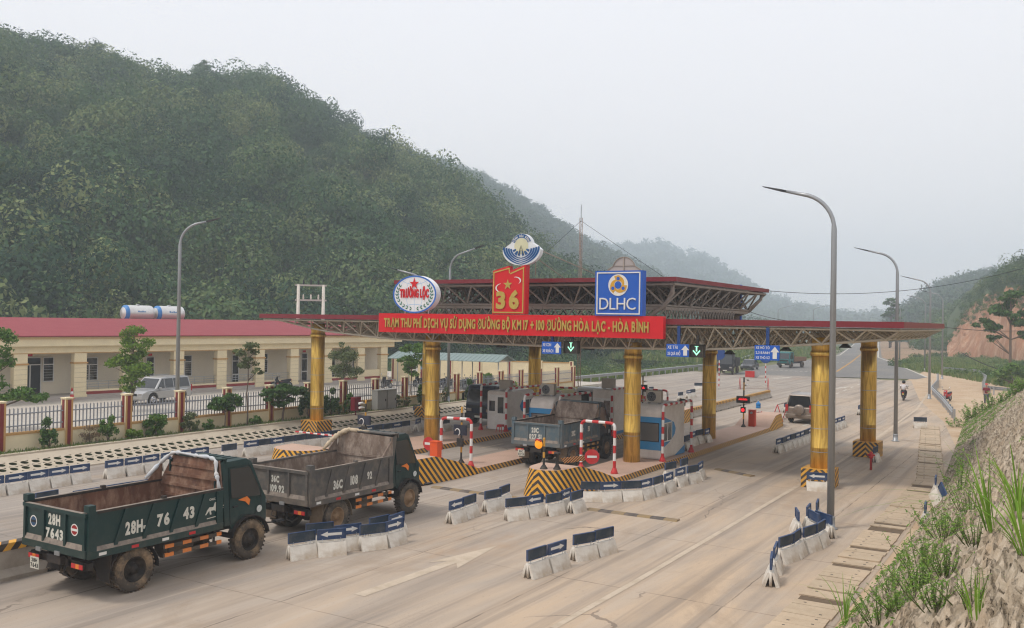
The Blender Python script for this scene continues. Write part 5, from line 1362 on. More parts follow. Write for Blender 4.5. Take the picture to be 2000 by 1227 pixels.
trestle((1445, 760), (1500, 761), 'trestle with red plate and grey disc out on the far plaza', True)
trestle((1518, 824), (1541, 817), 'leaning red trestle left of the silver car', False)
p = G(1481, 806, z=.0); t = thing('water_bottle', 'big blue water bottle standing on the far end of the near island', 'bottle', (G(1481, 797.5, z=.78).x, G(1481, 797.5, z=.78).y, .78))
mb = MB(); mb.lathe([(.14, 0), (.15, .03), (.15, .14), (.135, .16), (.15, .18), (.15, .32), (.06, .40), (.045, .41), (.045, .47)], 18); mb.build('bottle_body', mat('bottle_blue', (.03, .22, .55), .2), t)
mb = MB(); mb.lathe([(.05, .471), (.05, .50)], 14); mb.build('cap', M_white, t)
p = G(1701, 918); t = thing('fire_hydrant', 'thin red standpipe hydrant in front of the rear right column', 'hydrant', p)
mb = MB(); mb.lathe([(.05, 0), (.05, .5), (.10, .52), (.10, .58), (.07, .60), (.08, .72), (.03, .80)], 14); mb.build('standpipe', M_red, t)
mb = MB(); mb.tube([(-.16, 0, .64), (.16, 0, .64)], .045, 8); mb.build('outlet', M_red, t)
def stool(px, py, z, label):
    p = G(px, py, z=z); t = thing('plastic_stool', label, 'stool', p); mb = MB(); mb.box(-.15, .15, -.15, .15, .40, .43); mb.box(-.14, .14, -.14, -.12, .30, .40); mb.box(-.14, .14, .12, .14, .30, .40); mb.build('seat', M_red, t, bevel=.01)
    for sx in (-1, 1):
        for sy in (-1, 1):
            mb = MB(); mb.tube([(sx * .13, sy * .13, .40), (sx * .18, sy * .18, 0)], [.022, .016], 6); mb.build('leg', M_red, t)
stool(977.5, 845, .22, 'small red plastic stool outside the left booth door')
t = thing('traffic_cone', 'red and white traffic cone on the porch edge of the long building', 'cone', (-55.9, 36.9 - .9, .62))
mb = MB(); mb.lathe([(.2, 0), (.2, .03), (.14, .04), (.10, .3)], 14, mi=0); mb.lathe([(.101, .3), (.075, .5)], 14, mi=1); mb.lathe([(.075, .5), (.03, .75)], 14, mi=0); mb.build('cone_body', [M_red, M_white], t)

# ============================================================ DUMP TRUCKS
M_rust = mat('rusty_bed', (.17, .075, .045), .85, c2=(.075, .035, .025), scale=2.6, amt=1, dirt=(.38, .25, .17), damt=.75, dscale=3.2, bump=.5, stretch=(1, 1, .45))
M_rust2 = mat('dusty_bed', (.22, .165, .13), .85, c2=(.11, .07, .05), scale=3, amt=1, dirt=(.42, .35, .29), damt=.8, dscale=4, bump=.5, stretch=(1, 1, .5))
M_chassis = mat('chassis_black', (.022, .02, .02), .7, dirt=(.16, .11, .07), damt=.3, dscale=3)
M_teal = mat('dark_teal_paint', (.004, .028, .028), .38, c2=(.006, .038, .038), dirt=(.12, .11, .09), damt=.13, dscale=2.5, coat=.15, low=(.5, 1.45, .42, (.17, .14, .10)))
M_greybed = mat('worn_grey_bed', (.055, .055, .055), .7, c2=(.09, .085, .08), scale=2.5, amt=1, dirt=(.22, .18, .14), damt=.6, dscale=2.2, low=(.4, 1.55, .75, (.26, .19, .13)))
M_bluebed = mat('worn_blue_bed', (.055, .10, .13), .65, c2=(.09, .13, .15), scale=2.5, amt=1, dirt=(.22, .19, .15), damt=.55, dscale=2.2, low=(.4, 1.55, .75, (.26, .19, .13)))
M_navy = mat('navy_paint', (.012, .02, .035), .4, dirt=(.16, .14, .11), damt=.25, coat=.3)
M_hub = mat('hub_black', (.012, .011, .011), .55, dirt=(.22, .15, .09), damt=.22, dscale=4)
M_hubrust = mat('hub_mud', (.20, .12, .06), .85, c2=(.3, .2, .12), scale=5, amt=1)
M_reflect = mat('orange_reflector', (.75, .20, .03), .4, dirt=(.3, .2, .12), damt=.3)
M_plate = mat('number_plate', (.66, .64, .55), .5, dirt=(.4, .34, .26), damt=.4)
M_letter = mat('painted_letters', (.66, .65, .58), .6, dirt=(.3, .26, .2), damt=.45, dscale=9)
M_dust = mat('dusty_edge', (.26, .215, .18), .85, c2=(.12, .10, .085), scale=5, amt=1, dirt=(.36, .30, .24), damt=.6, dscale=6)
def tyre_prof(r, w_):
    return [(r * .56, -w_ / 2 + .03), (r * .62, -w_ / 2), (r * .90, -w_ / 2), (r * .975, -w_ / 2 + .03), (r, -w_ / 2 + .07), (r, w_ / 2 - .07), (r * .975, w_ / 2 - .03), (r * .90, w_ / 2), (r * .62, w_ / 2), (r * .56, w_ / 2 - .03)]
def wheel(root, x, y, r, w_, side, m_t, m_h, lugs=True, hubd=.05):
    mb = MB(); mb.lathe(tyre_prof(r, w_), 30, 'x', cap=False)
    if lugs:
        for i in range(30):
            a = 2 * math.pi * i / 30
            for s in (-1, 1):
                a2 = a + (.05 if s > 0 else 0)
                Mx = Matrix.Rotation(a2, 4, 'X'); mb.box(min(s * .02, s * (w_ / 2 - .005)), max(s * .02, s * (w_ / 2 - .005)), -.025, .025, r - .01, r + .014, 0, Mx)
    t = mb.build('wheel', m_t, root); t.location = (x, y, r)
    mb = MB(); s = side; d = w_ / 2
    pr = [(r * .57, s * (d - .02)), (r * .54, s * (d - .01)), (r * .50, s * (d - .04)), (r * .46, s * (d - .10)), (r * .30, s * (d - .10 + hubd)), (r * .20, s * (d - .06 + hubd)), (r * .18, s * (d - .0 + hubd * .6)), (.01, s * (d + .01 + hubd * .6))]
    mb.lathe(pr, 24, 'x', cap=False)
    for i in range(6): a = 2 * math.pi * i / 6; mb.box(min(s * (d - .07), s * (d - .04 + hubd * .5)), max(s * (d - .07), s * (d - .04 + hubd * .5)), -.018, .018, r * .25 - .018, r * .25 + .018, 0, Matrix.Rotation(a, 4, 'X'))
    mb.build('rim', m_h, t); return t
def dump_truck(loc, rz, label, mcab, mbed, mins, tyres, hub, texts, hb='step', group='dump trucks driving away', sheet_mat=None, detail=True, W=1.16, name='dump_truck'):
    t = thing(name, label, 'dump truck', loc, rz, group)
    zf, zr, BL = 1.10, 1.92, 3.62
    # bed: local origin = rear centre on the ground, +Y is forward
    mb = MB(); mb.box(-W + .05, W - .05, .05, BL, zf - .06, zf, 0); mb.build('bed_floor', mins, t)
    for s in (-1, 1):
        mb = MB(); a, b = (W - .05, W) if s > 0 else (-W, -W + .05)
        mb.box(a, b, .06, BL, zf, zr, 1)
        mb.f[-1 if s < 0 else -1] = mb.f[-1]
        mb.mi[-6:] = [0, 0, 0, 0, 0, 0]
        mb.mi[-6 + (5 if s > 0 else 3)] = 1       # inner face
        xo = s * W; e = .035
        def ob(y0, y1, z0, z1, d=e): mb.box(min(xo, xo + s * d), max(xo, xo + s * d), y0, y1, z0, z1, 0)
        mb.box(min(xo - s * .07, xo + s * .03), max(xo - s * .07, xo + s * .03), .04, BL + .02, zr, zr + .055, 2)      # top rail
        mb.prism([(zf - .13, xo + s * .0), (zf - .13, xo + s * .06), (zf + .02, xo + s * .06), (zf + .09, xo + s * .001), ][::1], .0, BL, 'y', 0, Matrix(((0, 1, 0, 0), (0, 0, 0, 0), (0, 0, 0, 0), (0, 0, 0, 1))) if False else None) if False else ob(0.0, BL, zf - .12, zf + .03, .055)
        V = [(xo + s * .055, .20, zf + .031), (xo + s * .055, BL - .2, zf + .031), (xo + s * .002, BL - .2, zf + .12), (xo + s * .002, .20, zf + .12)]; mb.add(V, [(0, 1, 2, 3)[::s]], 3)
        mb.box(min(xo - s * .06, xo + s * .034), max(xo - s * .06, xo + s * .034), .18, BL, zr + .0555, zr + .062, 3)
        ob(.0, .20, zf + .031, zr + .06, .05); ob(BL - .20, BL - .02, zf + .031, zr + .0, .05)
        for k in range(4):      # slanting ribs
            y = .62 + k * .72
            V = [(xo + s * .001, y, zf + .07), (xo + s * .001, y + .09, zf + .07), (xo + s * .001, y + .36, zr), (xo + s * .001, y + .27, zr), (xo + s * .04, y, zf + .07), (xo + s * .04, y + .09, zf + .07), (xo + s * .04, y + .36, zr), (xo + s * .04, y + .27, zr)]
            mb.add(V, [(4, 5, 6, 7), (0, 1, 5, 4), (1, 2, 6, 5), (2, 3, 7, 6), (3, 0, 4, 7)], 0)
        mb.box(min(s * (W - .12), s * (W + .055)), max(s * (W - .12), s * (W + .055)), -.01, .16, zr + .056, zr + .20, 0)   # rear hinge block
        mb.box(min(s * (W - .07), s * (W + .02)), max(s * (W - .07), s * (W + .02)), BL * .52, BL * .52 + .1, zr + .056, zr + .12, 2)
        mb.build('bed_side', [mbed, mins, M_chassis if mbed is not M_greybed else mbed, M_dust], t)
    mb = MB(); mb.box(-W + .0, W - .0, -.0, .05, zf - .02, zr + .02, 0); mb.mi[-6 + 4] = 1
    for a, b, c, d in ((-W, W, zr - .05, zr + .03), (-W, W, zf - .10, zf + .06)): mb.box(a, b, -.05, -.001, c, d, 0)
    for xx in (-W + .03, -.42, .38, W - .10): mb.box(xx, xx + .07, -.045, -.001, zf + .061, zr - .051, 0)
    mb.prism([(-.052, zf + .061), (-.001, zf + .061), (-.001, zf + .17)], -W + .1, W - .1, 'x', 2); mb.box(-W + .1, W - .1, -.05, .045, zr + .0305, zr + .036, 2)
    mb.build('tailgate', [mbed, mins, M_dust], t)
    # headboard
    mb = MB(); ht = 2.60; y0 = BL - .04
    if hb == 'lean':
        V = [(-W, y0, zf), (W, y0, zf), (W, y0 + .0, zr + .0), (W - .30, y0 + .16, ht), (-W + .30, y0 + .16, ht), (-W, y0, zr)]
    else: V = [(-W, y0, zf), (W, y0, zf), (W, y0, zr), (W - .06, y0 + .06, ht - .06), (-W + .22, y0 + .06, ht - .0), (-W, y0, zr)]
    V2 = [(a, b + .05, c) for a, b, c in V]; n = len(V)
    mb.add(V + V2, [tuple(range(n)), tuple(range(2 * n - 1, n - 1, -1))] + [(i, n + i, n + (i + 1) % n, (i + 1) % n) for i in range(n)], 0)
    for zz in (1.35, 1.60, 1.86, 2.12, 2.36):
        k = .0 if zz < zr else (zz - zr) / (ht - zr); yy = y0 - .035 + .16 * k * (hb == 'lean') + .05 * k * (hb != 'lean'); ww = W - .08 - (.30 if hb == 'lean' else .16) * k
        if hb == 'lean' or zz in (1.86,): mb.box(-ww, ww, yy, yy + .034, zz, zz + .07, 0)
    mb.prism([(y0 + (.14 if hb == 'lean' else .04), ht), (y0 + (.14 if hb == 'lean' else .04), ht + .04), (y0 + .42, ht + .03), (y0 + .42, ht - .12), (y0 + .38, ht - .12), (y0 + .38, ht)], -W + .3, W - .3 if hb == 'lean' else W - .06, 'x', 1)
    for s in (-1, 1):
        mb.prism([(y0 + .05, zf + .3), (y0 + .05, ht - .1), (y0 + .35, ht - .02), (y0 + .16, zf + .3)], s * (W - (.31 if hb == 'lean' else .10)) - .02, s * (W - (.31 if hb == 'lean' else .10)) + .02, 'x', 1)
        if s < 0 or hb != 'lean': mb.prism([(y0 - .42, zr + .05), (y0 - .0, zr + .05), (y0 + .02, zr + .5)], s * (W - .05) - .02, s * (W - .05) + .02, 'x', 0)
    mb.build('headboard', [mins, mbed], t)
    if sheet_mat:
        m_s, kind = sheet_mat; mb = MB()
        if kind == 'long':
            pts = [(-W + .02, y0 - .45, zr + .12), (-W + .08, y0 - .1, zr + .45), (-W + .3, y0 + .1, ht + .05), (-.6, y0 + .1, ht + .09), (.1, y0 + .12, ht + .06), (.6, y0 + .08, ht + .08), (W - .30, y0 + .08, ht + .02), (W - .18, y0 - .02, ht - .3), (W - .08, y0 - .05, zr + .3), (W - .02, y0 - .05, zr + .02)]
            P_ = bent(pts, .1); mb.tube(P_, [.042 + .016 * math.sin(i * 1.3) for i in range(len(P_))], 10)
        else:
            pts = [(-W + .0, y0 - .55, zr + .12), (-W + .1, y0 - .3, zr + .4), (-W + .2, y0 - .05, ht - .1), (-W + .5, y0 + .08, ht + .05), (-W + .95, y0 + .1, ht + .03), (-W + 1.3, y0 + .12, ht + .02)]
            P_ = bent(pts, .1); mb.tube(P_, [.03 + .05 * math.sin(math.pi * min(1, i / len(P_) + .1)) + .022 * math.sin(i * 2.1) for i in range(len(P_))], 10)
        mb.build('rolled_tarpaulin', m_s, t)
    # chassis
    mb = MB()
    for s in (-1, 1): mb.box(s * .40 - .05, s * .40 + .05, .1, 5.1, .72, .92, 0)
    for yy in (.15, 1.2, 2.2, 3.3, 4.5): mb.box(-.349, .349, yy, yy + .1, .74, .90, 0)
    for s in (-1, 1): mb.box(s * .62 - .05, s * .62 + .05, .25, 3.5, .921, 1.03, 0)
    mb.box(-W + .1, W - .1, .1, .22, .70, .86, 0)
    mb.tube([(-.95, 1.2, .5), (.95, 1.2, .5)], .08, 8); mb.lathe([(.02, -.24), (.2, -.15), (.24, 0), (.2, .15), (.02, .24)], 12, 'y', c=(0, 1.2, .5)); mb.tube([(-.9, 4.6, .5), (.9, 4.6, .5)], .07, 8)
    mb.tube([(0, 1.4, .55), (0, 3.9, .72)], .05, 8); mb.tube([(.2, .5, .95), (.0, 2.2, .6)], .07, 8)
    for s in (-1, 1): mb.prism([(.7, .62), (1.2, .56), (1.7, .62), (1.7, .70), (1.2, .66), (.7, .70)], s * .45 - .04, s * .45 + .04, 'x', 0)
    mb.tube([(.25, .12, .72), (.32, .02, .55), (.5, .05, .48), (.6, .2, .62)], .016, 6); mb.tube([(-.3, .1, .8), (-.25, -.02, .6), (-.1, .05, .55)], .016, 6); mb.box(-.25, .25, -.02, .10, .74, .92, 0)
    mb.build('chassis', M_chassis, t)
    for k_, xx in enumerate((-.5, .2)): mb = MB(); mb.box(xx - .09, xx + .09, -.075, -.05, zf - .15, zf - .06); mb.build('latch', M_galv, t)
    mb = MB(); mb.lathe([(.01, -.40), (.20, -.40), (.22, -.37), (.22, .37), (.20, .40), (.01, .40)], 16, 'y', c=(W - .42, 2.55, .72)); mb.build('fuel_tank', mat('tank_metal', (.12, .10, .08), .5, .4, dirt=(.25, .18, .12), damt=.6), t)
    mb = MB(); mb.box(-W + .25, -W + .7, 2.2, 2.9, .55, .9); mb.build('battery_box', M_chassis, t)
    M_bar = stripes_mat_get('guard_bar_' + ('o' if mcab is M_teal else 'y'), (.70, .20, .03) if mcab is M_teal else (.6, .30, .05))
    for s in (-1, 1):
        mb = MB()
        for zz in (.60, .80): mb.box(s * (W - .06) - .02, s * (W - .06) + .02, 1.95, 3.65, zz, zz + .085, 0)
        mb.box(s * (W - .06) - .018, s * (W - .06) + .018, 2.1, 2.15, .685, .80, 1); mb.box(s * (W - .06) - .018, s * (W - .06) + .018, 3.4, 3.45, .685, .98, 1)
        mb.build('side_guard', [M_bar, M_chassis], t)
        # rear mudguard arc and flap
        mb = MB(); V = []; n = 12
        for i in range(n + 1):
            a = R(-5 + 190 * i / n); V += [(s * (W - .50), 1.2 + .62 * math.cos(a), .5 + .58 * math.sin(a)), (s * (W - .02), 1.2 + .62 * math.cos(a), .5 + .58 * math.sin(a))]
        mb.add(V, [(2 * i, 2 * i + 1, 2 * i + 3, 2 * i + 2) for i in range(n)], 0); mb.add([(s * (W - .50), .56, .35), (s * (W - .02), .56, .35), (s * (W - .02), .60, .98), (s * (W - .50), .60, .98)], [(0, 1, 2, 3)], 0)
        o = mb.build('mudguard', M_chassis if mcab is M_teal and mbed is not M_greybed else mat('muddy_guard', (.15, .11, .075), .8, c2=(.24, .18, .12), scale=4, amt=1), t); so = o.modifiers.new('thick', 'SOLIDIFY'); so.thickness = .015
        mb = MB(); mb.box(s * .80 - .20, s * .80 + .20, .02, .08, .72, .84, 0); mb.box(s * .80 - .20, s * .80 - .06, .01, .02, .73, .83, 1); mb.box(s * .80 - .05, s * .80 + .07, .01, .02, .73, .83, 2); mb.box(s * .80 + .08, s * .80 + .2, .01, .02, .73, .83, 1)
        mb.build('tail_light', [M_chassis, M_red, M_reflect], t)
    mb = MB()
    for k, yy in enumerate((.25, 1.05, 1.85, 2.6)): mb.box(W + .056, W + .060, yy, yy + .18, zf - .08, zf - .015, 0 if k % 2 else 1)
    mb.build('reflector', [M_red, M_white], t)
    for s in (-1, 1): wheel(t, s * (W - .16), 1.22, .5, .27, s, tyres, hub, hubd=-.03); wheel(t, s * (W - .47), 1.22, .5, .27, s, tyres, hub, lugs=False, hubd=-.05); wheel(t, s * (W - .20), 4.62, .5, .27, s, tyres, hub, hubd=.07)
    # cab
    cab = MB(); cw = .98; y1, y2 = 3.86, 5.22
    prof = [(y1, .95), (y1, 2.42), (y1 + .10, 2.53), (y1 + .80, 2.55), (y1 + .95, 2.47), (y1 + 1.24, 1.72), (y2, 1.50), (y2 + .02, .95), (y2 - .02, .72), (y2 - .12, .68), (y2 - .15, .86)]
    arch = [(4.62 + .60 * math.cos(R(a)), .50 + .62 * math.sin(R(a))) for a in range(40, 150, 12)]
    prof += [(a, max(.72, b)) for a, b in arch] + [(y1 + .16, .95)]
    def tw(z): return cw if z < 1.5 else cw - (z - 1.5) * .13
    V = [(-tw(b), a, b) for a, b in prof] + [(tw(b), a, b) for a, b in prof]; n = len(prof)
    fs = [(i, (i + 1) % n, n + (i + 1) % n, n + i) for i in range(n)] + [tuple(range(n))[::-1], tuple(range(n, 2 * n))]
    cab.add(V, fs, 0)
    for k in range(5): cab.box(-.5 + k * .25 - .03, -.5 + k * .25 + .03, y1 + .12, y1 + .78, 2.545, 2.565, 0)
    o = cab.build('cab', mcab, t, bevel=.035)
    for s in (-1, 1):
        Q = lambda y, z, e=.006: (s * (tw(z) + e), y, z)
        mb = MB(); pts = [(y1 + .22, 1.62), (y1 + 1.17, 1.56), (y1 + 1.14, 1.75), (y1 + .90, 2.30), (y1 + .84, 2.34), (y1 + .24, 2.34)]; mb.add([Q(a, b) for a, b in pts], [tuple(range(6))[::s]]); mb.build('side_window', M_glass, t)
        mb = MB(); ol = [(y1 + .18, .98), (y1 + .18, 2.38), (y1 + .88, 2.38), (y1 + 1.2, 1.66), (y1 + 1.2, 1.28), (y1 + .95, 1.1), (y1 + .5, 1.16), (y1 + .3, .98)]
        mb.tube([Q(a, b, .004) for a, b in ol + [ol[0]]], .008, 4, cap=False); mb.box(min(s * (cw + .0), s * (cw + .03)), max(s * (cw + .0), s * (cw + .03)), y1 + .25, y1 + .40, 1.38, 1.42, 0); mb.build('door_edge', M_dark, t)
        mb = MB(); cx_ = y1 + .85; pts = [(y1 + .42, 1.55), (y1 + .72, 1.60), (y1 + .82, 1.50), (y1 + .78, 1.36), (y1 + .65, 1.48)]; mb.add([Q(a, b, .009) for a, b in pts], [tuple(range(5))[::s]], 0)
        mb.add([Q(cx_ + .28 + .09 * math.cos(q_ * math.pi / 10), 1.22 + .09 * math.sin(q_ * math.pi / 10), .010) for q_ in range(20)], [tuple(range(20))[::s]], 1); mb.build('door_sticker', [M_reflect, mat('sticker_white', (.6, .62, .6), .5)], t)
        mb = MB(); V = []
        for i in range(13):
            a = R(8 + 158 * i / 12); V += [(s * (cw - .1), 4.62 + .60 * math.cos(a), .5 + .60 * math.sin(a)), (s * (cw + .13), 4.62 + .62 * math.cos(a), .5 + .60 * math.sin(a))]
        mb.add(V, [(2 * i, 2 * i + 1, 2 * i + 3, 2 * i + 2) for i in range(12)]); o = mb.build('wheel_arch', M_chassis, t); so = o.modifiers.new('thick', 'SOLIDIFY'); so.thickness = .02
        mb = MB(); mb.tube([(s * cw, y2 - .02, .82), (s * (cw + .10), y2 + .20, .80), (s * (cw + .10), y2 + .42, .80)], .02, 5); mb.box(s * (cw + .10) - .07, s * (cw + .10) + .07, y2 + .22, y2 + .50, .79, .84); mb.build('mirror', M_dark, t)
        mb = MB(); mb.box(s * .72 - .14, s * .72 + .14, y2 + .02, y2 + .04, .98, 1.14); mb.build('headlight', M_chrome, t)
    mb = MB(); yw = lambda z: y1 + .95 + (2.47 - z) / .75 * .29
    mb.add([(-tw(1.78) + .09, yw(1.78) + .02, 1.78), (tw(1.78) - .09, yw(1.78) + .02, 1.78), (tw(2.4) - .09, yw(2.40) + .02, 2.40), (-tw(2.4) + .09, yw(2.40) + .02, 2.40)], [(0, 1, 2, 3)]); mb.build('windshield', M_glass, t)
    mb = MB(); mb.box(-cw, cw, y2 - .06, y2 + .10, .52, .76); mb.build('bumper', M_chassis, t, bevel=.02)
    mb = MB(); mb.box(-.55, .55, y1 - .013, y1 - .003, 1.85, 2.3); mb.build('rear_window', M_glass, t)
    mb = MB(); mb.box(-cw, -.6, y1 - .14, y1 - .02, 1.0, 2.45); mb.tube([(.75, y1 - .08, .9), (.75, y1 - .08, 2.3)], .05, 8); mb.build('air_intake', M_chassis, t)
    # writing
    if texts:
        mb = MB(); M = face_px(W + .002, 0, 0)
        for s_, a, b, z0, z1 in texts[0]: put_text(mb, s_, a, b, z0, z1, M, 0, .003, bold=.05)
        M = Matrix(((-1, 0, 0, 0), (0, 0, -1, 0), (0, 1, 0, 0), (0, 0, 0, 1))); M = face_my(0, -.003, 0)
        for s_, a, b, z0, z1 in texts[1]: put_text(mb, s_, a, b, z0, z1, M, 0, .002, bold=.05)
        mb.build('painted_number', M_letter, t)
        mb = MB(); mb.box(-W + .30, -W + .62, -.03, -.018, .52, .78, 0); pl = mb.build('number_plate', M_plate, t)
        mb = MB(); M = face_my(-W + .46, -.031, 0); put_text(mb, texts[2][0], -.11, .11, .67, .75, M, 0, .002, bold=.04); put_text(mb, texts[2][1], -.14, .14, .55, .64, M, 0, .002, bold=.04); mb.build('plate_number', M_dark, pl)
    return t
_sm = {}
def stripes_mat_get(k, c):
    if k not in _sm: _sm[k] = stripes_mat(k, c, (.03, .025, .02), (0, 1.0, 0), .50, .5, damt=.3)
    return _sm[k]
TX1 = ([('28H-', .92, 1.46, 1.34, 1.60), ('76', 1.74, 2.08, 1.38, 1.63), ('43', 2.46, 2.78, 1.41, 1.66)], [('28H', -.24, .20, 1.58, 1.80), ('7643', -.33, .31, 1.28, 1.48)], ('28H', '7643'))
TX2 = ([('36C', .98, 1.36, 1.33, 1.56), ('108', 1.70, 2.02, 1.36, 1.60), ('92', 2.44, 2.66, 1.42, 1.62)], [('36C', -.28, .02, 1.55, 1.72), ('109.92', -.34, .22, 1.28, 1.46)], ('36C', '109.92'))
TX3 = ([('20C', .98, 1.30, 1.40, 1.60), ('027', 1.76, 2.06, 1.43, 1.63), ('51', 2.48, 2.68, 1.46, 1.66)], [('20C', -.22, .12, 1.55, 1.74), ('027.51', -.34, .26, 1.28, 1.47)], ('20C', '027.51'))
M_tarp = mat('white_tarpaulin', (.62, .60, .56), .8, c2=(.25, .40, .60), scale=5, amt=.5, dirt=(.4, .33, .25), damt=.4)
M_tarp2 = mat('sand_tarpaulin', (.58, .47, .34), .85, c2=(.42, .33, .22), scale=5, amt=1, bump=.5)
tk1 = dump_truck((-18.93, 11.85, 0), 0, 'dark green dump truck with rusty open bed at the bottom left', M_teal, M_teal, M_rust, M_tyre, M_hub, TX1, 'lean', sheet_mat=(M_tarp, 'long'))
tk2 = dump_truck((-18.98, 18.52, 0), 0, 'dump truck with worn grey bed and dark green cab in the middle of the queue', M_teal, M_greybed, M_rust2, mat('dusty_tyre', (.05, .045, .04), .9, dirt=(.26, .2, .14), damt=.6, dscale=3, bump=.4, bscale=14), M_hubrust, TX2, 'step', sheet_mat=(M_tarp2, 'short'))
tk3 = dump_truck((-18.98, 33.05, 0), 0, 'blue bed dump truck passing between the booths at the head of the queue', M_navy, M_bluebed, M_rust2, mat('dusty_tyre2', (.045, .04, .038), .9, dirt=(.2, .16, .12), damt=.5, dscale=3), M_hubrust, TX3, 'step')
# stickers of the rear truck
mb = MB(); M = face_my(0, -.003, 0)
for cx_, m0, m1 in ((-.80, 0, 1), (.72, 2, 1)):
    mb.add([(cx_ + .13 * math.cos(i * math.pi / 12), 1.56 + .13 * math.sin(i * math.pi / 12), .002) for i in range(24)], [tuple(range(24))], 1, M)
    mb.add([(cx_ + .105 * math.cos(i * math.pi / 12), 1.56 + .105 * math.sin(i * math.pi / 12), .004) for i in range(24)], [tuple(range(24))], m0, M)
    mb.box(cx_ - .10, cx_ + .10, -.010, -.008, 1.535, 1.585, 1 if m0 == 2 else 3)
mb.build('round_sticker', [mat('sticker_blue', (.03, .08, .16), .5), M_white, mat('sticker_red', (.3, .02, .02), .5), M_dark], tk1)
mb = MB(); M = face_px(1.165, 3.32, 1.50)
hp = [(-.20, -.04), (-.10, .06), (.02, .05), (.06, .15), (.12, .17), (.17, .11), (.12, .09), (.11, .0), (.18, -.06), (.13, -.10), (.05, -.03), (-.05, -.03), (-.03, -.12), (-.08, -.12), (-.10, -.02), (-.16, -.08), (-.20, -.12), (-.22, -.10), (-.15, .0)]
mb.add([(a, b, .002) for a, b in hp], [tuple(range(len(hp)))], 0, M); put_text(mb, 'CNGC', -.10, .08, .22, .27, M, 0, .002); mb.add([(-.17, -.215, .002), (.17, -.20, .002), (.17, -.18, .002), (-.17, -.195, .002)], [(0, 1, 2, 3)], 0, M); star(mb, .29, .03, .07, .002, 0, M); mb.build('horse_sticker', M_letter, tk1)

# ------------------------------------------------------------ small distant vehicles
def lorry(loc, rz, label, mcab, mbed, L_=5.2, h=2.4, bedh=.75, group=None):
    """plain lorry, front facing local -Y"""
    t = thing('lorry', label, 'lorry', loc, rz, group)
    mb = MB(); prof = [(0, .55), (-.04, 1.2), (.22, h - .12), (.40, h), (1.35, h), (1.45, h - .15), (1.45, .75), (1.15, .75), (1.0, .98), (.75, 1.05), (.5, .98), (.35, .6)]
    mb.prism([(a, b) for a, b in prof], -.95, .95, 'x', 0); mb.build('cab', mcab, t, bevel=.05)
    mb = MB(); mb.add([(-.85, -.045, 1.32), (.85, -.045, 1.32), (.80, .185, h - .22), (-.80, .185, h - .22)], [(0, 1, 2, 3)]); mb.build('windshield', M_glass, t)
    for s in (-1, 1):
        mb = MB(); mb.add([(s * .956, .28, 1.35), (s * .956, 1.15, 1.35), (s * .956, 1.15, h - .2), (s * .956, .5, h - .2)], [(0, 1, 2, 3)[::s]]); mb.build('side_window', M_glass, t)
        mb = MB(); mb.box(s * .68 - .17, s * .68 + .17, -.06, .0, .80, .98); mb.build('headlight', M_chrome, t)
        mb = MB(); mb.box(s * 1.12 - .07, s * 1.12 + .07, -.08, -.04, 1.45, 1.85); mb.tube([(s * .95, .1, 1.9), (s * 1.12, -.05, 1.88)], .015, 5); mb.build('mirror', M_dark, t)
        wheel(t, s * .82, .78, .44, .24, s, M_tyre, M_hub, lugs=False); wheel(t, s * .84, L_ - 1.2, .44, .34, s, M_tyre, M_hub, lugs=False)
    mb = MB(); mb.box(-.97, .97, -.10, .02, .42, .70, 0); mb.build('bumper', M_chassis, t, bevel=.02)
    mb = MB(); mb.box(-.25, .25, -.115, -.102, .46, .58); mb.build('number_plate', M_plate, t)
    mb = MB(); mb.box(-.7, .7, -.055, -.03, 1.0, 1.16); mb.build('grille', M_dark, t)
    mb = MB(); mb.box(-.4, .4, 1.4, L_, .6, .85); mb.build('chassis', M_chassis, t)
    mb = MB(); b = 1.0
    mb.box(-b, b, 1.6, L_, .92, .98); mb.box(-b, b, 1.6, 1.66, .981, .98 + bedh + .35)
    for s in (-1, 1):
        mb.box(s * b - .03, s * b + .03, 1.661, L_, .981, .98 + bedh)
        for k in range(6): yy = 1.9 + k * (L_ - 2.1) / 5.3; mb.box(s * (b + .03) - .02, s * (b + .03) + .02, yy, yy + .07, .98, .98 + bedh)
    mb.box(-b + .031, b - .031, L_ - .06, L_, .981, .98 + bedh); mb.build('bed', mbed, t)
    return t
M_navycab = mat('dark_blue_cab', (.008, .012, .035), .35, coat=.4)
p = G(975, 833); lorry((-29.75, 45.0, 0), R(0), 'dark blue lorry coming through the left lane beside the left booth', M_navycab, M_greybed, 5.6, 2.35, .8)
lorry((-23.9, 47.8, 0), 0, 'white roofed lorry facing the camera behind the middle booths', mat('white_cab', (.5, .5, .5), .4), mat('brown_bed', (.2, .15, .11), .8, dirt=(.3, .25, .2), damt=.5), 6.6, 2.35, .85)
p = G(1416, 732); lorry((p.x, p.y, 0), R(10), 'black dump truck coming down the far plaza beside the back column', mat('black_cab', (.015, .015, .018), .4), mat('dark_bed', (.03, .03, .032), .7, dirt=(.2, .17, .14), damt=.3), 5.8, 2.6, 1.0)
p = G(1530, 719); lorry((p.x, p.y, 0), R(-8), 'teal lorry with low brown bed turning onto the far road', mat('teal_cab', (.02, .14, .14), .4), mat('wood_bed', (.25, .14, .08), .8), 6.0, 2.35, .55)

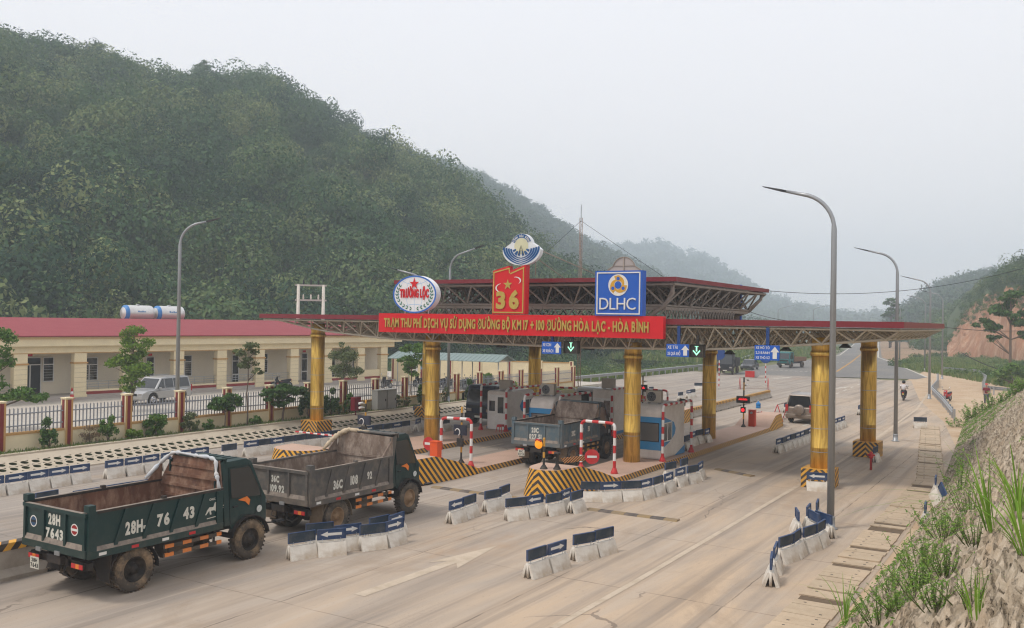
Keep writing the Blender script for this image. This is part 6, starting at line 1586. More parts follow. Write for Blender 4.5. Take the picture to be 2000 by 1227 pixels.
def car(loc, rz, label, m, L_=4.6, W=.90, H_=1.75, kind='suv', spare=False, name='car', roofm=None):
    """front is local +Y"""
    t = thing(name, label, 'car', loc, rz, None); h = L_ / 2; r = .37 if kind == 'suv' else .32; wb = L_ * .29; bz = .30 if kind == 'suv' else .2; bl = H_ * .56
    low = [(-h, bz + .12), (-h + .02, bl * .82), (-h + .05, bl)] + ([(h - L_ * .27, bl), (h - .45, bl * .93), (h - .12, bl * .80), (h, bl * .62), (h, bz + .1), (h - .1, bz)] if kind == 'suv' else [(-h + .75, bl + .03), (h - L_ * .26, bl), (h - .4, bl * .9), (h - .08, bl * .75), (h, bl * .55), (h, bz + .1), (h - .1, bz)])
    def arch(cy): return [(cy + (r + .06) * math.cos(R(a)), r + (r + .06) * math.sin(R(a))) for a in range(0, 181, 20)]
    low += [(a, max(b, bz)) for a, b in arch(wb + .02)] + [(a, max(b, bz)) for a, b in arch(-wb - .02)] + [(-h + .1, bz)]
    n = len(low); wf = lambda y: W * (1 - .10 * max(0, abs(y) / h - .72) / .28)
    mb = MB(); V = [(-wf(a), a, b) for a, b in low] + [(wf(a), a, b) for a, b in low]
    mb.add(V, [(i, (i + 1) % n, n + (i + 1) % n, n + i) for i in range(n)] + [tuple(range(n))[::-1], tuple(range(n, 2 * n))]); mb.build('body', m, t, bevel=.04)
    if kind == 'suv': gh = [(-h + .06, bl), (-h + .22, H_ - .06), (-h + .5, H_), (h - L_ * .47, H_), (h - L_ * .40, H_ - .05), (h - L_ * .25, bl)]
    else: gh = [(-h + .55, bl), (-h + 1.15, H_ - .04), (-h + 1.5, H_), (h - L_ * .49, H_), (h - L_ * .43, H_ - .05), (h - L_ * .26, bl)]
    tw2 = lambda z: W - .04 - (z - bl) * .22
    mb = MB(); n = len(gh); V = [(-tw2(b), a, b) for a, b in gh] + [(tw2(b), a, b) for a, b in gh]
    mb.add(V, [(i, (i + 1) % n, n + (i + 1) % n, n + i) for i in range(n)] + [tuple(range(n))[::-1], tuple(range(n, 2 * n))]); mb.build('roof', roofm or m, t, bevel=.035)
    z0, z1 = bl + .05, H_ - .11
    def yfr(z): a, b = gh[-1], gh[-2]; return a[0] + (b[0] - a[0]) * (z - a[1]) / (b[1] - a[1])
    def yre(z): a, b = gh[0], gh[1]; return a[0] + (b[0] - a[0]) * (z - a[1]) / (b[1] - a[1])
    for s in (-1, 1):
        cuts = [yre(z0) + .12, -.55 if kind == 'suv' else -.2, .25 if kind == 'suv' else .5, yfr(z0) - .10]
        segs = list(zip(cuts[:-1], cuts[1:])) if kind == 'suv' else [(cuts[0], cuts[1]), (cuts[1], cuts[3])]
        for a, b in segs:
            b_t = min(b - .03, yfr(z1) - .08); a_t = max(a + .03, yre(z1) + .10)
            mb = MB(); mb.add([(s * (tw2(z0) + .006), a + .03, z0), (s * (tw2(z0) + .006), b - .03, z0), (s * (tw2(z1) + .006), b_t, z1), (s * (tw2(z1) + .006), a_t, z1)], [(0, 1, 2, 3)[::s]]); mb.build('side_window', M_glass, t)
        wheel(t, s * (W - .12), wb, r, .22, s, M_tyre2, M_chrome, lugs=False, hubd=.07); wheel(t, s * (W - .12), -wb, r, .22, s, M_tyre2, M_chrome, lugs=False, hubd=.07)
        mb = MB(); mb.box(s * (W - .28) - .15, s * (W - .28) + .15, h - .07, h + .01, bl * .66, bl * .80); mb.build('headlight', M_chrome, t, bevel=.02)
        mb = MB(); mb.box(s * (W - .14) - .09, s * (W - .14) + .07, -h - .012, -h + .04, bl * .72, bl * 1.15 if kind == 'suv' else bl * .95); mb.build('tail_light', M_red, t)
        mb = MB(); mb.box(s * (W + .08) - .08, s * (W + .08) + .08, h - L_ * .33, h - L_ * .33 + .10, bl - .02, bl + .13); mb.build('mirror', m, t, bevel=.02)
        mb = MB(); mb.tube([(s * (W - .25), -h + .5, H_ + .04), (s * (W - .25), h - L_ * .5, H_ + .04)], .018, 6)
        if kind == 'suv': mb.build('roof_rail', M_galv, t)
    mb = MB(); mb.add([(-tw2(z0) + .1, yfr(z0) + .012, z0), (tw2(z0) - .1, yfr(z0) + .012, z0), (tw2(z1) - .1, yfr(z1) + .012, z1), (-tw2(z1) + .1, yfr(z1) + .012, z1)], [(0, 1, 2, 3)]); mb.build('windshield', M_glass, t)
    mb = MB(); mb.add([(-tw2(z0) + .1, yre(z0) - .012, z0), (tw2(z0) - .1, yre(z0) - .012, z0), (tw2(z1) - .1, yre(z1) - .012, z1), (-tw2(z1) + .1, yre(z1) - .012, z1)], [(0, 3, 2, 1)]); mb.build('rear_window', M_glass, t)
    mb = MB(); mb.box(-.42, .42, h - .02, h + .012, bl * .62, bl * .78); mb.build('grille', M_dark, t)
    mb = MB(); mb.box(-.24, .24, -h - .02, -h - .005, bl * .58, bl * .68); mb.build('number_plate', M_plate, t)
    mb = MB(); mb.box(-W + .06, W - .06, -h - .08, -h + .02, bz + .1, bz + .30); mb.build('bumper', m, t, bevel=.03)
    if spare:
        mb = MB(); mb.lathe([(.05, -h - .24), (.28, -h - .24), (.33, -h - .19), (.33, -h - .05)], 24, 'y', c=(.05, 0, bl * .86)); mb.build('spare_wheel_cover', m, t)
    return t
M_tyre2 = mat('car_tyre', (.02, .02, .02), .85, dirt=(.15, .12, .09), damt=.4)
M_silver = mat('silver_paint', (.42, .42, .42), .3, .5, c2=(.38, .38, .38), coat=.5)
M_champ = mat('champagne_paint', (.30, .25, .21), .35, .4, coat=.4, dirt=(.3, .25, .2), damt=.3)
car((-14.35, 60.6, 0), R(-4), 'silver brown off-roader with spare wheel driving away behind the lamp post', M_champ, 4.4, .90, 1.85, spare=True)
c_ = G(332, 788, z=.5); car((-50.8, 38.7, .5), R(190), 'silver off-roader parked in the yard in front of the long building', M_silver, 4.5, .92, 1.72)
p = G(1464, 722); car((p.x, p.y, 0), R(185), 'dark grey sedan between the far black truck and the teal lorry', mat('graphite_paint', (.05, .05, .055), .3, .3, coat=.5), 4.5, .88, 1.42, kind='sedan')

# ------------------------------------------------------------ motorbikes and people
def motorbike(loc, rz, label, m, detail=True, group=None):
    """front is local +Y"""
    t = thing('motorbike', label, 'motorbike', loc, rz, group)
    for y in (-.62, .62):
        mb = MB(); mb.lathe([(.20, -.03), (.27, -.035), (.285, 0), (.27, .035), (.20, .03)], 20, 'x', cap=False); wv = mb.build('wheel', M_tyre2, t); wv.location = (0, y, .285)
        mb = MB(); mb.lathe([(.20, -.01), (.05, -.03), (.05, .03), (.20, .01)], 12, 'x', cap=True); mb.build('rim', M_galv, wv)
    mb = MB(); mb.prism([(-.35, .62), (-.75, .74), (-.80, .66), (-.45, .45), (-.1, .30), (.15, .30), (.25, .55), (.40, .80), (.32, .82), (.12, .58), (-.1, .58)], -.10, .10, 'x', 0)
    mb.prism([(.28, .95), (.44, .92), (.50, .70), (.42, .45), (.30, .50)], -.13, .13, 'x', 0); mb.prism([(.40, .50), (.62, .60), (.85, .50), (.80, .46), (.62, .54), (.45, .46)], -.06, .06, 'x', 0); mb.build('fairing', m, t, bevel=.025)
    mb = MB(); mb.prism([(.08, .68), (-.15, .72), (-.55, .78), (-.78, .80), (-.75, .72), (-.3, .62), (.0, .62)], -.12, .12, 'x', 0); mb.build('seat', M_dark, t, bevel=.03)
    mb = MB(); mb.box(-.12, .12, -.15, .15, .20, .42); mb.tube([(.12, .1, .22), (.14, -.3, .24), (.14, -.85, .34)], .04, 8); mb.build('engine', M_chassis, t)
    mb = MB()
    for s in (-1, 1): mb.tube([(s * .07, .62, .285), (s * .08, .42, .80)], .022, 6)
    mb.build('fork', M_galv, t)
    mb = MB(); mb.tube([(-.34, .22, 1.0), (-.15, .34, .98), (.15, .34, .98), (.34, .22, 1.0)], .015, 6); mb.build('handlebar', M_dark, t)
    for s in (-1, 1):
        mb = MB(); mb.tube([(s * .2, .33, .98), (s * .30, .30, 1.16)], .008, 5); mb.lathe([(.001, -.01), (.05, -.008), (.05, .008), (.001, .01)], 10, 'y', c=(s * .31, .29, 1.19)); mb.build('mirror', M_chrome, t)
    mb = MB(); mb.lathe([(.001, .55), (.06, .53), (.075, .45)], 12, 'y', c=(0, 0, .84)); mb.build('headlight', M_chrome, t)
    mb = MB(); mb.box(-.08, .08, -.84, -.82, .52, .64); mb.build('number_plate', mat('plate_yellowish', (.55, .42, .15), .5), t)
    mb = MB(); mb.box(-.06, .06, -.84, -.79, .68, .74); mb.build('tail_light', M_red, t)
    return t
def skin_body(name, nodes, edges, m, parent, root=0, sub=1):
    me = bpy.data.meshes.new(name); me.from_pydata([n[0] for n in nodes], edges, []); o = bpy.data.objects.new(name, me); COL.objects.link(o); o.parent = parent
    sk = o.modifiers.new('skin', 'SKIN'); sk.use_smooth_shade = True
    for i, n in enumerate(nodes):
        v = me.skin_vertices[0].data[i]; r_ = n[1]; v.radius = (r_, r_) if not isinstance(r_, tuple) else r_; v.use_root = (i == root)
    s = o.modifiers.new('sub', 'SUBSURF'); s.levels = sub; s.render_levels = sub
    me.materials.append(m); return o
M_skin = mat('skin', (.42, .25, .17), .6)
def person_standing(loc, rz, label, mshirt, mtrou, mcap):
    t = thing('person', label, 'person', loc, rz)
    N = [((0, 0, .92), .13), ((0, 0, 1.12), .13), ((0, 0, 1.36), (.17, .12)), ((0, .0, 1.46), .07), ((0, .01, 1.56), .075), ((0, .02, 1.66), .095),
         ((-.18, 0, 1.38), .065), ((-.25, .02, 1.13), .05), ((-.22, .14, .93), .036), ((.18, 0, 1.38), .065), ((.25, .02, 1.13), .05), ((.22, .14, .93), .036),
         ((-.10, 0, .86), .10), ((-.11, .02, .48), .065), ((-.11, -.01, .08), .042), ((-.11, .12, .04), .04), ((.10, 0, .86), .10), ((.11, .02, .48), .065), ((.11, -.01, .08), .042), ((.11, .12, .04), .04)]
    Ed = [(0, 1), (1, 2), (2, 3), (3, 4), (4, 5), (2, 6), (6, 7), (7, 8), (2, 9), (9, 10), (10, 11), (0, 12), (12, 13), (13, 14), (14, 15), (0, 16), (16, 17), (17, 18), (18, 19)]
    skin_body('body', N, Ed, M_skin, t)
    S = [((0, 0, .88), .16), ((0, 0, 1.12), .155), ((0, 0, 1.36), (.19, .145)), ((0, 0, 1.43), .09), ((-.19, 0, 1.38), .085), ((-.25, .02, 1.18), .07), ((.19, 0, 1.38), .085), ((.25, .02, 1.18), .07)]
    skin_body('shirt', S, [(0, 1), (1, 2), (2, 3), (2, 4), (4, 5), (2, 6), (6, 7)], mshirt, t)
    S = [((0, 0, .92), .14), ((-.10, 0, .84), .12), ((-.11, .02, .48), .085), ((-.11, 0, .12), .06), ((.10, 0, .84), .12), ((.11, .02, .48), .085), ((.11, 0, .12), .06)]
    skin_body('trousers', S, [(0, 1), (1, 2), (2, 3), (0, 4), (4, 5), (5, 6)], mtrou, t)
    mb = MB(); mb.lathe([(.001, 1.80), (.07, 1.785), (.11, 1.74), (.12, 1.68)], 14, c=(0, .02, 0), cap=False); mb.prism([(-.08, 1.685), (.08, 1.685), (.06, 1.70), (-.06, 1.70)], .12, .24, 'y'); mb.build('cap', mcap, t)
    return t
def rider(loc, rz, label):
    t = thing('person', label, 'person', loc, rz)
    N = [((0, -.30, .86), .14), ((0, -.27, 1.08), .13), ((0, -.20, 1.30), (.17, .12)), ((0, -.17, 1.41), .06), ((0, -.16, 1.54), .09),
         ((-.18, -.20, 1.30), .06), ((-.27, -.06, 1.10), .045), ((-.30, .20, 1.03), .034), ((.18, -.20, 1.30), .06), ((.27, -.06, 1.10), .045), ((.30, .20, 1.03), .034),
         ((-.13, -.22, .84), .09), ((-.19, .16, .72), .065), ((-.16, .02, .30), .045), ((-.16, .14, .26), .04), ((.13, -.22, .84), .09), ((.19, .16, .72), .065), ((.16, .02, .30), .045), ((.16, .14, .26), .04)]
    Ed = [(0, 1), (1, 2), (2, 3), (3, 4), (2, 5), (5, 6), (6, 7), (2, 8), (8, 9), (9, 10), (0, 11), (11, 12), (12, 13), (13, 14), (0, 15), (15, 16), (16, 17), (17, 18)]
    skin_body('body', N, Ed, M_skin, t)
    S = [((0, -.31, .84), .175), ((0, -.27, 1.08), .165), ((0, -.20, 1.30), (.20, .145)), ((0, -.17, 1.37), .09), ((-.19, -.20, 1.30), .08), ((-.27, -.06, 1.12), .065), ((-.29, .1, 1.06), .05), ((.19, -.20, 1.30), .08), ((.27, -.06, 1.12), .065), ((.29, .1, 1.06), .05)]
    skin_body('shirt', S, [(0, 1), (1, 2), (2, 3), (2, 4), (4, 5), (5, 6), (2, 7), (7, 8), (8, 9)], mat('white_shirt', (.62, .58, .58), .8), t)
    S = [((0, -.30, .84), .15), ((-.13, -.22, .83), .11), ((-.19, .16, .72), .085), ((-.16, .02, .34), .06), ((.13, -.22, .83), .11), ((.19, .16, .72), .085), ((.16, .02, .34), .06)]
    skin_body('trousers', S, [(0, 1), (1, 2), (2, 3), (0, 4), (4, 5), (5, 6)], mat('dark_trousers', (.05, .04, .045), .8), t)
    mb = MB(); mb.lathe([(.10, 1.46), (.135, 1.50), (.145, 1.58), (.12, 1.66), (.06, 1.70), (.001, 1.71)], 16, c=(0, -.16, 0), cap=False); mb.build('helmet', M_dark, t)
    return t
p = G(1765, 782); motorbike((p.x, p.y, 0), R(4), 'motorbike ridden away by a person in a white shirt on the right lane', M_dark); rider((p.x, p.y, 0), R(4), 'person in white shirt and black helmet riding a motorbike')
p = G(1850, 784); motorbike((p.x, p.y, 0), R(165), 'red motorbike parked behind the right guard rail', M_red)
p = G(1928, 793); person_standing((p.x - .2, 84.0, -.1), R(170), 'person in dark red shirt and red cap standing behind the slope top', mat('maroon_shirt', (.16, .01, .02), .8), mat('grey_trousers', (.08, .08, .1), .8), M_red)
p = G(722, 762, z=.5); motorbike((-47.6, 58.2, .5), R(70), 'black motorbike parked in the yard between two fence posts', M_dark, group='motorbikes in the yard')
p = G(535, 775, z=.5); motorbike((-53.6, 52.4, .5), R(150), 'dark motorbike with white mirrors before the porch behind the big leafy shrub', M_dark, group='motorbikes in the yard')
M_bikes = [M_dark, mat('bike_red', (.3, .02, .03), .4), mat('bike_blue', (.03, .06, .15), .4), M_dark, mat('bike_grey', (.2, .2, .2), .4)]
for i in range(8): motorbike((-47.2 + i * 1.02, 62.2, .5), R(80 + 90 + rnd.uniform(-8, 8)), '%s motorbike from the left in the row parked under the green shed' % ORD[i], M_bikes[i % 5], group='motorbikes under the shed')

# ============================================================ LONG BUILDING
B0 = Vector((-57.2, 30.0, 0)); BD = Vector((3.6, 36.0, 0)); BLn = BD.length; BU = BD.normalized(); BN = Vector((BU.y, -BU.x, 0))   # BN points to the road
ang = math.atan2(BU.y, BU.x)      # local +X runs along the front, local -Y points to the road
bld = thing('long_building', 'long single storey cream building with dark pink metal roof and arcade porch', 'building', (B0.x, B0.y, .5), ang)
s0, s1 = -16.0, 36.6
cols = [-.33, -.23, -.12, -.02, .085, .192, .287, .395, .497, .595, .69, .791, .897, .976]; cols = [c * BLn for c in cols]
M_brace = mat('plinth_red', (.26, .035, .03), .7)
zf = .12
mb = MB(); mb.box(s0, s1, 1.9, 10.5, 0, 4.2); mb.build('wall', M_wall, bld)
mb = MB(); mb.box(s0, s1, -.1, 1.9, 0, zf + .18); mb.box(s0 + .01, s1 - .01, -.45, -.1, 0, .16); mb.build('porch_floor', mat('porch_tile', (.42, .37, .33), .6), bld)
mb = MB(); mb.box(s0, s1, -.12, .22, 3.12, 3.62, 0)
mb.box(s0, s1 + .6, -.50, .9, 3.60, 4.20, 0); mb.box(s0, s1 + .65, -.58, -.501, 4.05, 4.20, 2); mb.box(s0, s1, -.13, -.1201, 3.10, 3.15, 1)
mb.box(s0, s1, .22, 1.9, 3.5, 3.6, 0); mb.build('eave_beam', [M_cream, M_ochre, mat('eave_edge', (.60, .42, .22), .7)], bld)
mb = MB(); mb.prism([(-.75, 4.22), (-.75, 4.28), (5.0, 5.42), (10.9, 4.28), (10.9, 4.22), (5.0, 5.36)], s0, s1 + .3, 'x', 0)
mb.build('roof', M_roofred, bld)
mb = MB(); mb.box(s0, s1 + .2, -.62, -.56, 4.201, 4.219); mb.build('gutter', M_dark, bld)
for i, c in enumerate(cols):
    mb = MB(); mb.box(c - .42, c + .42, -.12, .34, .18, 3.12, 0)
    for zz in (.5, .82, 1.14, 1.46, 1.78, 2.1): mb.box(c - .40, c + .40, -.128, -.1201, zz, zz + .018, 2)
    mb.box(c - .48, c + .48, -.20, .40, 2.40, 2.50, 1); mb.box(c - .46, c + .46, -.16, .38, .16, .34, 0)
    mb.build('porch_column', [M_cream, M_ochre, mat('groove', (.42, .34, .22), .8)], bld)
def win(xc, z0, z1, w_, panes, door=False, open_=False):
    y = 1.9
    f = MB(); f.box(xc - w_ / 2, xc + w_ / 2, y - .05, y - .001, z0, z1, 0); o = f.build('door' if door else 'window', M_dark if open_ else M_glass, bld)
    g = MB(); t_ = .06
    def bar(a, b, c, d): g.box(a, b, y - .085, y - .0501, c, d)
    bar(xc - w_ / 2 - t_, xc - w_ / 2, z0 - t_, z1 + t_); bar(xc + w_ / 2, xc + w_ / 2 + t_, z0 - t_, z1 + t_); bar(xc - w_ / 2, xc + w_ / 2, z1, z1 + t_); bar(xc - w_ / 2, xc + w_ / 2, z0 - t_, z0)
    zt_ = z1 - .42; bar(xc - w_ / 2, xc + w_ / 2, zt_ - t_, zt_)
    for k in range(1, panes): xx = xc - w_ / 2 + w_ * k / panes; g.box(xx - .035, xx + .035, y - .085, y - .0501, z0, zt_ - t_)
    if door and not open_: bar(xc - w_ / 2, xc + w_ / 2, z0 + .72, z0 + .82)
    if not door:
        for zz in np.linspace(z0 + .2, zt_ - .2, 5): g.box(xc - w_ / 2, xc + w_ / 2, y - .062, y - .0505, zz, zz + .012)
    g.build('frame', M_white, o)
    if door:
        s = MB(); s.box(xc - .16, xc + .16, y - .03, y - .001, z1 + .12, z1 + .28); s.build('room_sign', M_signred, bld)
for i in range(len(cols) - 1):
    a, b = cols[i], cols[i + 1]; m_ = (a + b) / 2; z = .30
    if i == 4: win(m_ - .45, z, z + 2.45, 1.35, 2, True, True); win(m_ + .75, z + .9, z + 2.45, .62, 1)
    elif i in (5, 7, 9, 0, 2): win(m_ - .1, z + .85, z + 2.35, 1.15, 2); 
    elif i == 11: win(m_ + .2, z, z + 2.35, .7, 1, True)
    elif i == 12: win(m_ - .2, z, z + 2.35, .8, 1, True)
    else: win(m_ - .5, z, z + 2.3, .72, 1, True); win(m_ + .85, z, z + 2.3, .55, 1, True)
    if i in (1, 3, 5, 7, 9, 11, 12, 8):
        g = MB(); g.box(a + .43, b - .43, .0, .14, .30, .62 if i != 12 else 1.1, 0); g.box(a + .43, b - .43, -.03, -.0, .18, .50, 1); g.build('parapet', [M_cream, M_brace], bld)
        if i != 12:
            g = MB()
            for zz in (.80, .98, 1.16): g.tube([(a + .43, .07, zz), (b - .43, .07, zz)], .018, 6)
            for xx in np.linspace(a + .6, b - .6, 4): g.tube([(xx, .07, .62), (xx, .07, 1.16)], .015, 6)
            g.build('railing', M_galv, bld)
# water tanks on the roof
def tank(xl, yl, label):
    p = B0 + BU * xl - BN * yl; t = thing('water_tank', label, 'water tank', (p.x, p.y, 0), ang, 'steel water tanks on the roof')
    mb = MB(); z = 6.35; mb.lathe([(.02, -1.25), (.45, -1.2), (.60, -1.08), (.62, -.95), (.62, .95), (.60, 1.08), (.45, 1.2), (.02, 1.25)], 26, 'x', c=(0, 0, z), cap=False); mb.build('drum', mat('tank_steel', (.72, .72, .70), .3, .55, c2=(.6, .6, .58), dirt=(.4, .33, .3), damt=.25), t)
    mb = MB(); mb.lathe([(.455, -1.205), (.605, -1.085), (.628, -.95)], 26, 'x', c=(0, 0, z), cap=False); mb.build('blue_end', mat('tank_blue', (.06, .22, .52), .4), t)
    mb = MB(); M = face_my(0, -.60, z); [mb.box(-.3 + k * .17, -.18 + k * .17, -.632, -.61, z + .08, z + .2 - .04 * (k % 2)) for k in range(4)]; mb.build('blue_marks', mat('tank_letters', (.12, .3, .55), .5), t)
    mb = MB()
    for xx in (-.9, -.3, .3, .9): mb.box(xx - .04, xx + .04, -.5, .5, 5.25, 5.72)
    mb.box(-1.2, 1.2, -.5, -.42, 5.55, 5.68); mb.box(-1.2, 1.2, .42, .5, 5.55, 5.68); mb.build('stand', mat('stand_red', (.25, .05, .04), .7), t)
    mb = MB(); mb.lathe([(.15, 0), (.15, .08), (.02, .1)], 14, c=(0, 0, z + .6)); mb.build('lid', M_galv, t)
tank(14.9, 6.6, 'left horizontal steel water tank with blue end on the pink roof')
tank(17.6, 6.6, 'right horizontal steel water tank with blue end on the pink roof')

# ============================================================ YARD FENCE, BOUNDARY WALL, SHED
FX0, FX1 = Vector((-37.45, 12.1)), Vector((-37.1, 70.9))
fence = thing('yard_fence', 'grey picket fence with maroon and cream posts on a cream base wall', 'fence', (FX0.x, FX0.y, 0), math.atan2(FX1.x - FX0.x, FX1.y - FX0.y) * -1)
FL = (FX1 - FX0).length; nb = 20; st = FL / nb
fz = lambda y: .56 - .26 * (y / FL)
M_pick = mat('picket_grey', (.27, .28, .31), .5, c2=(.22, .23, .25))
for i in range(nb + 1):
    y = i * st; z = fz(y); mb = MB(); mb.box(-.17, .17, y - .17, y + .17, z - .2, z + 2.0, 0); mb.box(.171, .19, y - .075, y + .075, z - .1, z + 1.96, 1); mb.box(-.075, .075, y - .19, y - .171, z - .1, z + 1.96, 1)
    for sx, sy in ((1, 1), (1, -1)): mb.box(.172, .181, y + sy * .125 - .045, y + sy * .125 + .045, z - .1, z + 1.96, 2)
    mb.box(-.20, .20, y - .20, y + .20, z + 2.0, z + 2.05, 0); mb.build('post', [M_cream, M_maroon, M_ochre], fence)
    if i == nb: break
    mb = MB(); y0, y1 = y + .17, y + st - .17; mb.box(-.09, .09, y0, y1, z - .25, z + .62, 0); mb.box(-.12, .12, y0, y1, z + .62, z + .72, 1); mb.build('base_wall', [M_cream, M_ochre], fence)
    mb = MB()
    for zz in (.95, 1.45): mb.box(-.02, .02, y0, y1, z + zz, z + zz + .05)
    n_ = int((y1 - y0) / .165)
    for k in range(n_):
        yy = y0 + (k + .5) * (y1 - y0) / n_; mb.box(-.035, -.0201, yy - .028, yy + .028, z + .72, z + 1.68); mb.add([(-.035, yy - .028, z + 1.68), (-.035, yy + .028, z + 1.68), (-.035, yy, z + 1.74)], [(0, 1, 2)]); 
    mb.build('picket_panel', M_pick, fence)
wp, wq = Vector((-53.4, 66.3)), Vector((-37.3, 71.0)); d = wq - wp; bw = thing('boundary_wall', 'cream boundary wall with maroon posts behind the green roofed shed', 'wall', (wp.x, wp.y, .3), math.atan2(d.y, d.x))
mb = MB(); mb.box(0, d.length, -.08, .08, 0, 2.25, 0); mb.box(0, d.length, -.11, .11, 2.25, 2.33, 1); mb.build('wall_panel', [M_cream, M_ochre], bw)
for i in range(7): x = d.length * i / 6; mb = MB(); mb.box(x - .16, x + .16, -.16, .16, 0, 2.42, 1); mb.box(x - .07, x + .07, -.18, -.161, 0, 2.4, 0); mb.build('post', [M_maroon, M_cream], bw)
shed = thing('parking_shed', 'open motorbike shed with pale green metal roof on thin posts', 'shed', (-43.0, 62.2, .5), R(6))
mb = MB(); mb.prism([(-1.6, 2.42), (0, 2.95), (1.6, 2.42), (1.6, 2.38), (0, 2.90), (-1.6, 2.38)], -6.2, 4.3, 'x', 0)
for k in range(26): x = -6.1 + k * .41; mb.prism([(-1.61, 2.425), (0, 2.955), (0, 2.975), (-1.61, 2.445)], x, x + .06, 'x', 0)
mb.build('roof', mat('shed_green', (.20, .26, .25), .6, c2=(.24, .30, .29)), shed)
for x in (-5.6, -2.5, .6, 3.9):
    for y in (-.9, .9): mb = MB(); mb.tube([(x, y, -.1), (x, y, 2.5)], .04, 8); mb.build('post', M_galv, shed)
mb = MB()
for x in (-5.6, -2.5, .6, 3.9): mb.tube([(x, -1.5, 2.38), (x, 0, 2.85), (x, 1.5, 2.38), (x, -1.5, 2.38)], .03, 6)
mb.build('rafter', M_galv, shed)
# clothes on a line beside the shrub
t = thing('hanging_laundry', 'white and blue clothes on a line beside the end of the long building', 'laundry', (-50.3, 66.0, 0), R(15))
mb = MB(); mb.tube([(-1.6, 0, 2.3), (1.8, 0, 2.3)], .01, 4); mb.build('line', M_dark, t)
mb = MB(); mb.prism([(-.5, 1.5), (-.1, 1.45), (-.05, 2.3), (-.2, 2.34), (-.4, 2.34), (-.6, 2.2)], -.03, .03, 'y'); mb.build('shirt', M_white, t)
mb = MB(); mb.prism([(.2, 1.7), (.6, 1.65), (.65, 2.3), (.2, 2.3)], -.02, .02, 'y'); mb.build('blue_cloth', mat('cloth_blue', (.2, .3, .4), .8), t)
# cabinets and red box on the strip
for i, (px, lb) in enumerate(((740, 'left grey electrical cabinet at the yard fence'), (755, 'right grey electrical cabinet at the yard fence'))):
    p = G(px, 803 - i, z=.5); p = Vector((-36.62, 44.1 + i * .95, .47)); t = thing('electrical_cabinet', lb, 'cabinet', p, R(0), 'grey cabinets at the fence')
    mb = MB(); mb.box(-.24, .24, -.44, .44, .08, 1.28); mb.build('cabinet_body', mat('cabinet_grey', (.36, .36, .34), .5, dirt=(.3, .26, .2), damt=.2), t, bevel=.01)
    mb = MB(); mb.box(.24, .252, -.40, .40, .14, 1.2); dd = mb.build('door', mat('cabinet_door', (.38, .38, .36), .5), t)
    mb = MB(); mb.box(.252, .28, .28, .33, .6, .75); mb.build('handle', M_dark, dd); mb = MB(); mb.box(-.28, .29, -.47, .47, 1.281, 1.32); mb.build('lid', mat('cabinet_grey', ()), t); mb = MB(); mb.box(-.22, .22, -.42, .42, 0, .08); mb.build('plinth', M_conc, t)
p = Vector((-36.0, 41.2, .4)); t = thing('fire_box', 'red metal box on a leg beside the yellow and black pole by the fence', 'fire box', p)
mb = MB(); mb.box(-.16, .16, -.28, .28, .35, 1.15); mb.build('box_body', mat('deep_red', (.26, .01, .02), .5), t, bevel=.015)
mb = MB(); mb.tube([(0, 0, -.4), (0, 0, .35)], .04, 6); mb.build('leg', M_maroon, t); mb = MB(); mb.lathe([(.1, .16), (.1, .175)], 16, 'x', c=(0, .1, .7)); mb.build('emblem', M_black, t)

# ============================================================ STREET LAMPS
M_lamp = mat('lamp_galvanised', (.33, .34, .35), .42, .6, c2=(.27, .28, .29), scale=4, stretch=(1, 1, .3))
def lamp(x, y, z, h, dirx, diry, label, reach=2.1, r=.11, tilt=None):
    t = thing('street_lamp', label, 'street lamp', (x, y, z), 0, 'curved street lamps along the road')
    d = Vector((dirx, diry, 0)).normalized(); V3 = Vector
    P_ = [V3((0, 0, 0)), V3((0, 0, h - 1.1))]
    for i in range(1, 9):
        a = R(72 * i / 8); P_.append(V3((0, 0, h - 1.1)) + d * (1.15 * (1 - math.cos(a))) + V3((0, 0, 1.15 * math.sin(a))))
    e = P_[-1]; dd = (d * math.sin(R(76)) + V3((0, 0, math.cos(R(76))))).normalized(); e2 = e + dd * (reach - .8); P_.append(e2)
    rs = [r, r * .72] + [r * .55] * 8 + [r * .38]
    mb = MB(); mb.tube(P_, rs, 12); mb.build('pole', M_lamp, t)
    mb = MB(); q1 = e2 + dd * .75; sd = dd.cross(V3((0, 0, 1))).normalized() * .12; up = V3((0, 0, .035))
    m1 = e2 + dd * .15; mb.add([e2 + sd * .35 - up, e2 - sd * .35 - up, m1 - sd - up, q1 - sd * .8, q1 + sd * .8, m1 + sd - up, e2 + sd * .3 + up, e2 - sd * .3 + up, m1 - sd * .8 + up, q1 - sd * .6 + up * .6, q1 + sd * .6 + up * .6, m1 + sd * .8 + up],
                               [(0, 1, 2, 3, 4, 5)[::-1], (6, 7, 8, 9, 10, 11)] + [(i, (i + 1) % 6, 6 + (i + 1) % 6, 6 + i) for i in range(6)]); mb.build('lamp_head', M_dark, t)
    mb = MB(); mb.lathe([(r * 1.9, 0), (r * 1.9, .03), (r * 1.2, .05), (r * 1.15, .35), (r, .40)], 12); mb.build('base_plate', M_lamp, t)
    return t
def ldir(x, y, tx, ty): return (tx - x, ty - y)
lamp(-6.18, 28.9, 0, 10.25, -1, .0, 'tallest street lamp in front of the right end of the canopy', 1.5, .115)
lamp(-8.0, 53.04, 0, 10.2, -1, .0, 'street lamp just right of the rear right gold column', 1.55)
lamp(-10.35, 86.5, 0, 10.3, -1, .1, 'street lamp at the near end of the right guard rail', 1.8)
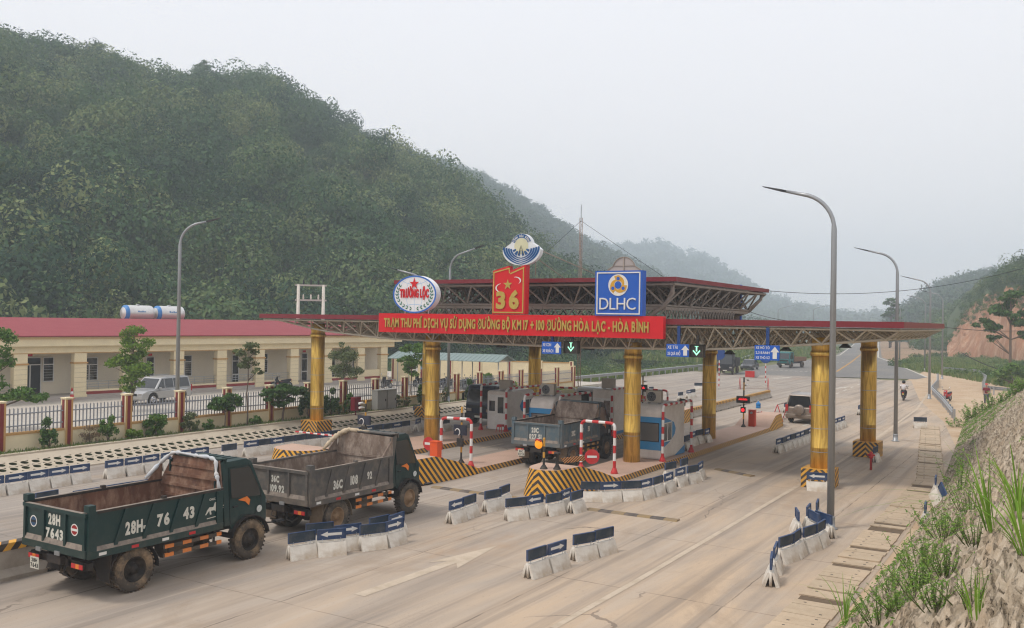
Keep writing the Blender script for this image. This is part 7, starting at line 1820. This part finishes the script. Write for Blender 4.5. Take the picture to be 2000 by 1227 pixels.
for px, py, lb in ((1840, 740, 'street lamp at the bend of the right guard rail'), (1806, 725, 'street lamp beyond the guard rail bend on the green field'), (1757, 707, 'far street lamp behind the second tall lamp')):
    p = G(px, py); lamp(p.x, p.y, 0, 10.3, -1, .15, lb, 1.9)
p = G(345, 838, z=.47); lamp(p.x, p.y, .47, 10.4, .85, .5, 'street lamp standing on the planted strip before the long building', 1.35)
lamp(-37.0, 52.0, .47, 10.3, 1, -.1, 'street lamp at the fence right of the oval sign', 2.3)
lamp(-42.9, 96.0, 0, 10.3, 1, 0, 'street lamp beside the left guard rail seen behind the gold column', 2.2)
a = PY(789, 700, 42.0); lamp(-33.0, 47.5, 0, 9.9, -.8, -.5, 'street lamp whose head peeps over the oval sign', 1.8) if False else None
for px, dist, lb in ((1519, 300, 'left one of two faint far street lamps left of the road'), (1588, 290, 'right one of two faint far street lamps left of the road')):
    p = PD(px, 660, dist); lamp(p.x, p.y, -1, 12.5, 1, .2, lb, 4.6, .16)
# lamp head peeping over the oval sign
t = lamp(-36.6, 48.6, .47, 8.75, -.85, -.5, 'street lamp with dark head peeping over the oval sign', 1.9)

# ============================================================ GUARD RAILS
def guard_rail(pts, label, side=1, z=0):
    P_ = [Vector((x, y, z)) for x, y in pts]; m0 = P_[0].copy(); t = thing('guard_rail', label, 'guard rail', m0, 0)
    Q = [p - m0 for p in P_]; Q = bent(Q, 1.2) if len(Q) > 2 else Q; Q = subdiv(Q, 2.0)
    prof = [(0, .46), (.06, .49), (.06, .54), (0, .58), (0, .63), (.06, .67), (.06, .72), (0, .76)]
    V = []; n = len(Q)
    for i, q_ in enumerate(Q):
        dd = (Q[min(i + 1, n - 1)] - Q[max(i - 1, 0)]).normalized(); nn = Vector((dd.y, -dd.x, 0)) * side
        for a, b in prof: V.append(q_ + nn * (a + .1) + Vector((0, 0, b)))
    k = len(prof); mb = MB(); mb.add(V, [(i * k + j, i * k + j + 1, (i + 1) * k + j + 1, (i + 1) * k + j) for i in range(n - 1) for j in range(k - 1)]); o = mb.build('beam', M_galv, t); so = o.modifiers.new('thick', 'SOLIDIFY'); so.thickness = .012
    for i in range(0, n): mb = MB(); mb.box(Q[i].x - .06, Q[i].x + .06, Q[i].y - .06, Q[i].y + .06, -.1, .78); mb.build('post', M_galv, t)
    return t
guard_rail([(-6.5, 67.3), (-8.4, 79.0), (-10.8, 92.5), (-11.6, 104), (-13.2, 118)], 'steel guard rail beside the parked red motorbike on the right', -1)
guard_rail([(-14.8, 139), (-10.2, 133.5), (-8.3, 119), (-7.5, 104), (-6.9, 97), (-4.6, 95)], 'winding steel guard rail behind the right sandy track', -1)
guard_rail([(-42.2, 74.5), (-42.2, 96), (-42.2, 118), (-45, 142), (-51, 172)], 'long steel guard rail along the left edge of the far plaza', 1)

# ============================================================ MAST, TRANSFORMER, WIRES
p = PD(1133, 560, 62); t = thing('radio_mast', 'thin guyed radio mast rising behind the upper canopy', 'mast', (p.x, p.y, 0)); zt = PD(1134, 400, 62).z; zb = PD(1133, 500, 62).z
mb = MB()
for a in (0, 120, 240): mb.tube([(.13 * math.cos(R(a)), .13 * math.sin(R(a)), 0), (.10 * math.cos(R(a)), .10 * math.sin(R(a)), zt - .9)], .022, 5)
for i in range(24): z = i * (zt - 1) / 24; mb.tube([(.13, 0, z), (-.06, .11, z + .3), (-.06, -.11, z + .55), (.13, 0, z + .6)], .012, 4)
mb.build('lattice', mat('mast_rust', (.28, .2, .16), .7), t); mb = MB(); mb.tube([(0, 0, zt - 1.2), (0, 0, zt)], .02, 5); mb.build('antenna', M_dark, t)
mb = MB()
for tx, ty, tz in ((-7, -4, 5.5), (8, 2, 7.5), (-4, 8, 7)): mb.tube([(0, 0, zt - 1.1), (tx, ty, tz)], .012, 4)
mb.build('guy_wire', M_dark, t)
def hpole(px0, px1, dist, pytop, label, z0=-1):
    a = PD(px0, pytop, dist); b = PD(px1, pytop, dist); c = (a + b) / 2; an = math.atan2(b.y - a.y, b.x - a.x); t = thing('transformer_frame', label, 'utility poles', (c.x, c.y, z0), an); w2 = (b - a).length / 2; hh = c.z - z0
    for s in (-1, 1): mb = MB(); mb.tube([(s * w2, 0, 0), (s * w2, 0, hh)], [.22, .15], 10); mb.build('pole', M_unit, t)
    mb = MB()
    for f in (1.0, .86 if hh > 9 else .8, .62): mb.box(-w2 - .3, w2 + .3, -.10, .10, hh * f - .16, hh * f)
    mb.build('crossarm', mat('crossarm_grey', (.45, .42, .38), .7), t)
    for f in (1.0, .86 if hh > 9 else .8, .62):
        for x in (-.6, 0, .6):
            mb = MB(); mb.lathe([(.07, 0), (.10, .08), (.06, .12), (.10, .2), (.06, .26), (.09, .34), (.03, .5)], 10, c=(x * w2, 0, hh * f)); mb.build('insulator', M_dark if f == 1.0 else M_unit, t)
hpole(583, 632, 92, 556, 'concrete twin pole frame with insulators at the foot of the hill')
def wire(a, b, sag, label, r=.02):
    m = (a + b) / 2; t = thing('cable', label, 'cable', m); n = 24
    pts = [a.lerp(b, i / n) - m - Vector((0, 0, sag * 4 * (i / n) * (1 - i / n))) for i in range(n + 1)]; mb = MB(); mb.tube(pts, r, 5); mb.build('strand', M_dark, t)
wire(PD(1478, 566, 60), PD(2060, 505, 75), 1.1, 'thin black cable running from the upper canopy to the right edge', .018)
wire(PD(1440, 600, 58), PD(1560, 628, 70), .2, 'short thin cable from the upper canopy towards the far road', .018)
wire(PD(1826, 637, 60), PD(2060, 640, 90), .3, 'thin cable right of the canopy end across the earth cut', .02)
wire(PD(1880, 690, 120), PD(2060, 735, 110), .8, 'pale slack cable crossing the green field at the right', .05)

# ============================================================ TREES AND SHRUBS
LM = {'bright': leafmat('leaf_bright', (.07, .13, .02), (.13, .22, .03), (.24, .32, .06)), 'dark': leafmat('leaf_dark', (.03, .075, .02), (.065, .135, .035), (.14, .22, .06)),
      'mid': leafmat('leaf_mid', (.055, .12, .025), (.10, .19, .04), (.19, .28, .07)), 'olive': leafmat('leaf_olive', (.06, .09, .035), (.12, .15, .06), (.20, .22, .10)), 'dry': leafmat('leaf_dry', (.16, .11, .06), (.24, .17, .10), (.34, .25, .15))}
def tree(name, loc, label, trunk, lobes, n, size, m, cat='tree', group=None, r0=.05, spread=.25, rz=0):
    t = thing(name, label, cat, loc, rz, group); rr = random.Random(hash(label) % 9999 if False else sum(map(ord, label)))
    rgl = np.random.default_rng(sum(map(ord, label)))
    mb = MB(); base = Vector((0, 0, -.1)); top = Vector(trunk); k = 6
    pts = [base.lerp(top, i / k) + Vector((rr.uniform(-.04, .04), rr.uniform(-.04, .04), 0)) * (1 if i else 0) for i in range(k + 1)]
    mb.tube(pts, [r0 * (1 - .6 * i / k) for i in range(k + 1)], 8)
    for lb in lobes:
        c = Vector(lb[:3]); s = pts[min(k, max(1, int(k * min(1, max(.15, (c.z - lb[5] * .8) / max(top.z, .01))))))]
        for _ in range(3):
            e = c + Vector((rr.uniform(-.7, .7) * lb[3], rr.uniform(-.7, .7) * lb[4], rr.uniform(-.3, .7) * lb[5])); md = s.lerp(e, .5) + Vector((0, 0, -.05 * lb[5])); mb.tube([s, md, e], [r0 * .42, r0 * .28, r0 * .1], 5, cap=False)
    mb.build('trunk', M_bark, t)
    big = [(l[0], l[1], l[2], l[3], l[4], l[5]) for l in lobes]; sub = []
    for l in big:
        for _ in range(7):
            d = rgl.normal(size=3); d /= np.linalg.norm(d); f = .72; s = .38 + .2 * rgl.random(); sub.append((l[0] + d[0] * l[3] * f, l[1] + d[1] * l[4] * f, l[2] + d[2] * l[5] * f, l[3] * s, l[4] * s, l[5] * s * .8))
    q = leaf_cloud(sub, n, size, rgl, jit=.7, inner=.2); quads_obj('crown', q, np.clip(.5 + .2 * rgl.normal(size=n), 0, 1), LM[m], t)
    return t
p = Vector((-47.2, ypx(258, -47.2), .5)); tree('tree', p, 'bright green young tree in the yard left of the street lamp', (0, 0, 4.3),
     [(0, 0, 4.6, .8, .8, .7), (.3, .2, 3.9, .95, .9, .6), (-.9, 0, 2.7, 1.0, .9, .65), (.3, 0, 2.7, 1.1, 1.0, .7), (0, .2, 1.7, .8, .8, .6), (-.2, 0, 3.3, .8, .8, .5)], 5200, .085, 'bright', r0=.09)
p = G(489, 833, z=.47); tree('tree', (-36.75, p.y, .47), 'thin sparse young tree on the planted strip between the lamp and the gold column', (0.02, 0, 3.6), [(-.45, -.1, 3.75, .45, .4, .28), (.3, .1, 4.1, .55, .4, .38), (.1, 0, 3.3, .6, .5, .3), (.55, .2, 2.9, .3, .3, .2)], 900, .085, 'olive', r0=.045)
tree('tree', (-46.0, ypx(670, -46.0), .5), 'loose olive green bushy tree right of the left gold column', (0, 0, 2.6), [(0, 0, 2.7, 1.0, 1.0, .9), (-.4, .2, 1.8, .9, .9, .7), (.6, 0, 1.8, .9, .9, .6), (.1, 0, 3.5, .5, .5, .6)], 4200, .075, 'olive', r0=.07)
tree('tree', (-42.4, 54.8, .5), 'feathery green tree in the yard left of the second gold column', (0, 0, 2.9), [(.1, 0, 3.5, .9, .9, .55), (-.4, 0, 2.6, .8, .8, .5), (.5, .2, 2.6, .9, .8, .55), (0, 0, 1.8, .7, .7, .4)], 3800, .09, 'mid', r0=.06)
tree('tree', (-44.5, ypx(-12, -44.5), .5), 'green tree reaching in from the left picture edge', (0, 0, 3.2), [(.2, 0, 4.3, .9, .8, .7), (.4, .2, 3.4, .6, .6, .4), (.4, .4, 1.9, 1.1, 1.1, .45), (.8, 1.4, 1.7, .8, .8, .4), (-.5, 0, 3.0, .9, .9, .8)], 4600, .085, 'mid', r0=.08)
def strip_plant(px, label, h, w_, n, size, m, zoff=.47, lobes=None, name='shrub', x=-36.75, r0=.025):
    d = ray(px, 820); y = d.y * (x / d.x)
    lo = lobes or [(0, 0, h * .62, w_ * .8, w_ * .8, h * .38), (w_ * .35, w_ * .3, h * .42, w_ * .5, w_ * .5, h * .3), (-w_ * .3, -w_ * .35, h * .4, w_ * .5, w_ * .5, h * .3)]
    return tree(name, (x, y, zoff), label, (0, 0, h * .7), lo, n, size, m, 'shrub', 'shrubs along the planted strip', r0)
strip_plant(97, 'dark round shrub with pinkish twigs near the left picture edge', 1.35, .42, 1300, .055, 'dark')
strip_plant(175, 'dry brown twiggy bush left of the second fence post', .85, .45, 500, .045, 'dry')
strip_plant(212, 'green shrub with a stake right of the dry brown bush', 1.25, .45, 1300, .06, 'mid')
strip_plant(262, 'low light green plant at the foot of the third fence post', .5, .40, 600, .07, 'bright')
strip_plant(305, 'broad leaved light green bush left of the street lamp base', 1.05, .62, 1100, .10, 'mid')
strip_plant(372, 'soft feathery bush just right of the street lamp base', 1.0, .50, 1500, .05, 'olive')
strip_plant(407, 'small low bush between the feathery bush and the papaya like tree', .6, .30, 500, .06, 'mid')
strip_plant(440, 'small tree with hanging hand shaped leaves before the fence', 1.85, .6, 1300, .12, 'dark', lobes=[(0, 0, 1.5, .62, .65, .33), (.1, .4, 1.3, .45, .45, .3), (-.1, -.5, 1.2, .4, .4, .25), (0, 0, 1.05, .4, .4, .2)], name='small_tree', r0=.035)
strip_plant(500, 'low plants left of the big dark shrub', .5, .35, 500, .07, 'mid')
strip_plant(553, 'big spreading dark shrub with drooping leaves left of the gold column', 2.1, .9, 2600, .10, 'dark', lobes=[(0, 0, 1.75, .8, .95, .32), (.1, .8, 1.65, .6, .7, .28), (-.1, -.7, 1.45, .6, .7, .3), (0, 0, 1.1, .5, .6, .3)], name='small_tree', r0=.07)
strip_plant(600, 'dense dark green bush immediately left of the gold column foot', 1.7, .55, 2200, .065, 'dark')
strip_plant(646, 'dense dark green bush immediately right of the gold column foot', 1.7, .5, 1900, .065, 'dark')
strip_plant(662, 'slender light green plant right of the dark bush', .8, .22, 260, .06, 'bright')
strip_plant(682, 'spiky green potted plant left of the red box', 1.3, .34, 700, .08, 'mid')
strip_plant(775, 'grey green bush right of the electrical cabinets', .9, .36, 800, .06, 'olive')
strip_plant(795, 'thin yellowish weeds right of the cabinets', .7, .3, 320, .05, 'olive')
strip_plant(822, 'dark spear leaved plant against the second gold column', 1.4, .3, 700, .09, 'dark')
strip_plant(868, 'thin dry shrub right of the second gold column', 1.2, .3, 300, .05, 'olive')
strip_plant(915, 'dark leafy shrub beside the cab of the dark blue lorry', 1.5, .35, 900, .07, 'dark')
strip_plant(945, 'bright green bush inside the fence above the left booth', 1.9, .8, 2200, .08, 'mid', x=-38.4, zoff=.5)
strip_plant(1003, 'small light green bush between fence posts above the left booth', 1.0, .5, 600, .08, 'bright')
# ground plants of the strip
def reg_strip(n): y = 12 + 58 * rg.random(n); return -37.2 + 1.1 * rg.random(n), y
grass('strip_plants', reg_strip, 9000, .13, M_gr, 'low weeds and grass on the planted strip below the fence', zf=lambda x, y: .46)
# trees at the right
p = PD(1972, 742, 110); tree('tree', (p.x, p.y, p.z - .4), 'slim tree with layered crown in front of the red earth cut', (0, 0, 9.4), [(-2.3, 0, 6.2, 1.3, 1.2, .8), (-.7, 0, 8.0, 1.5, 1.3, .9), (1.2, 0, 7.0, 1.5, 1.3, .9), (.2, 0, 9.2, 1.3, 1.2, .7), (-1.6, .3, 4.7, .8, .8, .4), (1.8, 0, 5.2, 1.1, 1, .5)], 3600, .20, 'dark', r0=.17)
p = PD(1978, 700, 104); tree('tree', (p.x, p.y, 0), 'low spreading bush at the foot of the slim tree', (0, 0, 1.6), [(0, 0, 1.8, 1.6, 1.4, .9), (-1.2, 0, 1.2, 1, 1, .5)], 1500, .16, 'mid', r0=.1)
p = PD(1740, 640, 300); tree('tree', (p.x, p.y, 0), 'tall airy tree standing alone in the haze above the canopy end', (0, 0, 13.5), [(0, 0, 13.5, 2.2, 2, 1.4), (.8, 0, 11, 2.4, 2, 1.1), (-1.5, 0, 10.2, 1.8, 2, .9), (1.8, 0, 8.6, 1.6, 1.6, .8)], 2600, .30, 'dark', r0=.28)
p = PD(1738, 640, 290); tree('tree', (p.x, p.y, 0), 'dark rounded tree below the tall airy tree', (0, 0, 4), [(-1.5, 0, 3.8, 2.8, 2.4, 2.2), (2.4, 0, 3.0, 2.6, 2.4, 1.7)], 2600, .3, 'dark', r0=.3)
# single trees that stand up from the skyline of the near hill
for px, py, dist, r_, lb in ((15, 92, 296, 5.5, 'dark skyline tree at the far left end of the ridge'), (75, 106, 297, 5.0, 'broad skyline tree, second from the left on the ridge'), (110, 104, 297, 4.6, 'rounded skyline tree just right of the broad one'), (195, 112, 297, 4.8, 'lone rounded skyline tree left of the flat part of the ridge'),
        (225, 124, 297, 3.6, 'smaller skyline tree touching the lone rounded one'), (400, 140, 297, 4.0, 'pointed skyline tree in the middle of the ridge above the street lamp'), (500, 166, 300, 4.4, 'wide skyline tree where the ridge starts to fall'), (540, 172, 300, 4.4, 'skyline tree right of the wide one'), (622, 214, 288, 4.6, 'dark skyline tree at the step of the falling ridge')):
    p = PD(px, py, dist); tree('ridge_tree', (p.x, p.y, p.z - r_ * 1.1), lb, (0, 0, r_ * 1.1), [(0, 0, r_ * 1.0, r_ * .9, r_ * .9, r_ * .75), (r_ * .5, r_ * .3, r_ * .6, r_ * .6, r_ * .6, r_ * .5), (-r_ * .5, -r_ * .3, r_ * .7, r_ * .6, r_ * .6, r_ * .5), (0, 0, r_ * 1.6, r_ * .5, r_ * .5, r_ * .4)], 5200, .24, 'dark', group='skyline trees', r0=.3)
# slope vegetation
def slope_at(x, y): return float(slope_z(np.array(x), np.array(y)))
def blade_clump(name, x, y, label, n, L_, wd, m, zo=0, spread=1.0, cat='grass clump', lean=(0, 0)):
    z = slope_at(x, y) + zo; t = thing(name, label, cat, (x, y, z)); g = np.random.default_rng(sum(map(ord, label))); Q = []; T = []
    for i in range(n):
        a = g.random() * 6.283; l = L_ * (.55 + .5 * g.random()); out_ = spread * (.25 + .75 * g.random()); w0 = wd * (.7 + .5 * g.random())
        dx, dy = math.cos(a), math.sin(a); b0 = np.array([dx * .06, dy * .06, 0]); sd = np.array([-dy, dx, 0]); prev = None; k = 7; tt = .35 + .4 * g.random()
        for j in range(k + 1):
            u = j / k; r_ = out_ * l * .55 * u ** 1.6; zz = l * (u - .42 * out_ * u ** 2.4); pnt = b0 + np.array([dx * r_ + lean[0] * u * l, dy * r_ + lean[1] * u * l, zz]); ww = w0 * (1 - u ** 2.2) * (.5 + .5 * min(1, u * 4)) + .001
            cur = (pnt - sd * ww, pnt + sd * ww)
            if prev is not None: Q.append([prev[0], prev[1], cur[1], cur[0]]); T.append(tt + .08 * g.normal())
            prev = cur
    quads_obj('blade_tuft', np.array(Q), np.clip(T, 0, 1), m, t); return t
def herb(name, x, y, label, stems, h, nl, ls, m, spread=.35, asp=.3, cat='plant'):
    z = slope_at(x, y); t = thing(name, label, cat, (x, y, z)); g = np.random.default_rng(sum(map(ord, label))); mb = MB(); C_ = []; N_ = []
    for s in range(stems):
        a = g.random() * 6.283; r_ = spread * g.random(); top = Vector((math.cos(a) * r_ * 1.6, math.sin(a) * r_ * 1.6, h * (.6 + .45 * g.random()))); b = Vector((math.cos(a) * r_ * .6, math.sin(a) * r_ * .6, -.05)); mid = b.lerp(top, .5) + Vector((g.normal() * .03, g.normal() * .03, 0))
        mb.tube([b, mid, top], [.008, .006, .003], 5)
        for j in range(nl):
            u = .15 + .85 * (j + g.random()) / nl; pt = (b.lerp(mid, u * 2) if u < .5 else mid.lerp(top, u * 2 - 1)); aa = g.random() * 6.283; o = ls * .7; C_.append([pt.x + math.cos(aa) * o, pt.y + math.sin(aa) * o, pt.z + ls * .2]); N_.append([math.cos(aa) * .5 + g.normal() * .3, math.sin(aa) * .5 + g.normal() * .3, 1.0])
    mb.build('stem', mat('stem_green', (.12, .16, .05), .8), t); C_ = np.array(C_); N_ = np.array(N_); N_ /= np.linalg.norm(N_, axis=1)[:, None]
    n = len(C_); rad = C_.copy(); a = g.random(n) * 6.283
    q = leaf_quads(C_, N_, ls, g, asp); quads_obj('leaf_mass', q, np.clip(.5 + .25 * g.normal(size=n), 0, 1), m, t); return t
def SL(px, py):
    """point of the slope seen there"""
    d = ray(px, py); t_ = 3.0
    for _ in range(4000):
        x, y, z = d.x * t_, d.y * t_, H + d.z * t_
        if z <= slope_at(x, y) or z < 0: return x, y
        t_ += .03
    return x, y
GB = leafmat('big_grass', (.09, .20, .02), (.17, .31, .035), (.30, .42, .08), transl=.35)
HB_ = leafmat('herb_leaf', (.075, .17, .025), (.14, .26, .04), (.26, .37, .07), transl=.3)
for i, (px, py, n, L_, wd, sp, lb, ln) in enumerate(((2000, 1085, 22, 1.25, .007, 2.0, 'big clump of long arching grass at the right picture edge', (-.15, 0)), (1990, 1000, 20, .9, .007, 1.6, 'tall upright grass clump above the arching one at the right edge', (-.05, 0)),
        (1650, 1225, 16, .65, .006, 1.2, 'grass clump at the bottom edge beside the drain cover', (0, 0)), (1905, 1210, 10, .5, .01, .8, 'small grass clump low at the bottom right corner', (0, 0)), (1935, 1040, 14, .9, .012, .9, 'loose grass tuft left of the big arching clump', (-.1, 0)))):
    x, y = SL(px, py); blade_clump('grass_clump', x, y, lb, n, L_ * (y / 9 if y > 9 else 1), wd * (y / 9 if y > 9 else 1), GB, spread=sp, lean=(ln[0] - .08, ln[1]))
for px, py, st_, h, nl, ls, lb in ((1722, 1215, 8, .9, 26, .06, 'tall bottle brush weeds at the foot of the slope'), (1795, 1150, 10, .8, 16, .07, 'leafy green weeds in the middle of the lower slope'), (1850, 1120, 9, .75, 14, .06, 'leafy weeds with yellow tips on the lower slope'),
        (1800, 1110, 8, .9, 14, .08, 'round bushy weed near the slope foot'), (1900, 1175, 6, .6, 12, .05, 'small weed before the bare stones at the bottom right'), (1850, 1050, 9, .8, 16, .07, 'dark bushy weed halfway up the slope'), (1905, 1060, 6, .8, 14, .055, 'slender weed left of the long grass'),
        (1760, 1190, 12, .55, 18, .06, 'low fern like weeds at the bottom edge'), (1875, 960, 7, 1.0, 14, .06, 'feathery weed above the tipped barrier'), (1895, 1000, 6, .8, 14, .06, 'dry tipped weed right of the feathery one'), (1830, 1185, 9, .7, 16, .06, 'thick weed patch at the bottom of the slope'), (1745, 1150, 6, .6, 14, .06, 'small bush at the lower end of the slope edge')):
    x, y = SL(px, py); sc = max(1, y / 13); herb('weed', x, y, lb, int(st_ * 2.6), h * .55 * sc, nl, ls * .5 * sc, HB_, spread=.36 * sc)
def reg_slope(n):
    y = 6 + 60 * rg.random(n) ** .8; f = -3.95 - np.clip((y - 34) / 32, 0, 1) * 1.9; x = f + .1 + 3.2 * rg.random(n); k = fnoise(x * 1.7, y * .8, 2.6, 77, 3) + (y < 14) * .25 + (y > 50) * .5 - (x - f) * .22
    keep = k > .38; return x[keep], y[keep]
_x, _y = reg_slope(52000); _z = slope_z(_x, _y)
n = len(_x); c = np.stack([_x, _y, _z + .06 + .14 * rg.random(n)], 1); nr = rg.normal(size=(n, 3)) * .6 + np.array([-.5, 0, 1]); nr /= np.linalg.norm(nr, axis=1)[:, None]
o = quads_obj('slope_weeds', leaf_quads(c, nr, .045, rg, .35), np.clip(.5 + .22 * rg.normal(size=n), 0, 1), HB_); tag(o, 'small green weeds growing in patches over the stone slope', 'weeds', kind='stuff')
for i in range(16):
    px = 1790 + 190 * (i / 15) ; 
for i in range(12):
    y = 63 + rnd.random() * 5; x = -6.0 + i * .34; z = slope_at(x, y - 4) * .8
    herb('edge_weed', x, min(y, 66.5), '%s leafy weed from the left along the far end of the slope' % ORD[i], 12, .8, 16, .10, HB_, spread=.5)

# ============================================================ AIR
hz = MB(); hz.box(-2000, 1600, -70, 2000, -9, 158)
haze = hz.build('haze', None); haze.data.materials.clear()
hm = bpy.data.materials.new('haze'); hm.use_nodes = True; hn = hm.node_tree.nodes; hn.clear()
ho = hn.new('ShaderNodeOutputMaterial'); hv = hn.new('ShaderNodeVolumePrincipled')
hv.inputs['Color'].default_value = (.80, .90, 1.0, 1); hv.inputs['Density'].default_value = HAZE; hv.inputs['Anisotropy'].default_value = 0.0
hm.node_tree.links.new(hv.outputs[0], ho.inputs['Volume']); haze.data.materials.append(hm)
tag(haze, 'thin grey haze over the whole valley', 'haze', kind='stuff')
